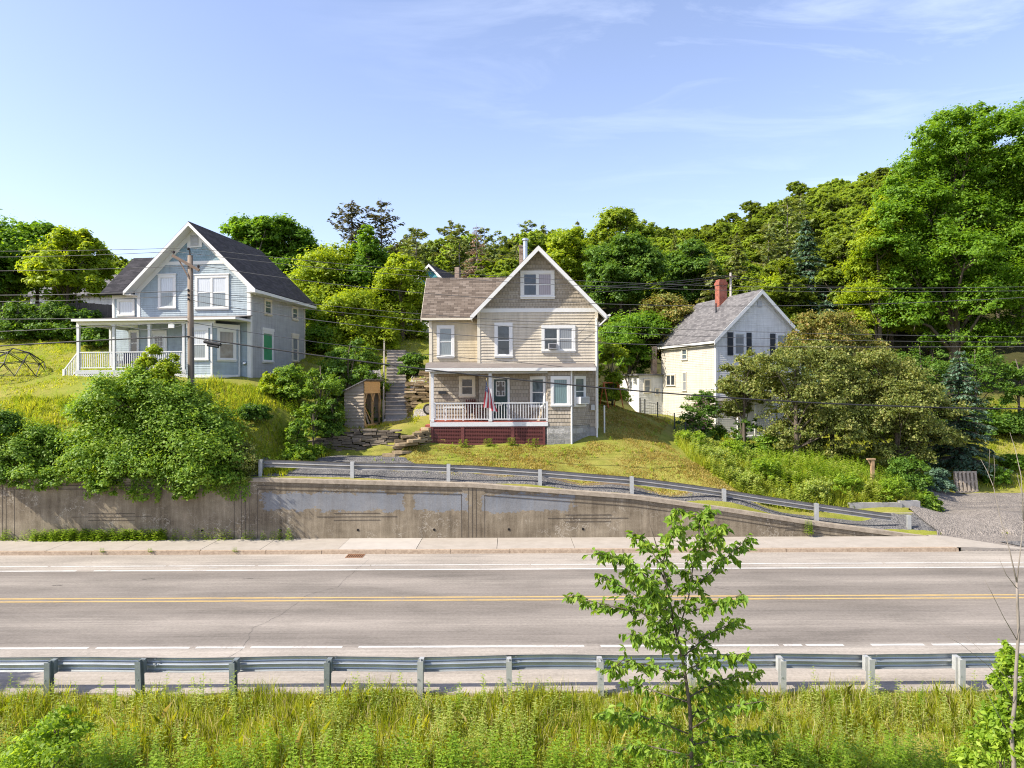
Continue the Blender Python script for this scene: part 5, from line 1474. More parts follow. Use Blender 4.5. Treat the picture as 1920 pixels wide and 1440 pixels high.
b = MB()
for s in (-1, 1): b.prism([(0, -.44, -.03), (s * 3.7, -.44, -3.83), (s * 3.7, -.44, -4.1), (0, -.44, -.32)], (0, .05, 0))
b.build('rake_board', M_trim, ro)
b = MB(); b.box(1.6, 2.1, 3, 3.5, -2.5, .1); b.build('chimney', M_brick2, t)
window(t, F0, -.5, .5, -4.6, -2.7, glass=G_mid, trim=M_trim)
q = px3(200, 520, 62)
t = thing('neighbour_house', 'low pale house with a brick chimney behind the trees beside the blue house', 'house', (q.x - 1, 62, gz(q.x, 62)), R(-5))
zq = q.z - gz(q.x, 62)
b = MB(); siding(b, F0, [(-6, -1), (4, -1), (4, zq - 1.2), (-6, zq - 1.2)], .14, .014); siding(b, Fr((4, 0, 0), (0, 1, 0), (1, 0, 0)), [(0, -1), (7, -1), (7, zq - 1.2), (3.5, zq + .9), (0, zq - 1.2)], .14, .014)
siding(b, Fr((-6, 0, 0), (0, 1, 0), (-1, 0, 0)), [(0, -1), (7, -1), (7, zq - 1.2), (3.5, zq + .9), (0, zq - 1.2)], .14, .014); siding(b, Fr((0, 7, 0), (1, 0, 0), (0, 1, 0)), [(-6, -1), (4, -1), (4, zq - 1.2), (-6, zq - 1.2)], .14, .014); b.build('wall', M_whitesid, t)
b = MB(); roof_slab(b, (-6.4, 3.5, zq + 1.1), (4.4, 3.5, zq + 1.1), (4.4, -.4, zq - 1.3), (-6.4, -.4, zq - 1.3), .1); roof_slab(b, (-6.4, 3.5, zq + 1.1), (4.4, 3.5, zq + 1.1), (4.4, 7.4, zq - 1.3), (-6.4, 7.4, zq - 1.3), .1); b.build('roof', M_roofg, t)
b = MB(); b.box(1.3, 2.0, 3.3, 4.0, zq - .3, zq + 2.1); b.build('chimney', M_brick, t)
window(t, F0, -3.5, -2.5, 1, 2.4, glass=G_mid, trim=M_trim)
# ---------------------------------------------------------------- utility pole and its wires
M_polew = plain('pole_wood', (0.21, 0.165, 0.125), 0.9, 0.25, 2, stretch=(6, 6, .5), fine=20, bmp=0.3)
M_arm = plain('crossarm_wood', (0.20, 0.145, 0.11), 0.85, 0.25, 3)
M_insul = plain('insulator_dark', (0.03, 0.022, 0.02), 0.25, 0.2)
M_cable = plain('cable_black', (0.022, 0.022, 0.024), 0.6, 0.2)
M_wire = plain('wire_grey', (0.07, 0.07, 0.072), 0.5, 0.2)
PD = 31.4
pb = px3(358, 760, PD); pz = gz(pb.x, PD)
pole = thing('utility_pole', 'weathered wooden utility pole with one tilted crossarm in front of the blue house', 'utility pole', (pb.x, PD, pz))
ptop = px3(358, 474, PD).z - pz
b = MB(); b.tube([(0.02, 0, -1), (.01, 0, 2), (0.0, 0, 5), (-.005, 0, ptop)], [.155, .145, .13, .11], 14); b.build('pole', M_polew, pole, smooth=True)
def rel(px, py, D=PD): return px3(px, py, D) - Vector((pb.x, PD, pz))
a_, c_ = rel(328, 475), rel(377, 503)
a_.y += -.18; c_.y += -.14
b = MB(); b.beam(a_, c_, .10, .12); arm = b.build('crossarm', M_arm, pole)
b = MB(); m_ = a_.lerp(c_, .25); b.beam(m_ + Vector((0, .02, -.06)), (0, -.13, m_.z - .85), .03, .05); b.build('brace', M_arm, arm)
def insul(px, py, h=.12, y=-.16):
    b = MB(); p = rel(px, py); p.y = y
    b.tube([p - Vector((0, 0, h + .14)), p - Vector((0, 0, .05))], .014, 6)
    b.lathe([(.03, -.10), (.075, -.07), (.05, -.04), (.065, -.02), (.03, .02)], 10, tuple(p)); return b.build('insulator', M_insul, pole)
insul(330, 467); insul(376, 494)
b = MB(); p = rel(355, 460); b.tube([(0.0, 0, ptop - .1), (-.03, -.02, p.z - .08)], .035, 6); b.lathe([(.03, -.10), (.075, -.07), (.05, -.04), (.065, -.02), (.03, .02)], 10, (p.x, -.02, p.z)); b.build('insulator', M_insul, pole)
for py in (540, 549, 557):
    b = MB(); z = rel(358, py).z; b.tube([(-.02, -.17, z - .05), (-.02, -.17, z + .05)], .045, 8); b.build('insulator', M_insul, pole)
b = MB(); b.tube([(.14, -.06, -.5), (.13, -.06, ptop - 3.2)], .03, 6); b.build('conduit', M_wire, pole)
def wire(pts, r, label, mat, D=PD - .12, deg=3, name='overhead_wire', n=70, group='wires strung along the road'):
    P = np.array([(px, py) for px, py in pts], dtype=float)
    Ds = np.array([p[2] if len(p) > 2 else D for p in pts]) if False else None
    # smooth hanging curve through the measured points, in real space
    W3 = [px3(px, py, D) for px, py in pts]
    X = np.array([w.x for w in W3]); Z = np.array([w.z for w in W3])
    d = min(deg, len(pts) - 1)
    co = np.polyfit(X, Z, d)
    wts = np.linspace(X[0], X[-1], n)
    b = MB(); b.tube([(x, D, float(np.polyval(co, x))) for x in wts], r, 6)
    o = b.build(name, mat, smooth=True)
    return tag(o, label, 'cable', group)
wire([(-300, 458), (0, 463), (355, 459.5)], .011, 'top wire running left from the pin on top of the utility pole', M_wire, deg=2)
wire([(-300, 468), (0, 474), (330, 466)], .011, 'wire running left from the insulator on the high end of the crossarm', M_wire, deg=2)
wire([(-300, 497), (0, 500), (376, 493)], .011, 'wire running left from the insulator on the low end of the crossarm', M_wire, deg=2)
wire([(-300, 541), (0, 545.5), (356, 540)], .016, 'pale wire running left from the pole past the blue house upper windows', M_wire, deg=2)
wire([(-300, 553), (0, 557.5), (356, 549)], .013, 'thin wire running left just below the pale one beside the blue house', M_wire, deg=2)
wire([(-300, 589), (0, 590.5), (352, 591)], .016, 'wire running left in line with the blue house porch roof', M_wire, deg=2)
wire([(-300, 620), (0, 613.5), (354, 598)], .016, 'wire running left below the blue house porch roof', M_wire, deg=2)
wire([(-300, 648), (0, 640.5), (200, 631), (356, 626)], .032, 'thick black cable running left across the blue house porch posts', M_cable)
wire([(355, 459.5), (650, 492), (944, 519), (1150, 531), (1500, 543), (1920, 546), (2200, 540)], .011, 'top wire running right from the pole across the tan house attic window', M_wire)
wire([(330, 466), (640, 503), (978, 530), (1150, 540), (1500, 550), (1920, 554), (2200, 550)], .011, 'second wire from the top crossing the tan house gable', M_wire)
wire([(376, 493), (799, 548), (911, 558), (1050, 567), (1150, 573), (1450, 578), (1920, 565), (2200, 550)], .013, 'wire crossing the tan house wing roof and dipping over the white house gable', M_wire)
wire([(358, 540), (640, 570), (899, 597), (1011, 607), (1300, 620), (1550, 630), (1920, 640), (2200, 644)], .011, 'upper of two close wires above the tan house second floor windows', M_wire)
wire([(358, 549), (640, 580), (899, 608), (1011, 618), (1117, 625), (1400, 636), (1920, 649), (2200, 652)], .011, 'lower of two close wires across the tan house second floor windows', M_wire)
wire([(358, 557), (560, 593), (780, 621), (934, 633), (1117, 643), (1350, 651), (1920, 660), (2200, 661)], .016, 'wire crossing the middle of the tan house second floor windows', M_wire)
wire([(358, 626), (400, 637), (640, 665), (800, 690), (950, 711), (1150, 733), (1400, 753), (1920, 771), (2200, 776)], .034, 'thick black cable sagging right across the tan house porch and the orchard trees', M_cable)
def drop(pts, r, label, n=40):
    W3 = [px3(*p) for p in pts]; T = np.linspace(0, 1, len(W3)); t = np.linspace(0, 1, n); d = min(3, len(pts) - 1)
    co = [np.polyfit(T, [w[k] for w in W3], d) for k in range(3)]
    b = MB(); b.tube([tuple(float(np.polyval(c, q)) for c in co) for q in t], r, 6); return tag(b.build('service_wire', M_wire, smooth=True), label, 'cable', 'service wires to the houses')
drop([(362, 600, PD), (600, 640, 32.6), (807, 663, 33.7), (940, 677, 34.3), (1075, 691, 34.95)], .014, 'service wire dropping from the pole to the tan house porch roof')
drop([(349, 602, PD), (310, 611, 33), (270, 612, 34.5), (240, 605, 36.0)], .012, 'short service wire from the pole to the blue house porch')
drop([(1116, 592, 35.8), (1100, 612, 35.85), (1077, 637, 35.9)], .008, 'thin loose wire hanging from the corner of the tan house eave')
t = thing('splice_case', 'black cable splice case hanging on the thick cable beside the pole', 'splice case', px3(399, 638, PD - .12))
b = MB(); b.tube([(-.40, 0, .06), (-.36, 0, .05), (.34, 0, -.08), (.38, 0, -.09)], [.04, .075, .075, .04], 12); b.build('case', M_cable, t)
b = MB(); b.tube([(-.25, 0, -.09), (-.22, 0, -.1), (.25, 0, -.18), (.28, 0, -.18)], [.03, .06, .06, .03], 10); b.build('lower_case', M_cable, t)
t = thing('junction_box', 'small white junction box on the service wire left of the pole', 'box', px3(322, 606, PD + .9))
b = MB(); b.box(-.13, .13, -.05, .05, -.09, .07); b.box(-.10, .10, -.055, .055, .07, .10); b.build('case', M_plas, t)
# second pole and wires behind the white house
q = px3(1371, 560, 60); g0 = gz(q.x, 60)
t = thing('utility_pole', 'pale slim utility pole standing behind the white house chimney', 'utility pole', (q.x, 60, g0))
zt_ = px3(1369, 515, 60).z - g0
b = MB(); b.tube([(0, 0, -1), (0, 0, zt_)], [.15, .10], 10); b.build('pole', plain('pole_pale', (.42, .39, .35), .9, .15), t)
b = MB(); b.beam((-.5, -.12, zt_ - .35), (.5, -.12, zt_ - .35), .08, .1); b.build('crossarm', M_arm, t)
for k, (y0, y1, lab) in enumerate(((536, 519, 'upper'), (540, 522, 'middle'), (546, 527, 'lowest'))):
    wire([(1000, y0 + 3), (1180, y0), (1368, y1)], .03, '%s of the dark wires behind the tan house running to the slim pole' % lab, M_cable, D=59.8, deg=2, group='wires on the slim pole')
for k, (y1, lab) in enumerate(((543, 'upper'), (548, 'lower'))):
    wire([(1372, 519 + 5 * k), (1500, 538 + 3 * k), (1700, y1), (2100, y1 - 3)], .028, '%s dark wire from the slim pole into the trees on the right' % lab, M_cable, D=59.8, deg=3, group='wires on the slim pole')

# ---------------------------------------------------------------- yard: stone walls, steps, wood shed
def slab_stones(name, lo, mid, hi):
    m, n, l, b = newmat(name)
    v = coord(n, l, 'Object')
    g = n.new('ShaderNodeNewGeometry')
    f = mth(n, l, 'ADD', mth(n, l, 'MULTIPLY', g.outputs['Random Per Island'], 0.5), mth(n, l, 'MULTIPLY', noise(n, l, v, 7, 5, 0.7), 0.5))
    l.new(ramp(n, l, f, [(0.2, lo), (0.5, mid), (0.85, hi)]), b.inputs['Base Color'])
    b.inputs['Roughness'].default_value = 0.92; spec(b, 0.2)
    bump(n, l, b, noise(n, l, v, 12, 5, 0.7), 0.6, 0.03)
    return m
M_slate = slab_stones('slate_stones', (0.07, 0.058, 0.045), (0.14, 0.115, 0.085), (0.26, 0.215, 0.16))
M_slate2 = slab_stones('slate_stones_warm', (0.13, 0.10, 0.06), (0.26, 0.20, 0.12), (0.40, 0.32, 0.21))
def stone_wall(label, pts, h, depth, mat, seed=3, name='stone_wall', course=(.07, .15), L=(.25, .8)):
    """dry stone wall along ground points (x, y, zbase); heights h per point"""
    rg = random.Random(seed); P = [Vector(p) for p in pts]
    o = P[0].copy(); b = MB()
    seg = [(P[i + 1] - P[i]).length for i in range(len(P) - 1)]; tot = sum(seg)
    def at(s):
        i = 0
        while i < len(seg) - 1 and s > seg[i]: s -= seg[i]; i += 1
        t = min(max(s / seg[i], 0), 1); d = (P[i + 1] - P[i]); d.z = 0
        return P[i].lerp(P[i + 1], t) - o, d.normalized(), lerp(h[i], h[i + 1], t)
    z = -.35; top = max(h)
    while z < top:
        c = rg.uniform(*course); s = -rg.uniform(0, .3)
        while s < tot:
            w = rg.uniform(*L); p, d, hh = at(max(0, s + w / 2))
            if z < hh + rg.uniform(-.08, .05):
                n_ = Vector((d.y, -d.x, 0)); w2 = min(w, tot + .1 - s) / 2 - .012; pr = rg.uniform(-.06, .07)
                if w2 > .05:
                    q = lambda a, e, zz: tuple(p + d * a + n_ * e + Vector((0, 0, zz)))
                    j = lambda: rg.uniform(-.022, .022)
                    b.hexa([q(-w2 + j(), pr + j(), z), q(w2 + j(), pr + j(), z + j() * .4), q(w2, -depth, z), q(-w2, -depth, z), q(-w2 + j(), pr + j(), z + c - .012), q(w2 + j(), pr + j(), z + c - .012 + j() * .4), q(w2, -depth, z + c - .012), q(-w2, -depth, z + c - .012)])
            s += w
        z += c
    oo = b.build(name, mat, loc=o); return tag(oo, label, 'stone wall')
def G(px, D, dz=0.0):
    x = (px - 960) * D / FPX; return (x, D, gz(x, D) + dz)
def gxy(x, y, dz=0): return (x, y, gz(x, y) + dz)
p = [G(560, 33.9), G(620, 34.5), G(700, 34.7), G(745, 34.6)]
stone_wall('low dark dry stone wall behind the gravel, left of the lattice porch', [p[0], p[1], p[2], p[3]], [.55, .95, .85, .8], .5, M_slate, 3)
p = [G(748, 34.2), G(790, 34.5), G(806, 34.9)]
stone_wall('short stepped slate wall beside the lattice porch', p, [.45, .6, .75], .6, M_slate2, 5)
# slate steps between gravel and yard
st = thing('slate_step', 'rough slate slab step at the foot of the short slate wall', 'step', G(738, 33.8), 0, 'slate steps')
def slab(t, w, d, h, seed):
    rg = random.Random(seed); b = MB(); pts = [(w * math.cos(a) * rg.uniform(.85, 1.1), d * math.sin(a) * rg.uniform(.8, 1.1), 0) for a in np.linspace(0, 2 * math.pi, 10)[:-1]]
    b.prism(pts, (0, 0, h)); b.build('slab', M_slate2, t)
slab(st, .55, .3, .14, 1)
for k, (px, D, w, dz, lab) in enumerate(((752, 33.75, .5, .06, 'broad slate slab step set lowest in the lawn edge'), (762, 34.05, .6, .22, 'slate slab step lying on the lower one by the lawn'), (776, 34.1, .55, .36, 'topmost slate slab step next to the porch corner'))):
    g_ = G(px, D); s_ = thing('slate_step', lab, 'step', (g_[0], g_[1], g_[2] + dz - .05), k * .7, 'slate steps'); slab(s_, w, .32, .12, 10 + k)
p = [G(764, 39.4), G(790, 39.5), G(815, 39.6)]
stone_wall('lower tier of the warm brown stone terrace wall beside the stairs', p, [1.0, 1.0, 1.0], .5, M_slate2, 8)
p = [(a, y + .55, z + .95) for a, y, z in p]
stone_wall('upper tier of the warm brown stone terrace wall beside the stairs', p, [.75, .75, .75], .5, M_slate2, 9)
# stairs up the slope
M_step = concrete('stair_treads', (0.34, 0.30, 0.25), (0.5, 0.45, 0.385), scale=3)
s0 = Vector(G(742, 38.6)); zb = px3(742, 781, 38.6).z; zt_ = px3(743, 655, 47.2).z
s1x = px3(743, 655, 47.2).x
stt = thing('outdoor_stairs', 'long flight of worn grey steps climbing the slope behind the wood shed', 'stairs', (s0.x, 38.6, zb))
N = 19
b = MB()
for k in range(N):
    t0 = k / N; y0 = lerp(0, 8.6, t0); y1 = lerp(0, 8.6, (k + 1) / N) + .03; xo = lerp(0, s1x - s0.x, t0); z1 = (zt_ - zb) * (k + 1) / N
    w = .58
    b.box(xo - w, xo + w, y0, y1 + .3, z1 - .6, z1 - .05, 1); b.box(xo - w - .03, xo + w + .03, y0 - .04, y1 + .02, z1 - .05, z1, 0)
b.build('steps', [M_step, M_concf], stt)
b = MB()
for sx in (-.72,):
    for k in range(5):
        t0 = k / 4; y = lerp(.3, 8.2, t0); z = lerp(.1, zt_ - zb, t0); xo = lerp(0, s1x - s0.x, t0); b.box(xo + sx - .05, xo + sx + .05, y - .05, y + .05, z - .5, z + .85)
    b.beam((sx, .3, .92), (s1x - s0.x + sx, 8.2, zt_ - zb + .82), .05, .09)
b.build('handrail', plain('handrail_wood', (.34, .31, .27), .85, .2), stt)
M_gravp = gravel('slope_gravel_pale', (0.16, 0.15, 0.14), (0.27, 0.255, 0.24), (0.40, 0.375, 0.34))
def along(t, o): return (lerp(STAIR[0], STAIR[1], t) + o, lerp(38.6, 47.2, t))
drape('gravel_slope', [((along(t, 0)[0] - wl_, along(t, 0)[1]), (along(t, 0)[0] - .82, along(t, 0)[1])) for t, wl_ in ((-.02, 1.3), (.3, 1.5), (.6, 1.9), (.8, 1.7))], M_gravp, .05, 40, 8, .05, 6)
drape('gravel_slope', [((along(t, 0)[0] + .82, along(t, 0)[1]), (along(t, 0)[0] + wl_, along(t, 0)[1])) for t, wl_ in ((.22, 2.2), (.45, 2.3), (.65, 1.9), (.8, 1.4))], M_gravp, .05, 40, 8, .05, 7)
drape('gravel_slope', [((-7.0, 37.9), (-7.0, 38.5)), ((-5.4, 37.9), (-5.4, 39.1)), ((-4.6, 38.0), (-4.6, 39.0))], M_gravp, .05, 30, 8, .08, 8)
# wood shed
so = Vector((px3(682, 798, 36.6).x, 36.6, px3(682, 799, 36.6).z))
shed = thing('wood_shed', 'small open lean-to wood shed of grey boards beside the stairs', 'shed', so, R(-5))
SW, SL, SH, SB = -1.02, 3.0, px3(682, 713, 36.6).z - so.z, px3(646, 731, 36.6).z - so.z
b = MB(); nb = 12
F_ = Fr((0, 0, 0), (1, 0, 0), (0, -1, 0))
siding(b, F_, [(SW, -.2), (0, -.2), (0, SH), (SW, SB)], .17, .045); siding(b, Fr((0, SL, 0), (1, 0, 0), (0, 1, 0)), [(SW, -.2), (0, -.2), (0, SH), (SW, SB)], .17, .045)
siding(b, Fr((SW, 0, 0), (0, 1, 0), (-1, 0, 0)), [(0, -.2), (SL, -.2), (SL, SB), (0, SB)], .17, .02)
F2 = Fr((SW + .06, 0, 0), (0, 1, 0), (1, 0, 0)); siding(b, F2, [(0.05, -.2), (SL - .05, -.2), (SL - .05, SB), (0.05, SB)], .17, .02)
b.build('plank_wall', M_wood, shed)
b = MB(); FR = Fr((0.02, 0, 0), (0, 1, 0), (1, 0, 0))
siding(b, FR, [(0, SH - .62), (SL, SH - .62), (SL, SH), (0, SH)], .15, .02); b.build('header_boards', M_newwood, shed)
b = MB()
for y in (0.03, SL * .5, SL - .08):
    FR.box(b, y - .03, y + .06, -.1, SH - .62, -.06, .03)
for y, s in ((.1, 1), (SL * .5, -1), (SL * .5 + .05, 1), (SL - .1, -1)): b.beam((.03, y, SH - 1.05), (.03, y + .32 * s, SH - .64), .05, .05)
FR.box(b, 0, SL, -.1, .12, -.04, .025); b.build('frame', M_newwood, shed)
b = MB(); b.prism([(.18, -.2, SH + .14), (.18, SL + .2, SH + .14), (SW - .15, SL + .2, SB - .02), (SW - .15, -.2, SB - .02)], (0, 0, -.06)); b.build('roof', M_roofg, shed)
for k in range(3):
    t = thing('lumber_board', ['long board leaning inside the wood shed doorway', 'dark plank leaning at the back of the wood shed', 'short pale board leaning in the wood shed'][k], 'board', so + Vector((-.3 + .05 * k, .8 + .7 * k, 0)), R(-5))
    b = MB(); b.beam((.25, 0, 0), (-.25, .25 - .1 * k, 1.5 - .25 * k), .14, .03); b.build('board', [M_newwood, M_wood, M_newwood][k], t)
# black wheel leaning beside the porch
w_ = px3(803, 766, 37.4)
t = thing('wheel', 'dark round wheel leaning against the left end of the porch', 'wheel', (w_.x, 37.4, w_.z))
t.rotation_euler = (R(80), 0, R(25))
b = MB(); b.tube([(.25 * math.cos(a), .25 * math.sin(a), 0) for a in np.linspace(0, 2 * math.pi, 22)], .05, 8); b.build('tyre', M_cable, t)
b = MB(); b.lathe([(.2, -.015), (.2, .015)], 18); b.lathe([(.05, -.05), (.05, .05)], 10); b.build('rim', M_graydeck, t)

# ---------------------------------------------------------------- fences, posts and play things
M_fence = plain('fence_weathered', (0.10, 0.085, 0.078), 0.9, 0.25, 1.2, stretch=(5, 1, .6))
x0, x1 = px3(-60, 600, 47.6).x, px3(214, 600, 47.6).x
t = thing('board_fence', 'tall dark weathered board fence under the trees left of the blue house', 'fence', (x0, 47.6, 0))
b = MB(); x = 0.0; posts = []
rg = random.Random(4)
while x < x1 - x0:
    w = .15; zb_ = gz(x0 + x, 47.6); b.box(x, x + w - .008, 0, .022 + rg.uniform(0, .006), zb_ - .1, zb_ + 2.35 + rg.uniform(-.02, .02)); x += w
b.build('boards', M_fence, t)
for k in range(5):
    b = MB(); xq = k * (x1 - x0) / 4; zb_ = gz(x0 + xq, 47.6); b.box(xq - .06, xq + .06, -.1, -.005, zb_ - .2, zb_ + 2.45); b.build('post', M_fence, t)
M_black = plain('tube_black', (0.02, 0.02, 0.022), 0.5, 0.2)
import bmesh
dc = px3(26, 712, 38.2); dzg = gz(dc.x, 38.2)
t = thing('climbing_dome', 'black tube geodesic climbing dome on the lawn left of the blue house', 'climbing frame', (dc.x, 38.2, dzg - .05))
bm = bmesh.new(); bmesh.ops.create_icosphere(bm, subdivisions=2, radius=1.0)
b = MB()
for e in bm.edges:
    p, q = e.verts[0].co, e.verts[1].co
    if p.z > -.05 and q.z > -.05: b.tube([(p.x * 1.6, p.y * 1.6, p.z * 1.5), (q.x * 1.6, q.y * 1.6, q.z * 1.5)], .022, 6)
bm.free(); b.build('frame', M_black, t)
M_pw = plain('post_white', (.6, .6, .58), .6, .1)
g_ = G(1133, 36.6); t = thing('white_post', 'thin white post standing at the right corner of the tan house', 'post', g_)
b = MB(); b.box(-.035, .035, -.035, .035, -.2, 1.35); b.build('shaft', M_pw, t); b = MB(); b.lathe([(.05, 1.35), (.05, 1.39), (.02, 1.42)], 8); b.build('cap', M_pw, t)
M_or = plain('play_orange', (.42, .11, .03), .5, .2)
g_ = G(1146, 42.5); t = thing('play_swing', 'small orange A-frame play swing in the side yard of the tan house', 'swing', g_, R(30))
for k, sx in enumerate((-.55, .55)):
    for sy in (-.45, .45): b = MB(); b.tube([(sx, sy, 0), (sx, 0, 1.5)], .035, 6); b.build('leg', M_or, t)
b = MB(); b.tube([(-.62, 0, 1.5), (.62, 0, 1.5)], .04, 6); b.build('crossbar', M_or, t)
b = MB(); b.box(-.2, .2, -.1, .1, .45, .49); b.tube([(-.18, 0, .47), (-.18, 0, 1.5)], .01, 5); b.tube([(.18, 0, .47), (.18, 0, 1.5)], .01, 5); b.build('seat', M_black, t)
fp = [G(1200, 45.5), G(1209, 44.6), G(1233, 43.0), G(1264, 40.6), G(1285, 38.5)]
t = thing('wire_fence', 'low wire fence on dark metal posts between the lawn and the white house', 'fence', fp[0])
for p in fp:
    b = MB(); d = Vector(p) - Vector(fp[0]); b.box(d.x - .03, d.x + .03, d.y - .03, d.y + .03, d.z - .2, d.z + 1.05); b.build('post', M_shutter, t)
b = MB()
for p, q in zip(fp[:-1], fp[1:]):
    p, q = Vector(p) - Vector(fp[0]), Vector(q) - Vector(fp[0])
    for h in (.1, .3, .5, .7, .9): b.tube([p + Vector((0, 0, h)), q + Vector((0, 0, h))], .006, 4)
    nv = int((q - p).length / .25)
    for k in range(1, nv): c = p.lerp(q, k / nv); b.tube([c + Vector((0, 0, .1)), c + Vector((0, 0, .9))], .005, 4)
b.build('wire_mesh', M_wire, t)
g_ = G(1635, 33.3); t = thing('wooden_post', 'brown wooden post with a short crossboard in the tall weeds', 'post', g_)
hh = px3(1635, 868, 33.3).z - g_[2]
M_pbr = plain('post_brown', (.33, .22, .12), .85, .2, 3, stretch=(4, 4, .6)); b = MB(); b.box(-.07, .07, -.07, .07, -.3, hh); b.build('shaft', M_pbr, t)
b = MB(); b.box(-.24, .12, -.09, .09, hh, hh + .07); b.beam((-.2, 0, hh), (-.07, 0, hh - .25), .05, .05); b.build('crossboard', M_pbr, t)
g_ = G(1812, 37.2); t = thing('wooden_pallet', 'grey wooden pallet standing on edge under the blue spruce', 'pallet', (g_[0], g_[1], g_[2] + .02), R(4)); t.rotation_euler = (R(-8), 0, R(4))
b = MB()
for k in range(6): u = lerp(-.6, .48, k / 5); b.box(u, u + .12, -.07, -.05, 0.09, 1.12); b.box(u, u + .12, .05, .07, 0.09, 1.12)
b.build('boards', M_wood, t)
for z in (.02, .53, 1.03): b = MB(); b.box(-.62, .62, -.05, .05, z, z + .1); b.build('stringer', M_wood, t)
for k, (xa, xb, px) in enumerate(((0, 2.3, 1590), (0, .9, 1683))):
    g_ = G(px, 31.75); t = thing('concrete_block', ['long pale concrete kerb block at the edge of the weeds behind the guard rail', 'short concrete block at the right end of the long kerb block'][k], 'block', (g_[0], 31.75, g_[2]), R(-1.5))
    b = MB(); b.box(xa, xb, -.14, .14, -.15, .20); b.build('block', M_concf, t)
g_ = G(1590, 31.2); t = thing('timber_edging', 'flat pale timber lying on the gravel in front of the concrete blocks', 'timber', (g_[0] + .4, 31.2, g_[2] + .05), R(-2)); b = MB(); b.box(0, 3.0, -.07, .07, -.02, .1); b.build('beam', M_walk, t)
# ---------------------------------------------------------------- foliage
def leafmat(name, cols, trans=0.38, tcol=None, rough=0.55, objvar=0.0):
    m, n, l, b = newmat(name)
    g = n.new('ShaderNodeNewGeometry')
    f = g.outputs['Random Per Island']
    v = coord(n, l, 'Object')
    f = mth(n, l, 'MULTIPLY_ADD', noise(n, l, v, 0.9, 3), 0.7, mth(n, l, 'MULTIPLY_ADD', f, 0.55, -0.12))
    if objvar:
        oi = n.new('ShaderNodeObjectInfo'); f = mth(n, l, 'ADD', f, mth(n, l, 'MULTIPLY_ADD', oi.outputs['Random'], objvar, -objvar / 2))
    k = len(cols); c = ramp(n, l, f, [(0.2 + 0.6 * i / (k - 1), cols[i]) for i in range(k)])
    if objvar:
        hs = n.new('ShaderNodeHueSaturation'); l.new(c, hs.inputs['Color'])
        l.new(mth(n, l, 'MULTIPLY_ADD', oi.outputs['Random'], 0.04, 0.476), hs.inputs['Hue'])
        c = hs.outputs[0]
    l.new(c, b.inputs['Base Color']); b.inputs['Roughness'].default_value = rough; spec(b, 0.35)
    tr = n.new('ShaderNodeBsdfTranslucent')
    l.new(mixc(n, l, 1.0, c, tcol or (1.75, 1.6, 0.7), 'MULTIPLY'), tr.inputs['Color'])
    mx = n.new('ShaderNodeMixShader'); mx.inputs[0].default_value = trans
    l.new(b.outputs[0], mx.inputs[1]); l.new(tr.outputs[0], mx.inputs[2])
    l.new(mx.outputs[0], n['Material Output'].inputs['Surface'])
    return m
M_leaf = leafmat('leaf_maple', [(0.078, 0.165, 0.012), (0.135, 0.265, 0.018), (0.215, 0.35, 0.032)], 0.5)
M_leafy = leafmat('leaf_yellow_green', [(0.1708, 0.2562, 0.0122), (0.2562, 0.3538, 0.0171), (0.3538, 0.4209, 0.0342)], 0.5)
M_leafd = leafmat('leaf_dark', [(0.0549, 0.1281, 0.0159), (0.0976, 0.1952, 0.022), (0.1586, 0.2623, 0.0342)], 0.4)
M_leafo = leafmat('leaf_olive', [(0.10, 0.135, 0.028), (0.17, 0.215, 0.042), (0.29, 0.285, 0.085)], 0.33)
M_leafr = leafmat('leaf_bronze', [(0.1098, 0.1464, 0.0244), (0.1952, 0.2135, 0.0366), (0.305, 0.2135, 0.061)], 0.3)
M_forest = leafmat('leaf_forest', [(0.11, 0.18, 0.018), (0.19, 0.285, 0.026), (0.28, 0.36, 0.045)], 0.5, objvar=0.95)
M_pine = leafmat('needle_pine', [(0.0976, 0.1464, 0.0366), (0.1708, 0.2196, 0.0549), (0.2562, 0.2928, 0.0854)], 0.25, objvar=0.35)
M_spruce = leafmat('needle_blue_spruce', [(0.0488, 0.1037, 0.061), (0.0854, 0.1586, 0.0976), (0.1586, 0.2379, 0.1525)], 0.2)
M_arbor = leafmat('needle_dark_brown', [(0.061, 0.0708, 0.0305), (0.1037, 0.1037, 0.0427), (0.1708, 0.1525, 0.0671)], 0.2)
M_dead = leafmat('needle_dead', [(0.1952, 0.122, 0.0793), (0.305, 0.2013, 0.1342), (0.3904, 0.2806, 0.1952)], 0.1)
M_bark = plain('bark_brown', (0.10, 0.08, 0.06), 0.95, 0.3, 4, stretch=(5, 5, .8), fine=20)
M_barkg = plain('bark_grey', (0.2, 0.175, 0.15), 0.95, 0.3, 4, stretch=(5, 5, .8), fine=20)
M_flower = leafmat('flower_pink', [(0.32, 0.14, 0.17), (0.42, 0.22, 0.25), (0.5, 0.32, 0.34)], 0.3, (1, .8, .8))
M_sap = leafmat('leaf_sapling', [(0.095, 0.20, 0.016), (0.16, 0.275, 0.022), (0.24, 0.34, 0.04)], 0.4)
M_rhus = leafmat('leaf_bush', [(0.0854, 0.183, 0.0159), (0.1586, 0.2745, 0.0244), (0.2684, 0.3782, 0.0488)], 0.42)

def unit(rg, n):
    v = rg.normal(size=(n, 3)); return v / np.linalg.norm(v, axis=1, keepdims=True)
def nrm(v): return v / np.maximum(np.linalg.norm(v, axis=1, keepdims=True), 1e-9)

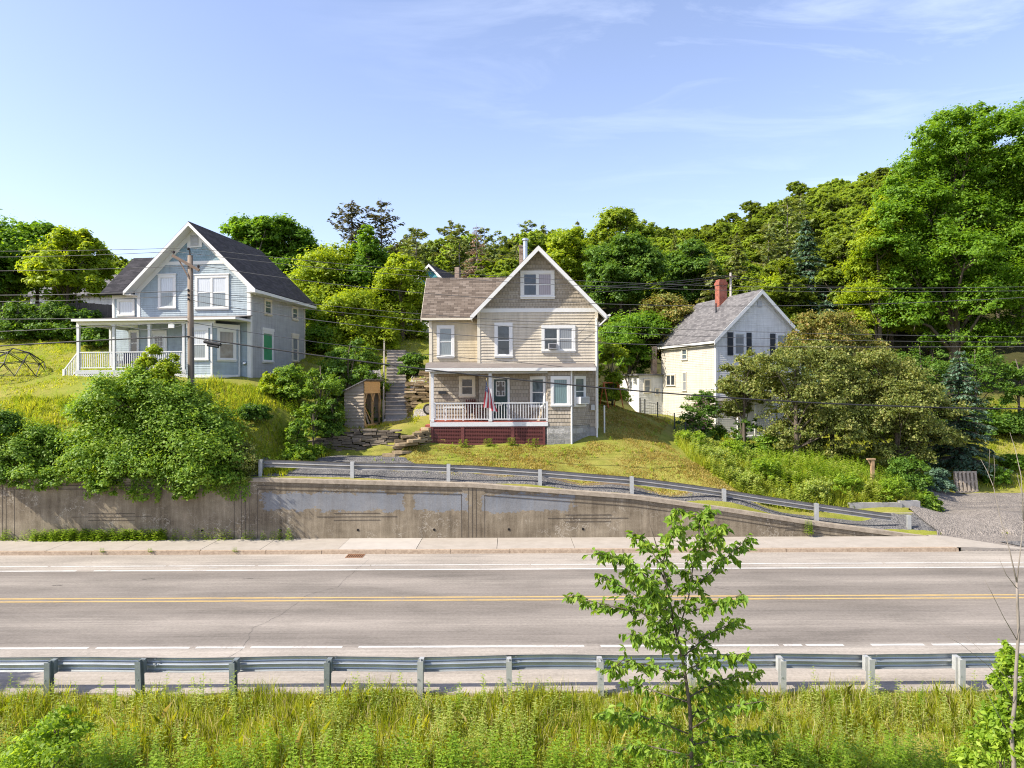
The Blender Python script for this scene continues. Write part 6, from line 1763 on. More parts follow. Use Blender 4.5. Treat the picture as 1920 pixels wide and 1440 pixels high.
def leaf_quads(rg, P, N, L, W, T=None):
    """pointed leaves (kite quads) at P facing N; L, W per leaf"""
    n = len(P)
    if T is None: T = rg.normal(size=(n, 3))
    T = nrm(T - N * np.sum(T * N, 1, keepdims=True)); B = np.cross(N, T)
    L = np.broadcast_to(L, n)[:, None]; W = np.broadcast_to(W, n)[:, None]
    sag = N * L * 0.12
    V = np.stack([P - T * L * .5 - sag, P + B * W * .5 - T * L * .05, P + T * L * .5 - sag, P - B * W * .5 - T * L * .05], 1).reshape(-1, 3)
    return V
def leaf_obj(name, V, mat, parent): 
    k = len(V) // 4
    return np_obj(name, V, np.full(k, 4), np.arange(4 * k), mat, parent)

def crown_leaves(rg, lobes, n_cl, m, leaf, up=.8, cr=.27, droop=0.0, aspect=.6, inner=.15, spread=.55, flat=.92):
    """leaf positions over clumps sitting on the lobes; lobes: (n, 4) centre + radius"""
    lob = np.asarray(lobes); w = lob[:, 3] ** 2; w = w / w.sum()
    k = rg.choice(len(lob), n_cl, p=w)
    d = unit(rg, n_cl); d[:, 2] = np.where(d[:, 2] < -.35, -d[:, 2], d[:, 2])
    rad = np.where(rg.random(n_cl) < inner, rg.uniform(.3, .8, n_cl), rg.uniform(.78, 1.05, n_cl) + (rg.random(n_cl) < .22) * rg.uniform(.05, .32, n_cl))
    c = lob[k, :3] + d * (lob[k, 3] * rad)[:, None] * np.array([1, 1, .85])
    m = int(m * 1.7); leaf = leaf * .80
    cs = lob[k, 3] * cr * rg.uniform(.45, 1.45, n_cl)
    i = np.repeat(np.arange(n_cl), m)
    g = rg.normal(size=(len(i), 3)) * np.array([1, 1, flat]); g[:, 2] = np.where(g[:, 2] < -.5, g[:, 2] * .4, g[:, 2])
    P = c[i] + g * cs[i][:, None] * .62
    N = nrm(d[i] * .55 + np.array([0, 0, up]) + g * .28 + rg.normal(size=(len(i), 3)) * spread)
    T = rg.normal(size=(len(i), 3)); T[:, 2] -= droop
    L = leaf * rg.uniform(.5, 1.6, len(i))
    return leaf_quads(rg, P, N, L, L * aspect, T)

def make_lobes(rg, H, Rr, zb, n, lr=(.30, .48), profile=None, sx=1.0, sy=1.0):
    out = []; A = np.array([Rr * sx, Rr * sy, (H - zb) / 2]); zc = (H + zb) / 2
    for i in range(n):
        z = 1 - (1.72 if zb > .35 else 1.5) * (i + .5) / n; a = i * 2.399 + rg.uniform(-.4, .4); q = math.sqrt(max(0, 1 - z * z))
        d = np.array([q * math.cos(a), q * math.sin(a), z]) + rg.normal(size=3) * .12
        r = Rr * rg.uniform(*lr)
        k = rg.uniform(.72, 1.02) if i % 4 else rg.uniform(.35, .7)
        if i < 2: k = rg.uniform(.60, .78)
        c = d * np.maximum(A - r * .85, .1) * k
        if profile: c[:2] *= profile(min(1, max(0, (c[2] / A[2] + 1) / 2)))
        out.append((c[0], c[1], zc + c[2], r))
    if zb <= .35:       # shrubs and low trees are leafy down to the ground
        q = min(Rr, H * .62)
        for i in range(8): a = i * .785 + rg.uniform(-.3, .3); r = q * rg.uniform(.42, .56); out.append((math.cos(a) * Rr * .58, math.sin(a) * Rr * .58, zb + r * .38, r))
        out.append((0, 0, zb + q * .45, q * .6))
    return np.array(out)

def trunk_mesh(rg, H, r0, lobes, bend=.15, lean=(0, 0), first=.2, limbs=12):
    b = MB(); n = 7; pts, rs = [], []
    for i in range(n):
        t = i / (n - 1); pts.append((lean[0] * t + rg.normal() * bend * t * .5, lean[1] * t + rg.normal() * bend * t * .5, -.4 + (H * .88 + .4) * t)); rs.append(r0 * (1 - .86 * t) + .01)
    b.tube(pts, rs, 7)
    for k in range(min(limbs, len(lobes))):
        c = lobes[k]; t = max(first, min(.8, (c[2] / H) - .22 + rg.normal() * .04)); q = t * (n - 1); j = int(q); p = Vector(pts[j]).lerp(Vector(pts[min(j + 1, n - 1)]), q - j)
        e = Vector(c[:3]); m_ = p.lerp(e, .5) + Vector((0, 0, .06 * H * rg.uniform(-.4, 1)))
        b.tube([p, m_, e], [r0 * .42 * (1 - t * .6), r0 * .25, r0 * .08], 5)
        for q_ in range(3):
            o = Vector(unit(rg, 1)[0]) * c[3] * .8; b.tube([m_.lerp(e, .6), e + o], [r0 * .12, r0 * .03], 4)
    return b

def broadleaf(name, label, loc, H, Rr, zb, mat, seed, n_l=14, n_cl=300, m=70, leaf=.2, lr=(.30, .46), r0=None, cat='tree', group=None, bark=None, kw=None, lk=None, limbs=12, cname='crown'):
    rg = np.random.default_rng(seed)
    t = thing(name, label, cat, loc, 0, group)
    lob = make_lobes(rg, H, Rr, zb, n_l, lr, **(lk or {}))
    leaf_obj(cname, crown_leaves(rg, lob, n_cl, m, leaf, **(kw or {})), mat, t)
    trunk_mesh(rg, H, r0 or H * .018, lob, limbs=limbs).build('trunk', bark or M_bark, t, smooth=True)
    return t

def lobed(name, label, D, lobes, mat, seed, ncl=400, m=58, leaf=.2, depth=.8, base=None, r0=.2, cat='tree', bark=None, kw=None, cname='crown', dfun=None, limbs=14):
    """a tree or bush whose crown is a set of clumps measured on the photo: (px, py, radius px[, extra distance])"""
    rg = np.random.default_rng(seed)
    bx = base or (np.mean([l[0] for l in lobes]), D)
    g = at_px(*bx); t = thing(name, label, cat, g)
    out = []
    for l in lobes:
        d = l[3] if len(l) > 3 else 0
        r = l[2] * D / FPX; dd = D + d + rg.uniform(-1, 1) * r * depth
        p = px3(l[0], l[1], dd); out.append((p.x - g[0], p.y - g[1], p.z - g[2], r))
        if len(l) < 4 and depth > .5:       # the crown goes on behind
            p = px3(l[0] + rg.uniform(-.5, .5) * l[2], l[1] + .2 * l[2], dd + r * 1.3); out.append((p.x - g[0], p.y - g[1], p.z - g[2], r * .85))
    lob = np.array(out)
    leaf_obj(cname, crown_leaves(rg, lob, ncl, m, leaf, **(kw or {})), mat, t)
    H = float(np.max(lob[:, 2] + lob[:, 3])); order = np.argsort(-lob[:, 3])
    trunk_mesh(rg, H * .9, r0, lob[order], limbs=limbs).build('trunk', bark or M_bark, t, smooth=True)
    return t

def conifer(name, label, loc, H, Rr, zb, mat, seed, whorls=22, per=9, droop=.25, spray=.34, dens=1.0, ragged=.2, taper=1.0, bark=None, group=None, cat='tree', up_tip=.15, gap=0.0, bare=0.0, trunk_r=None):
    """whorls of branches with hanging sprays of needles; bare: part of the branch without needles"""
    rg = np.random.default_rng(seed)
    t = thing(name, label, cat, loc, 0, group)
    b = MB(); r0 = trunk_r or H * .014
    b.tube([(0, 0, -.5), (rg.normal() * .05, rg.normal() * .05, H * .5), (0, 0, H)], [r0, r0 * .6, .01], 7)
    Ps, Ns, Ts, Ls = [], [], [], []
    for w in range(whorls):
        f = (w + rg.uniform(-.3, .3)) / whorls; f = min(max(f, 0), .985)
        z = zb + (H - zb) * f; L0 = Rr * (1 - f) ** taper + .12
        for k in range(per):
            if rg.random() < gap: continue
            a = rg.uniform(0, 2 * math.pi); L = L0 * rg.uniform(1 - ragged * 1.6, 1 + ragged)
            d = np.array([math.cos(a), math.sin(a), 0]); s = np.array([-d[1], d[0], 0])
            tip = np.array([0, 0, z]) + d * L + np.array([0, 0, -droop * L + rg.normal() * .06])
            mid = np.array([0, 0, z]) + d * L * .5 + np.array([0, 0, -droop * L * .28])
            b.tube([(0, 0, z), tuple(mid), tuple(tip + np.array([0, 0, up_tip * L * .3]))], [r0 * .28 * (1 - f) + .008, r0 * .16 * (1 - f) + .006, .004], 4)
            n = max(3, int(L / spray * 5.5 * dens))
            q = rg.uniform(bare, 1.03, n) ** .8
            base = (1 - q)[:, None] ** 2 * np.array([0, 0, z]) + (2 * q * (1 - q))[:, None] * mid + (q ** 2)[:, None] * (tip + np.array([0, 0, up_tip * L * .3]))
            sd = rg.choice([-1, 1], n)[:, None]; wid = (L * .34 * (1.15 - q) + spray * .4)[:, None] * rg.uniform(.1, 1, n)[:, None]
            P = base + s * sd * wid * .6 + np.stack([np.zeros(n), np.zeros(n), -rg.uniform(0, .55, n) * spray], 1)
            T = d * .75 + s * sd * .65 + np.array([0, 0, -.35]) + rg.normal(size=(n, 3)) * .2
            N = np.array([0, 0, 1.0]) + d * .25 + rg.normal(size=(n, 3)) * .4
            Ps.append(P); Ns.append(N); Ts.append(T); Ls.append(spray * rg.uniform(.7, 1.4, n))
    P = np.concatenate(Ps); N = nrm(np.concatenate(Ns)); T = np.concatenate(Ts); L = np.concatenate(Ls)
    leaf_obj('crown', leaf_quads(rg, P, N, L, L * .42, T), mat, t)
    b.build('trunk', bark or M_bark, t, smooth=True)
    return t

def at_px(px, D, dz=0.0):
    x = (px - 960) * D / FPX; return (x, D, gz(x, D) + dz)
def tree_px(px, top, D):
    """height of a tree at px, D whose top reaches photo row top"""
    g = at_px(px, D); return g, px3(px, top, D).z - g[2]

# ---- left of the picture
g, H_ = tree_px(15, 402, 51); broadleaf('ash_tree', 'tall bright green broadleaf tree at the far left behind the board fence', g, H_, 4.9, 1.0, M_leaf, 11, 17, 420, 62, .30, kw=dict(droop=.3))
g, H_ = tree_px(128, 408, 48.5); broadleaf('ash_tree', 'bright green broadleaf tree leaning over the board fence beside the blue house', g, H_, 3.2, .8, M_leafy, 12, 15, 380, 60, .28, kw=dict(droop=.3))
g, H_ = tree_px(70, 392, 53); broadleaf('ash_tree', 'tree behind the two bright trees whose thin top stands highest at the far left', g, H_, 2.6, 4.0, M_leaf, 13, 12, 200, 50, .26, lr=(.26, .4))
g, H_ = tree_px(-80, 430, 49); broadleaf('ash_tree', 'broadleaf tree cut off by the left edge of the picture', g, H_, 4.5, .5, M_leafd, 14, 14, 300, 60, .3)
for i, (px, D, top, rr) in enumerate(((30, 46.3, 545, 2.0), (95, 46.4, 550, 2.0), (148, 46.2, 556, 1.7), (186, 44.5, 585, 1.2))):
    g, H_ = tree_px(px, top, D)
    broadleaf('shrub', ['dark shrub under the ash trees, leftmost of the row on the lawn edge', 'broad dark shrub under the ash trees behind the climbing dome', 'dark shrub under the ash trees near the blue house porch', 'small dark shrub at the corner of the blue house porch roof'][i], g, H_, rr, .1, M_leafd, 20 + i, 7, 110, 45, .2, cat='shrub', limbs=5)
# ---- between the blue and the tan house
lobed('walnut_tree', 'round topped green tree rising just behind the blue house roof', 57, [(452, 425, 24), (480, 440, 34), (455, 452, 26), (500, 425, 22), (485, 480, 42), (500, 520, 45)], M_leaf, 31, 300, 55, .30, base=(480, 57))
lobed('walnut_tree', 'green tree with two rounded tops right of the blue house ridge', 58.5, [(520, 424, 24), (545, 440, 30), (565, 462, 26), (535, 480, 40), (590, 480, 26), (560, 520, 45)], M_leaf, 32, 320, 55, .30, base=(550, 58.5))
lobed('maple_tree', 'broad yellow green maple just right of the blue house roof', 50.5, [(600, 500, 34), (635, 490, 36), (580, 535, 40), (630, 540, 50), (600, 580, 46), (585, 625, 40), (640, 600, 46)], M_leafy, 33, 460, 60, .23, base=(615, 50.5), kw=dict(cr=.34))
lobed('maple_tree', 'tall pointed green maple between the two houses', 51.5, [(690, 432, 13), (688, 455, 20), (675, 480, 28), (705, 495, 32), (665, 525, 42), (712, 540, 42), (690, 580, 50), (730, 600, 44)], M_leaf, 34, 520, 58, .22, base=(692, 51.5))
lobed('maple_tree', 'yellow tinted maple beside the tan house wing roof', 50, [(752, 492, 22), (772, 512, 22), (745, 530, 34), (772, 555, 30), (755, 590, 42), (740, 635, 40), (780, 630, 28)], M_leafy, 35, 400, 58, .21, base=(755, 50))
lobed('maple_tree', 'low spreading maple above the wood shed and the stairs', 47.5, [(640, 580, 34), (680, 570, 36), (655, 620, 44), (700, 630, 40), (620, 650, 34), (670, 665, 34), (730, 660, 24)], M_leafy, 36, 430, 60, .20, base=(660, 47.5))
lobed('maple_tree', 'low green maple touching the right wall of the blue house', 47.5, [(590, 600, 30), (600, 640, 34), (582, 660, 28), (620, 670, 30)], M_leaf, 37, 260, 58, .19, base=(600, 47.5))
g, H_ = tree_px(660, 372, 64); conifer('cedar_tree', 'thin dark brown cedar standing left above the maples', g, H_, 2.6, 4.5, M_arbor, 38, 26, 6, -.35, .4, .8, .5, .55, gap=.3)
g, H_ = tree_px(716, 370, 64.5); conifer('cedar_tree', 'thin dark brown cedar standing right above the maples', g, H_, 2.5, 4.5, M_arbor, 39, 26, 6, -.35, .4, .8, .5, .55, gap=.3)
for i, (px, D, top, rr, mt, lab) in enumerate(((600, 35.4, 668, 1.2, 'r', 'leafy shrub on the bank below the blue house side wall'), (545, 35.8, 676, 1.1, 'r', 'pale leafy shrub at the right corner of the blue house'), (632, 36.9, 690, .7, 'd', 'dark shrub just left of the wood shed'), (588, 34.0, 735, .6, 'r', 'low shrub above the dark stone wall'), (622, 34.9, 740, .75, 'd', 'grassy shrub between the wood shed and the stone wall'), (560, 32.6, 780, .8, 'r', 'low leafy shrub at the left end of the gravel'), (655, 40, 615, 1.6, 'd', 'tall dark shrub behind the wood shed roof'), (690, 41, 640, 1.1, 'r', 'shrub between the wood shed and the stairs'), (640, 41.5, 640, 1.4, 'r', 'bright shrub on the slope between the houses'), (775, 43.5, 655, .9, 'd', 'dark shrub between the stairs and the tan house wing'), (508, 35.6, 690, .8, 'y', 'small yellow green shrub under the green blind window'), (480, 33.0, 812, .8, 'd', 'dark shrub hanging over the wall at the guard rail end'))):
    g, H_ = tree_px(px, top, D)
    broadleaf('shrub', lab, g, max(H_, .7), rr, .05, dict(r=M_rhus, d=M_leafd, y=M_leafy)[mt], 50 + i, 9, 170, 55, .12 if D < 36 else .15, cat='shrub', limbs=7, kw=dict(spread=.7))
# ---- big bushes over the wall
lobed('bush', 'huge round green bush spilling over the concrete wall in front of the utility pole', 30.2,
      [(262, 712, 30), (215, 738, 42), (290, 735, 48), (345, 752, 40), (180, 770, 42), (245, 785, 62), (325, 795, 66), (395, 800, 46), (195, 830, 55), (275, 850, 66), (355, 855, 62), (420, 852, 46),
       (170, 855, 34, -.9), (225, 880, 46, -1.0), (300, 893, 48, -1.1), (370, 898, 42, -1.1), (430, 900, 30, -1.0), (190, 912, 22, -1.2), (270, 925, 24, -1.25), (345, 925, 20, -1.25)],
      M_rhus, 80, 1500, 56, .135, .8, (300, 30.3), .14, 'bush', kw=dict(cr=.33, droop=.35), limbs=18)
lobed('sapling_shrub', 'slim pale sapling rising out of the huge bush in front of the blue porch', 30.8, [(288, 655, 13), (275, 676, 16), (312, 690, 20), (325, 668, 10), (300, 712, 22), (262, 690, 11)], M_leafy, 83, 210, 42, .12, .8, (295, 30.8), .05, 'shrub', kw=dict(spread=.7))
lobed('bush', 'wide low bush on the wall top left of the huge bush', 30.2, [(70, 822, 40), (110, 842, 38), (40, 850, 40), (90, 872, 40), (140, 868, 30), (55, 892, 30, -.9), (110, 898, 30, -.9), (150, 895, 22, -.9)], M_rhus, 84, 560, 52, .12, .8, (85, 30.3), .08, 'bush', kw=dict(droop=.3))
lobed('bush', 'dark bush cut off by the left edge on the wall top', 30.4, [(-30, 800, 40), (10, 790, 28), (-20, 850, 45), (18, 850, 30), (0, 890, 30, -.9)], M_leafd, 85, 380, 50, .12, .8, (-10, 30.5), .08, 'bush')
lobed('bush', 'greyish trailing bush at the left end of the upper guard rail', 29.9, [(448, 845, 22), (466, 868, 20), (440, 880, 24), (462, 895, 17, -.6), (425, 915, 15, -.7)], M_leafo, 87, 230, 50, .085, .8, (450, 30.0), .05, 'bush', kw=dict(spread=.8))
# ---- around and right of the tan house
g, H_ = tree_px(1148, 632, 43.5); broadleaf('maple_sapling', 'light green young maple at the right side of the tan house', g, H_, 1.15, .3, M_leafy, 101, 11, 260, 55, .16)
g, H_ = tree_px(1165, 430, 66); broadleaf('maple_tree', 'dense dark round maple right of the tan house gable', g, H_, 4.3, 1.0, M_leafd, 103, 26, 620, 60, .28, lr=(.24, .36))
g, H_ = tree_px(1165, 379, 76); broadleaf('poplar_tree', 'loose tall tree with an open top above the dark round maple', g, H_, 4.0, 4, M_forest, 104, 16, 330, 45, .34, lr=(.22, .36))
g, H_ = tree_px(1060, 408, 70); broadleaf('maple_tree', 'yellow green tree showing just right of the flue pipe', g, H_, 3.2, 1.5, M_leafy, 105, 14, 330, 50, .32)
g, H_ = tree_px(1285, 425, 70); broadleaf('maple_tree', 'dark green oval maple left of the dead grey spruce behind the white house', g, H_, 3.6, 1.0, M_leafd, 106, 16, 420, 55, .3, lr=(.26, .4))
g, H_ = tree_px(1250, 538, 56.5); broadleaf('bronze_tree', 'bronze and yellow tinted tree left of the white house roof', g, H_, 3.2, .6, M_leafr, 107, 14, 380, 55, .22)
g, H_ = tree_px(1180, 560, 55); broadleaf('bronze_tree', 'green tree between the tan house and the white house roof', g, H_, 3.0, .6, M_leaf, 108, 13, 340, 55, .22)
g, H_ = tree_px(1512, 412, 63); conifer('blue_spruce', 'tall dark blue spruce behind the white house gable', g, H_, 3.9, 1.0, M_spruce, 110, 34, 11, .28, .42, 1.15, .22, .9)
g, H_ = tree_px(1550, 560, 60); conifer('blue_spruce', 'wide dark spruce with low limbs right of the white house gable', g, H_, 3.3, .6, M_spruce, 111, 22, 10, .3, .42, 1.1, .25, .7)
g, H_ = tree_px(1383, 440, 67); conifer('blue_spruce', 'dull grey green spruce behind the red brick chimney', g, H_, 2.8, 1.5, M_pine, 112, 26, 9, .25, .4, 1.0, .2, .9)
g, H_ = tree_px(1450, 512, 62); broadleaf('maple_tree', 'yellow green tree between the grey green spruce and the tall blue spruce', g, H_, 3.2, .8, M_leafy, 113, 13, 340, 50, .26)
g, H_ = tree_px(895, 418, 88); conifer('dead_spruce', 'dead brown spruce among the pines behind the tan house', g, H_, 3.0, 1.5, M_dead, 114, 28, 8, .22, .28, .35, .35, .8, bark=M_barkg, bare=.2)
# the giant maples at the right edge
lobed('giant_maple', 'giant dense maple filling the right side above the apple trees', 55,
      [(1790, 240, 34), (1835, 232, 30), (1752, 280, 40), (1815, 290, 50), (1870, 262, 42), (1722, 325, 40), (1775, 350, 55), (1845, 350, 58), (1690, 372, 38), (1735, 400, 52), (1805, 425, 60), (1875, 420, 56), (1680, 425, 44), (1735, 470, 55), (1810, 500, 60), (1880, 500, 56),
       (1670, 480, 42), (1715, 535, 52), (1780, 570, 56), (1850, 580, 56), (1700, 600, 46), (1770, 640, 46), (1840, 650, 46)], M_leaf, 121, 1750, 60, .25, .9, (1790, 56), .5, kw=dict(cr=.25, inner=.05, flat=.95, droop=.6), limbs=22)
lobed('giant_maple', 'giant maple cut off by the right edge of the picture', 54, [(1925, 240, 45), (1960, 300, 60), (1915, 330, 50), (2000, 250, 50), (1950, 400, 65), (2030, 350, 65), (1920, 470, 55), (2000, 480, 65), (1940, 560, 60), (2030, 580, 65), (1930, 640, 50)], M_leaf, 122, 850, 60, .25, .9, (1965, 55), .45, kw=dict(cr=.25, inner=.05, flat=.95, droop=.6))
lobed('giant_maple', 'lighter lower maple on the left flank of the giant one', 57, [(1665, 398, 24), (1650, 430, 34), (1645, 475, 40), (1620, 510, 30), (1660, 530, 46), (1630, 570, 40), (1670, 610, 46), (1610, 620, 36)], M_leafy, 123, 560, 58, .24, .9, (1650, 57), .3, kw=dict(cr=.25, flat=.9, droop=.5))
for i, (px, D, top, rr, mt, lab) in enumerate(((1650, 46.5, 640, 2.2, M_leafd, 'dark yew like shrub behind the apple trees, left one'), (1730, 46, 632, 2.4, M_leafd, 'broad dark shrub behind the small blue spruce'), (1830, 45.5, 640, 2.3, M_leafd, 'dark shrub right of the small blue spruce top'), (1910, 45, 662, 1.6, M_leafd, 'dark shrub at the right edge below the maples'))):
    g, H_ = tree_px(px, top, D); broadleaf('shrub', lab, g, H_, rr, .1, mt, 130 + i, 10, 240, 52, .16, cat='shrub', limbs=6)
g, H_ = tree_px(1800, 660, 39.5); conifer('blue_spruce', 'small pale blue spruce beside the drive on the right', g, H_, 2.0, .4, M_spruce, 140, 26, 11, .22, .24, 1.2, .2, .75)
# apple trees with olive foliage
AK = dict(spread=.85, up=.35, cr=.25, inner=.22, flat=.9)
lobed('apple_tree', 'wide old apple tree with dull olive leaves and a low fork', 37.5, [(1452, 695, 36), (1500, 680, 40), (1550, 690, 44), (1470, 740, 46), (1530, 750, 52), (1590, 740, 46), (1490, 800, 48), (1555, 815, 48), (1460, 830, 32), (1510, 850, 36), (1600, 800, 44), (1455, 872, 24), (1545, 872, 28), (1590, 850, 28)], M_leafo, 150, 760, 50, .145, .9, (1492, 37.4), .16, kw=AK, limbs=18)
lobed('apple_tree', 'low right hand apple tree with rusty leaves reaching over to the small spruce', 38, [(1640, 690, 34), (1680, 705, 38), (1655, 750, 46), (1715, 745, 40), (1755, 775, 36), (1690, 800, 48), (1640, 815, 42), (1735, 825, 40), (1690, 850, 34), (1780, 830, 24), (1645, 860, 28), (1725, 868, 24)], M_leafo, 151, 600, 50, .145, .9, (1682, 38), .15, kw=AK, limbs=18)
lobed('apple_tree', 'taller rear apple tree with reddish tips right of the white house gable', 40.5, [(1530, 622, 30), (1565, 612, 28), (1500, 655, 32), (1600, 640, 32), (1555, 655, 40), (1635, 660, 24)], M_leafr, 152, 330, 50, .145, .9, (1560, 40.5), .14, kw=AK)
lobed('apple_tree', 'left hand apple tree covering the lower corner of the white house', 39.5, [(1378, 705, 26), (1410, 690, 28), (1362, 735, 24), (1405, 745, 34), (1430, 715, 26), (1380, 775, 26)], M_leafo, 153, 240, 50, .145, .9, (1395, 39.5), .12, kw=AK)
g, H_ = tree_px(1312, 728, 40.8); broadleaf('rose_bush', 'pink flecked flowering bush at the corner of the white house', g, H_, 1.5, .1, M_leafd, 160, 10, 260, 55, .12, cat='bush', limbs=8)
rgf = np.random.default_rng(161); lob = make_lobes(rgf, H_ * .95, 1.45, .3, 10); lf = crown_leaves(rgf, lob, 130, 5, .10)
leaf_obj('blossom', lf, M_flower, [o for o in C.objects if o.name.startswith('rose_bush')][0])
for i, (px, D, top, rr, mt, lab) in enumerate(((1395, 40, 775, 1.1, M_leafd, 'dark bush in front of the white house porch'), (1440, 38, 810, .9, M_rhus, 'green bush at the foot of the olive apple tree'), (1700, 35.6, 855, 1.2, M_leafd, 'dark blue green bush left of the pallet'), (1755, 36.4, 880, .8, M_spruce, 'grey blue low bush under the small spruce'), (1865, 38.4, 880, .8, M_leaf, 'bright weed bush right of the pallet'), (1905, 40, 890, .9, M_leaf, 'bright weed bush at the right edge above the drive'), (1735, 33.2, 930, .7, M_rhus, 'weed bush at the left side of the drive'))):
    g, H_ = tree_px(px, top, D); broadleaf('bush', lab, g, max(.8, H_), rr, .03, mt, 170 + i, 8, 150, 50, .12, cat='bush', limbs=6)

# ---- wooded hill: a handful of kinds, each then copied tree by tree
protos = []
def proto(kind, seed):
    z = (0, 0, -300)
    if kind == 'b': return broadleaf('hill_tree', 'x', z, 10, 3.4, 1.2, M_forest, seed, 24, 640, 34, .30, lr=(.20, .36), kw=dict(cr=.17, inner=.06))
    if kind == 'o': return broadleaf('hill_tree', 'x', z, 11.5, 2.8, 2.0, M_forest, seed, 22, 560, 34, .30, lr=(.18, .34), kw=dict(cr=.17, droop=.4, inner=.06))
    if kind == 'p': return conifer('hill_pine', 'x', z, 12.5, 2.6, 3.6, M_pine, seed, 17, 6, -.12, .55, 1.1, .45, .45, gap=.18, bare=.3, up_tip=.3, trunk_r=.16, bark=M_barkg)
    return conifer('hill_spruce', 'x', z, 11, 2.3, 1.0, M_pine, seed, 24, 8, .2, .48, .9, .25, .85)
PB = [proto('b', 201), proto('b', 202), proto('b', 203), proto('b', 204), proto('b', 206)]
PP = [proto('p', 211), proto('p', 212), proto('p', 213)]
PS = [proto('s', 221), proto('s', 222)]
rg = np.random.default_rng(77)
used_first = set()
def place(src, x, y, s, label, group):
    first = src.name not in used_first
    o = src if first else copy_tree(src)
    used_first.add(src.name)
    wmin = 1.05 if src.name.startswith('hill_tree') else .78
    o.location = (x, y, gz(x, y) - .2); o.rotation_euler = (0, 0, rg.uniform(0, 6.28)); o.scale = (max(s, wmin) * rg.uniform(.9, 1.15), max(s, wmin) * rg.uniform(.9, 1.15), s * rg.uniform(.95, 1.05))
    o['label'] = label; o['category'] = 'tree'; o['group'] = group
near_row = []
y = 62.0; row = 0
spots = []
while y < 150:
    st_ = 6.1 + (y - 62) * .008
    x = -y * .80 + (row % 2) * st_ * .5
    while x < y * .80:
        spots.append((x + rg.uniform(-1.2, 1.2), y + rg.uniform(-1.3, 1.3))); x += st_
    y += st_ * .92; row += 1
kept = []
for x, y in spots:
    px = 960 + x / y * FPX
    if abs(px - 807) < 62 and 62 < y < 84: continue          # the teal gabled house and its yard
    if px < 420 and y < 70: continue
    if 1460 < px < 1575 and y < 71: continue
    if (1040 < px < 1235 and y < 69) or (1235 < px < 1330 and y < 73): continue
    if 640 < px < 900 and y < 71: continue
    if px > 1600 and y < 66: continue
    if px < 400 and y < 108 and rg.random() < .75: continue
    # trees whose top cannot clear the slope in front are left out: keep the visible ones
    kept.append((x, y, px))
print('hill trees', len(kept))
FARX, FARY = [-300, 0, 200, 420, 620, 760, 880, 1000, 1100, 1200, 1300, 1400, 1500, 1600, 1690, 1800, 2000], [450, 452, 456, 455, 445, 430, 412, 415, 408, 405, 404, 374, 337, 316, 290, 255, 220]
NEAX, NEAY = [-300, 200, 420, 620, 760, 800, 1000, 1030, 1100, 1250, 1400, 1480, 1600, 1700, 2000], [480, 480, 480, 470, 450, 404, 402, 415, 428, 455, 465, 430, 400, 400, 380]
H0 = {'hill_tree': 10.6, 'hill_pine': 12.5, 'hill_spruce': 11.0}
def fit(src, x, y, px):
    """how tall a tree may grow here so that the slope reads as one continuous canopy"""
    t = min(1, max(0, (y - 74) / 62)); top = lerp(np.interp(px, NEAX, NEAY), np.interp(px, FARX, FARY), t)
    return (px3(px, top, y).z - gz(x, y)) / H0[src.name.split('.')[0]]
cnt = {}
for x, y, px in kept:
    pine = 770 < px < 1010 and 78 < y < 118
    mixed = 1440 < px < 1660 and 74 < y < 100
    r = rg.random()
    if (pine and r < .62) or (mixed and r < .45): src = PP[rg.integers(3)]; lab, gp = 'tall ragged pine among the trees of the wooded hillside', 'hillside pines'
    elif r < .13 and y < 122: src = PS[rg.integers(2)]; lab, gp = 'dark narrow spruce among the trees of the wooded hillside', 'hillside spruces'
    else: src = PB[rg.integers(5)]; lab, gp = 'broadleaf tree in full leaf on the wooded hillside behind the houses', 'hillside broadleaf trees'
    s = min(1.25, fit(src, x, y, px)) * rg.uniform(.84, 1.04)
    if src in PP: s = (px3(px, rg.uniform(398, 436) if px < 1200 else rg.uniform(345, 420), y).z - gz(x, y)) / 12.5; s = min(s, 1.35)
    elif px < 1010 and px > 760 and y < 92: s *= .72
    if abs(px - 895) < 34 and y < 89: continue
    if s < .34: continue
    cnt[gp] = cnt.get(gp, 0) + 1
    place(src, x, y, s, lab, gp)
print(cnt)
# ---------------------------------------------------------------- grass, weeds and the plants nearest the drone
M_grass = leafmat('grass_meadow', [(0.19, 0.25, 0.016), (0.32, 0.38, 0.026), (0.47, 0.47, 0.07)], 0.5)
M_lawn = leafmat('grass_lawn', [(0.21, 0.185, 0.03), (0.34, 0.275, 0.06), (0.46, 0.36, 0.12)], 0.3)
M_bank = leafmat('grass_bank', [(0.15, 0.205, 0.010), (0.26, 0.32, 0.016), (0.42, 0.42, 0.05)], 0.5)
M_straw = leafmat('grass_straw', [(0.406, 0.348, 0.145), (0.551, 0.464, 0.2175), (0.6, 0.58, 0.319)], 0.3)
M_weed = leafmat('leaf_weed', [(0.1232, 0.2248, 0.0174), (0.2175, 0.3407, 0.0261), (0.3625, 0.4785, 0.058)], 0.5)
M_weedp = leafmat('leaf_weed_pale', [(0.174, 0.261, 0.0435), (0.29, 0.377, 0.0725), (0.4785, 0.522, 0.1595)], 0.5)
def inside(poly, X, Y):
    r = np.zeros(len(X), bool); n = len(poly)
    for i in range(n):
        (x0, y0), (x1, y1) = poly[i], poly[(i + 1) % n]
        c = ((y0 > Y) != (y1 > Y)) & (X < (x1 - x0) * (Y - y0) / (y1 - y0 + 1e-12) + x0); r ^= c
    return r
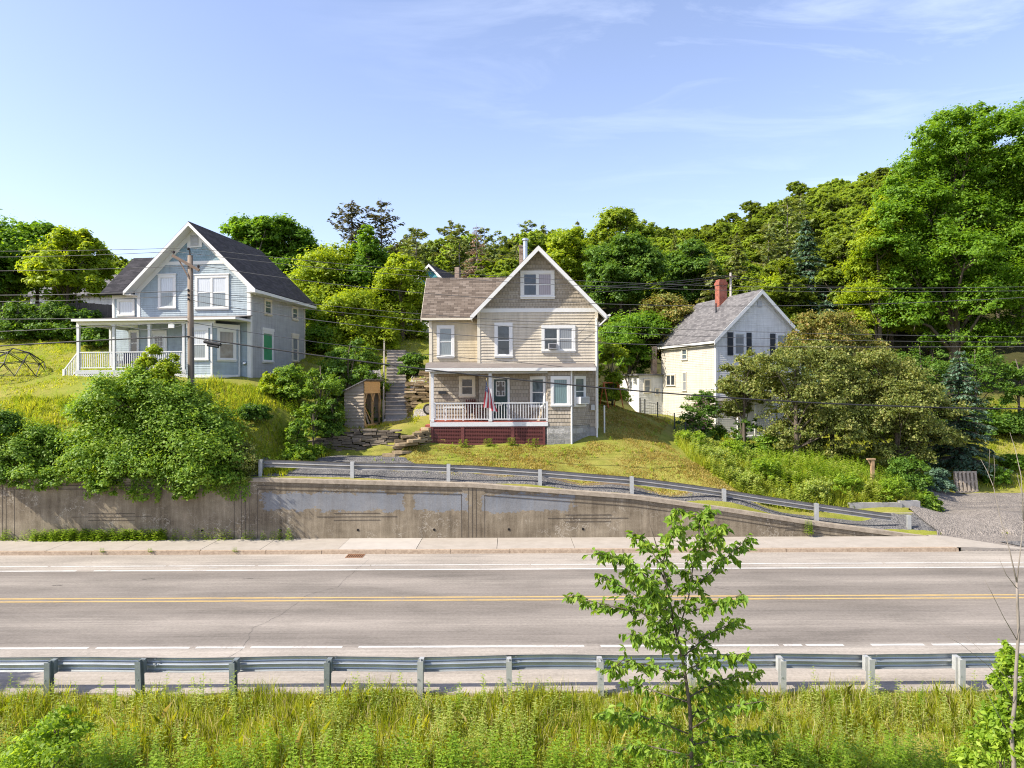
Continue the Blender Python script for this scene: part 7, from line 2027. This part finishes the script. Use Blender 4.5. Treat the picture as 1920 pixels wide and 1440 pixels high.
def scatter(rg, poly, n, patch=0.0):
    P = np.array(poly); lo, hi = P.min(0), P.max(0); X = rg.uniform(lo[0], hi[0], n * 3); Y = rg.uniform(lo[1], hi[1], n * 3)
    k = inside(poly, X, Y)
    if patch: k &= (np.sin(X * 1.9 + 1.3 * np.sin(Y * 2.3)) * np.sin(Y * 2.7 + np.sin(X * 1.1)) + rg.uniform(-1, 1, len(X))) > patch
    X, Y = X[k][:n], Y[k][:n]
    return X, Y
def blades(name, label, poly, n, h, w, mat, seed, lean=.35, clump=0, patch=0.0):
    rg = np.random.default_rng(seed)
    X, Y = scatter(rg, poly, n // (clump or 1), patch)
    if clump:
        X = np.repeat(X, clump) + rg.normal(size=len(X) * clump) * .05; Y = np.repeat(Y, clump) + rg.normal(size=len(Y) * clump) * .05
    Z = ground_z(X, Y); k = len(X)
    hh = h[0] + (h[1] - h[0]) * rg.random(k) ** 1.5
    hh *= .72 + .30 * np.sin(X * .8 + 2 * np.sin(Y * .9)) * np.sin(Y * 1.1) + .25 * np.sin(X * 2.3 + 1.7 * np.sin(Y * 1.9 + X * .4))
    a = rg.uniform(0, 6.283, k); wa = rg.uniform(0, 6.283, k)
    d = np.stack([np.cos(a), np.sin(a), np.zeros(k)], 1); s = np.stack([np.cos(wa), np.sin(wa), np.zeros(k)], 1)
    B = np.stack([X, Y, Z - .02], 1); ln = (rg.random(k) * lean)[:, None] * hh[:, None]
    up = np.array([0, 0, 1.0]); W = (w * rg.uniform(.6, 1.3, k))[:, None]
    M_ = B + d * ln * .35 + up * hh[:, None] * .55; T = B + d * ln * 1.1 + up * hh[:, None] * (1 - .25 * (ln / hh[:, None]))
    V = np.stack([B - s * W * .5, B + s * W * .5, M_ + s * W * .4, T, M_ - s * W * .4], 1).reshape(-1, 3)
    o = np_obj(name, V, np.full(k, 5), np.arange(5 * k), mat)
    return tag(o, label, 'grass', None, 'stuff')
def weed_template(rg, h, n_leaf, L, W, droop=.3, up=.4):
    """stem with whorled narrow leaves"""
    z = np.linspace(.12, 1, n_leaf) * h; a = np.arange(n_leaf) * 2.4 + rg.uniform(-.3, .3, n_leaf)
    f = z / h; ll = L * (1.1 - .65 * f) * rg.uniform(.8, 1.2, n_leaf)
    d = np.stack([np.cos(a), np.sin(a), up - droop * (1 - f)], 1); d = nrm(d); s = np.stack([-np.sin(a), np.cos(a), np.zeros(n_leaf)], 1)
    b = np.stack([np.zeros(n_leaf), np.zeros(n_leaf), z], 1); q = ll[:, None]
    V = np.stack([b, b + d * q * .45 + s * W * .5, b + d * q - np.array([0, 0, .18]) * q, b + d * q * .45 - s * W * .5], 1).reshape(-1, 3)
    st = np.array([[-.006, 0, 0], [.006, 0, 0], [.003, 0, h], [-.003, 0, h], [0, -.006, 0], [0, .006, 0], [0, .003, h], [0, -.003, h]])
    return np.concatenate([V, st])
def weeds(name, label, poly, n, h, mat, seed, n_leaf=16, L=.10, W=.022, patch=0.0, kinds=5, cat='weeds', pts=None, **k):
    rg = np.random.default_rng(seed); tm = [weed_template(rg, 1.0, n_leaf, L / ((h[0] + h[1]) / 2), W / ((h[0] + h[1]) / 2), **k) for _ in range(kinds)]
    if pts is None: X, Y = scatter(rg, poly, n, patch); Z = ground_z(X, Y)
    else: X, Y, Z = pts
    out = []
    for i in range(len(X)):
        t = tm[i % kinds]; hh = rg.uniform(*h); a = rg.uniform(0, 6.283); c, s = math.cos(a) * hh, math.sin(a) * hh
        lx, ly = rg.normal() * .13, rg.normal() * .13
        q = np.empty_like(t); q[:, 0] = t[:, 0] * c - t[:, 1] * s + lx * t[:, 2] * hh + X[i]; q[:, 1] = t[:, 0] * s + t[:, 1] * c + ly * t[:, 2] * hh + Y[i]; q[:, 2] = t[:, 2] * hh + Z[i] - .03
        out.append(q)
    V = np.concatenate(out); n4 = len(V) // 4
    return tag(np_obj(name, V, np.full(n4, 4), np.arange(4 * n4), mat), label, cat, None, 'stuff')
# steep meadow under the blue house
mead = [(-27, 29.7), (-9.6, 29.7), (-9.2, 32.6), (-8.6, 34.6), (-9.4, 36.2), (-13.6, 36.0), (-21, 34.6), (-27, 35.4)]
blades('meadow_grass', 'tall yellow green grass on the steep bank below the blue house', mead, 62000, (.14, .46), .028, M_grass, 1, .6, 6)
weeds('meadow_weeds', 'leafy weeds among the tall grass of the bank below the blue house', mead, 900, (.3, .7), M_weed, 2, 14, .14, .04, .1)
# lawns
lawn = [(-8, 31.6), (-5.4, 31.2), (-1, 30.6), (5, 30.3), (9.2, 30.2), (9.8, 31.2), (8.4, 33.6), (7.6, 37), (9.5, 43), (5, 45), (4.6, 36), (3.4, 34.7), (-4.1, 34.8), (-5.6, 33.6)]
blades('lawn_grass', 'short sunburnt lawn grass in front of the tan house', lawn, 100000, (.04, .15), .026, M_lawn, 3, .8, 8)
blades('lawn_grass', 'mown grass on the lawn beside the blue house and its climbing dome', [(-32, 36), (-24.5, 35.4), (-22, 36), (-20.5, 37), (-22, 50), (-40, 50)], 60000, (.05, .16), .03, M_grass, 4, .7, 6)
blades('rough_grass', 'rough grass between the stairs, the tan house and the blue house', [(-14, 38), (-9, 36.4), (-5, 36.8), (-4.6, 45), (-4, 52), (-16, 56), (-14.5, 45)], 30000, (.06, .25), .03, M_grass, 5, .7, 5, .1)
blades('rough_grass', 'tall rough grass around the apple trees and the drive on the right', [(12, 33.4), (17.5, 33.0), (21.5, 37.6), (30, 37.4), (46, 50), (30, 56), (9, 44), (9.8, 38)], 60000, (.1, .4), .034, M_grass, 6, .6, 5)
blades('verge_grass', 'thin dry grass between the gravel lane and the lawn', [(-4, 30.9), (3, 30.2), (9, 30.0), (13, 30.3), (13, 31.1), (9, 30.9), (3, 30.9), (-4, 31.6)], 14000, (.03, .16), .02, M_straw, 7, .8, 5, .2)
weeds('lawn_tufts', 'darker grass tufts and low weeds dotted over the lawn of the tan house', lawn, 420, (.08, .22), M_weed, 12, 12, .12, .03, .1, droop=.5, up=.9)
weeds('lawn_tufts', 'darker grass tufts dotted over the lawn beside the blue house', [(-32, 36), (-24.5, 35.4), (-22, 36), (-20.5, 37), (-22, 50), (-40, 50)], 500, (.1, .28), M_weed, 13, 12, .14, .035, .1, droop=.5, up=.9)
# thicket of weeds down from the white house
thick = [(8.6, 33.0), (9.6, 31.4), (12.5, 31.0), (15, 31.6), (18.2, 31.9), (19.0, 33.6), (17, 35.8), (14, 36.6), (11, 38.6), (9.4, 40), (8.4, 36.5)]
weeds('undergrowth', 'tall pale leafy weeds covering the slope between the lawn and the drive', thick, 3000, (.2, .8), M_weedp, 8, 22, .17, .06, .25, droop=.5, up=.5)
weeds('undergrowth', 'dark green leafy weeds under the apple trees', [(12, 33), (18.6, 32.2), (19.4, 34.5), (18, 37), (13, 38)], 1500, (.4, .9), M_weed, 9, 18, .16, .05)
blades('undergrowth_grass', 'long grass growing through the weeds above the guard rail end', thick, 22000, (.2, .7), .026, M_grass, 10, .6, 5)
weeds('yard_weeds', 'leafy weeds along the lower edge of the dark stone wall and the lattice', [(-11, 33.0), (-9.4, 33.3), (-8.6, 34.5), (-8.9, 35.3), (-11, 35)], 260, (.3, .7), M_weed, 11, 14, .15, .05)
for k, (px, lab) in enumerate(((866, 'leftmost low green plant at the foot of the dark red lattice'), (912, 'low green plant at the lattice foot below the flag'), (962, 'low green plant at the foot of the third lattice panel'), (1000, 'rightmost low plant at the lattice foot beside the stone foundation'))):
    g = at_px(px, 34.75); rg_ = np.random.default_rng(300 + k); t = thing('low_plant', lab, 'plant', g)
    V = np.concatenate([weed_template(rg_, .38, 14, .2, .07) + np.array([rg_.uniform(-.25, .25), rg_.uniform(-.12, .1), 0]) for _ in range(5)]); leaf_obj('leaves', V, M_weed, t)
rgb = np.random.default_rng(77)
for k, (x, y, r, h, mt, lab) in enumerate(((9.6, 34.2, .8, .8, M_weedp, 'pale weed clump at the lawn edge halfway up the slope'), (10.6, 32.4, .7, .7, M_weedp, 'pale weed clump low on the slope behind the guard rail'), (12.0, 33.8, 1.0, 1.1, M_weed, 'green weed clump in the middle of the weedy slope'), (13.6, 32.2, .8, .9, M_weedp, 'pale weed clump above the long concrete block'), (9.2, 36.6, .8, 1.0, M_weed, 'green weed clump below the pink flecked bush'), (11.2, 36.2, .9, 1.2, M_weed, 'tall green weed clump at the foot of the apple trees'), (15.4, 32.6, .8, 1.0, M_weed, 'green weed clump left of the brown wooden post'), (17.2, 32.4, .8, 1.0, M_weed, 'green weed clump right of the brown wooden post'))):
    lb = make_lobes(rgb, h, r, 0, 8, (.35, .55)); t = thing('weed_clump', lab, 'plant', (x, y, gz(x, y)), 0, 'weed clumps on the slope'); leaf_obj('leaves', crown_leaves(rgb, lb, 90, 26, .13, spread=.8, aspect=.42), mt, t)
# foot of the wall, and creeper hanging over it
rg_ = np.random.default_rng(20); n = 520
X = rg_.uniform(-19.6, -14.2, n); X = np.where(rg_.random(n) < .12, rg_.uniform(-21.5, -9, n), X); Y = 29.12 - np.abs(rg_.normal(size=n)) * .10
weeds('wall_weeds', 'strip of green weeds growing along the foot of the concrete wall at the left', None, n, (.2, .5), M_weed, 21, 14, .15, .05, pts=(X, Y, np.full(n, .13)))
n = 120; X = rg_.uniform(-22, -10.5, n); weeds('wall_weeds', 'sparse small weeds along the rest of the wall foot', None, n, (.06, .22), M_weed, 22, 9, .08, .03, pts=(X, 29.14 - np.abs(rg_.normal(size=n)) * .04, np.full(n, .13)))
strands = []
for (px0, px1, cnt, dmax) in ((150, 215, 12, 1.0), (225, 300, 14, 1.1), (330, 400, 14, .9), (400, 480, 22, 1.0), (40, 130, 16, .6), (-20, 30, 7, .5)):
    for _ in range(cnt):
        px = rg_.uniform(px0, px1); x = px3(px, 900, 29.15).x; L = rg_.uniform(.2, dmax); nn = int(L / .022); z = wall_top(x) + .05 - np.linspace(0, L, nn)
        P = np.stack([x + np.cumsum(rg_.normal(size=nn) * .012) + rg_.normal(size=nn) * .05, 29.13 - rg_.uniform(.0, .06, nn), z], 1)
        N = nrm(np.stack([rg_.normal(size=nn) * .4, -np.ones(nn), rg_.normal(size=nn) * .4 + .35], 1)); strands.append(leaf_quads(rg_, P, N, rg_.uniform(.06, .12, nn), rg_.uniform(.05, .09, nn), np.stack([rg_.normal(size=nn) * .5, np.zeros(nn), -np.ones(nn)], 1)))
V = np.concatenate(strands); iv = np_obj('creeper', V, np.full(len(V) // 4, 4), np.arange(len(V)), M_rhus); tag(iv, 'creeper strands hanging down the face of the concrete wall under the bushes', 'creeper', None, 'stuff')
# plant rooted in the wall top
p = px3(1514, 1005, 29.1); t = thing('wall_plant', 'single green weed growing on the face of the wall near the rail end', 'plant', (p.x, 29.1, p.z - .05))
V = np.concatenate([weed_template(np.random.default_rng(40 + k), rg_.uniform(.35, .62), 20, .13, .06) + np.array([rg_.uniform(-.14, .14), rg_.uniform(-.08, .02), 0]) for k in range(6)]); leaf_obj('leaves', V, M_weed, t)
# kerb weeds
for k, (px, lab) in enumerate(((192, 'tiny weed in the kerb joint farthest left'), (440, 'small weed in the kerb joint below the wall shadow'), (282, 'small weed in the kerb joint below the wall weeds'), (1320, 'tiny weed on the kerb behind the young tree'))):
    q = px3(px, 1034, 27.1); t = thing('kerb_weed', lab, 'plant', (q.x, 27.03, .10)); V = np.concatenate([weed_template(np.random.default_rng(60 + k * 5 + j), .16, 8, .1, .04) + np.array([.06 * j - .06, 0, 0]) for j in range(3)]); leaf_obj('leaves', V, M_weed, t)
# gravel edge weeds and earth bank under the lawn
# ---- the near bank
bank = [(-12.5, 9.6), (12.5, 9.6), (12.5, 14.72), (-12.5, 14.72)]
blades('bank_grass', 'tall sunlit yellow green grass on the near bank below the guard rail', bank, 110000, (.22, .62), .013, M_bank, 30, .55, 9)
blades('bank_grass', 'dry straw coloured grass stalks sprinkled through the near bank', bank, 20000, (.25, .75), .009, M_straw, 31, .5, 2)
blades('bank_grass', 'short grass along the pavement edge under the near guard rail', [(-12.5, 14.5), (12.5, 14.5), (12.5, 14.9), (-12.5, 14.9)], 11000, (.06, .26), .012, M_bank, 32, .6, 6, .1)
weeds('bank_weeds', 'leafy light green weeds filling the lower part of the near bank', [(-12.5, 9.6), (12.5, 9.6), (12.5, 12.7), (-12.5, 12.9)], 3600, (.3, .95), M_weed, 33, 28, .12, .03)
weeds('bank_weeds', 'scattered taller weeds higher on the near bank', [(-12.5, 12.6), (12.5, 12.6), (12.5, 14.6), (-12.5, 14.6)], 900, (.3, .75), M_weedp, 34, 24, .10, .026, .2)
weeds('bank_weeds', 'dense dark weeds in the shade of the young tree', [(3.2, 9.8), (7, 9.8), (7.5, 12.6), (4, 12.8)], 700, (.4, .8), M_weed, 35, 26, .13, .028)
rails = ((205, .55), (325, .52), (366, .78), (640, .45), (720, .42), (862, .45), (905, .4), (1060, .4), (1270, .45), (1410, .4), (1560, .45), (1720, .5), (45, .4))
for k, (px, h) in enumerate(rails):
    g = at_px(px, 14.35); rg_ = np.random.default_rng(400 + k)
    lab = ['tall', 'bushy', 'tallest single', 'thin', 'low', 'slim', 'small', 'short', 'leafy', 'little', 'fresh', 'upright', 'spiky'][k]
    where = ['right of the leftmost rail post', 'left of the third rail post', 'reaching above the rail', 'right of the fourth rail post', 'before the fifth rail post', 'between fifth and sixth rail posts', 'just before the sixth rail post', 'left of the seventh rail post', 'beside the young tree', 'right of the young tree', 'left of the third last post', 'between the last two posts', 'at the far left rail end'][k]
    t = thing('roadside_weed', '%s roadside weed standing against the near guard rail, %s' % (lab, where), 'plant', g, 0, 'weeds along the near guard rail')
    V = np.concatenate([weed_template(rg_, h * rg_.uniform(.75, 1.15), 24, .11, .024) + np.array([rg_.uniform(-.12, .12), rg_.uniform(-.06, .06), 0]) for _ in range(1 if 'single' in lab or 'thin' in lab else 3)]); leaf_obj('leaves', V, M_weed, t)
# bushes at the bottom corners
lobed('bush', 'leafy light green bush in the bottom left corner of the near bank', 11.8, [(112, 1338, 22), (92, 1362, 30), (135, 1372, 28), (60, 1395, 34), (112, 1405, 40), (160, 1410, 26), (40, 1430, 36)], M_weed, 500, 90, 24, .10, .9, (100, 11.8), .02, 'bush', kw=dict(spread=.9, cr=.45, aspect=.45))
lobed('bush', 'bright yellow green bush in the bottom right corner under the bare sapling', 10.2, [(1880, 1232, 18), (1900, 1262, 24), (1875, 1290, 20), (1912, 1320, 30), (1885, 1360, 32), (1860, 1400, 32), (1908, 1410, 40), (1815, 1435, 24)], M_weed, 501, 260, 22, .10, .6, (1880, 10.2), .02, 'bush', kw=dict(spread=.8, droop=.5, cr=.36, aspect=.5))

# a tree outside the left edge whose shadow falls on the road
g = (-16.4, 14.0, gz(-16.4, 14.0)); t = thing('roadside_tree', 'slim roadside tree just outside the left edge, its shadow on the road', 'tree', g)
rt = np.random.default_rng(510); lob = make_lobes(rt, 6.4, 1.1, 3.4, 9); leaf_obj('crown', crown_leaves(rt, lob, 90, 40, .11), M_weed, t); trunk_mesh(rt, 6, .07, lob).build('trunk', M_bark, t)

# ---- young tree in front, leaf by leaf
def leaf_blades(P, T, N, L, W, curl=.25):
    curl = np.random.default_rng(4).uniform(.08, .55, (len(P), 1))
    """ovate leaves with a fold along the midrib"""
    T = nrm(T); N = nrm(N - T * np.sum(N * T, 1, keepdims=True)); B = np.cross(N, T); L = L[:, None]; W = W[:, None]
    base = P; tip = P + T * L - N * L * curl; lift = N * W * .22
    a1 = P + T * L * .32 - N * L * curl * .1; a2 = P + T * L * .68 - N * L * curl * .42
    return np.stack([base, a1 + B * W * .5 + lift, a2 + B * W * .36 + lift, tip, a2 - B * W * .36 + lift, a1 - B * W * .5 + lift], 1).reshape(-1, 3)
def leaf_blade_obj(name, V, mat, parent):
    k = len(V) // 6; i = np.arange(k)[:, None] * 6
    idx = np.concatenate([i + np.array([[0, 1, 2, 3]]), i + np.array([[0, 3, 4, 5]])], 1).ravel()
    return np_obj(name, V, np.full(2 * k, 4), idx, mat, parent)
D0 = 10.6
tb = px3(1294, 1480, D0); zb_ = gz(tb.x, D0)
sap = thing('young_tree', 'slender young tree with drooping green leaves standing before the guard rail', 'tree', (tb.x, D0, zb_))
rgs = np.random.default_rng(9)
def S(px, py, dy=0.0): return px3(px, py, D0 + dy) - Vector((tb.x, D0, zb_))
b = MB(); bl = []
trunk = [Vector((0, 0, -.2)), S(1294, 1440), S(1291, 1330), S(1280, 1250), S(1262, 1170), S(1247, 1090), S(1228, 1020), S(1212, 968)]
b.tube(trunk, [.036, .032, .027, .022, .016, .012, .008, .004], 8)
BR = [([(1268, 1195), (1290, 1120), (1300, 1050), (1312, 985), (1330, 955)], 0), ([(1255, 1130), (1200, 1075), (1160, 1050), (1118, 1038)], -.2), ([(1270, 1205), (1200, 1150), (1130, 1135), (1065, 1116)], .15),
      ([(1290, 1110), (1340, 1070), (1375, 1035), (1402, 1012)], .2), ([(1295, 1150), (1335, 1135), (1390, 1118)], -.25), ([(1278, 1235), (1330, 1190), (1385, 1165)], .3), ([(1282, 1260), (1340, 1235), (1400, 1228)], -.3),
      ([(1285, 1275), (1220, 1250), (1165, 1240), (1140, 1262)], -.2), ([(1290, 1310), (1340, 1280), (1420, 1262)], .25), ([(1290, 1320), (1230, 1300), (1170, 1278)], .3), ([(1250, 1105), (1220, 1030), (1190, 1000)], .25),
      ([(1240, 1060), (1262, 1000), (1270, 955)], -.25), ([(1300, 1050), (1345, 1010), (1350, 985)], -.2), ([(1268, 1185), (1180, 1110), (1120, 1078)], .35), ([(1292, 1370), (1360, 1330), (1430, 1318)], -.3), ([(1292, 1380), (1200, 1345), (1130, 1338)], -.35),
      ([(1293, 1400), (1370, 1385), (1450, 1380)], .2), ([(1293, 1420), (1210, 1400), (1150, 1410)], .25), ([(1293, 1350), (1330, 1300), (1380, 1290)], .45), ([(1293, 1440), (1350, 1430), (1420, 1440)], -.4), ([(1260, 1165), (1225, 1110), (1195, 1075)], -.4), ([(1275, 1215), (1230, 1200), (1175, 1190)], -.45)]
for pts, dy in BR:
    n = len(pts); W3 = [S(px, py, dy * 2.2 * i / (n - 1)) for i, (px, py) in enumerate(pts)]
    fine = []
    for i in range(n - 1):
        for t in np.linspace(0, 1, 7)[:-1]: fine.append(W3[i].lerp(W3[i + 1], t))
    fine.append(W3[-1]); b.tube(fine, list(np.linspace(.012, .0035, len(fine))), 5)
    tot = sum((fine[i + 1] - fine[i]).length for i in range(len(fine) - 1))
    nt = int(tot / .032)
    for k in range(1, nt):
        q = k / nt * (len(fine) - 1); i = min(int(q), len(fine) - 2); p = fine[i].lerp(fine[i + 1], q - i); d = (fine[i + 1] - fine[i]).normalized()
        tw = Vector((rgs.normal(), rgs.normal(), rgs.normal() * .5 + .1)); tw = (tw - d * tw.dot(d) * .5).normalized() * rgs.uniform(.05, .30) * (1.15 - .6 * k / nt)
        e = p + tw + d * .05 - Vector((0, 0, .03)); b.tube([p, e], [.0035, .002], 3, cap=False)
        for j in range(rgs.integers(6, 11)):
            bl.append((*p.lerp(e, rgs.uniform(.15, 1.05)), *(tw.normalized() * .5 + d * .3)))
bl = np.array(bl); k = len(bl)
T = bl[:, 3:6] + rgs.normal(size=(k, 3)) * .45 + np.array([0, 0, -.85]); N = np.array([-.25, -.45, .8]) + rgs.normal(size=(k, 3)) * .55
L = .045 + .085 * rgs.random(k) ** .8
leaf_blade_obj('crown', leaf_blades(bl[:, :3], T, N, L, L * rgs.uniform(.42, .56, k)), M_sap, sap)
b.build('trunk', M_bark, sap, smooth=True)
# bare sapling at the right edge
D1 = 9.9; tb1 = px3(1898, 1445, D1); z1 = gz(tb1.x, D1)
t = thing('bare_sapling', 'thin leafless sapling with forked twigs at the right edge', 'tree', (tb1.x, D1, z1))
def S1(px, py, dy=0): return px3(px, py, D1 + dy) - Vector((tb1.x, D1, z1))
b = MB(); b.tube([Vector((0, 0, -.2)), S1(1898, 1440), S1(1893, 1380), S1(1900, 1330), S1(1903, 1260), S1(1908, 1192), S1(1906, 1140), S1(1905, 1100)], [.034, .03, .027, .025, .022, .02, .018, .015], 8); b.build('trunk', M_barkg, t, smooth=True)
for pts, r in (([(1905, 1100), (1892, 1040), (1876, 985), (1862, 920), (1850, 890), (1838, 868)], .010), ([(1862, 920), (1865, 890), (1863, 862)], .006), ([(1853, 895), (1855, 870), (1855, 850)], .005), ([(1905, 1100), (1912, 1040), (1918, 985), (1916, 940), (1906, 895)], .010), ([(1918, 985), (1914, 900), (1903, 850), (1893, 818)], .008), ([(1904, 1110), (1885, 1085), (1872, 1055)], .006),
               ([(1906, 1210), (1880, 1165), (1858, 1120), (1845, 1095)], .006), ([(1900, 1330), (1880, 1290), (1850, 1255), (1800, 1215), (1760, 1192)], .005), ([(1900, 1300), (1870, 1262), (1810, 1200)], .004), ([(1896, 1400), (1860, 1330), (1840, 1290)], .006)):
    b = MB(); b.tube([S1(px, py, .1 * i * (1 if r > .007 else -1)) for i, (px, py) in enumerate(pts)], list(np.linspace(r, .002, len(pts))), 5); b.build('branch', M_barkg, t, smooth=True)
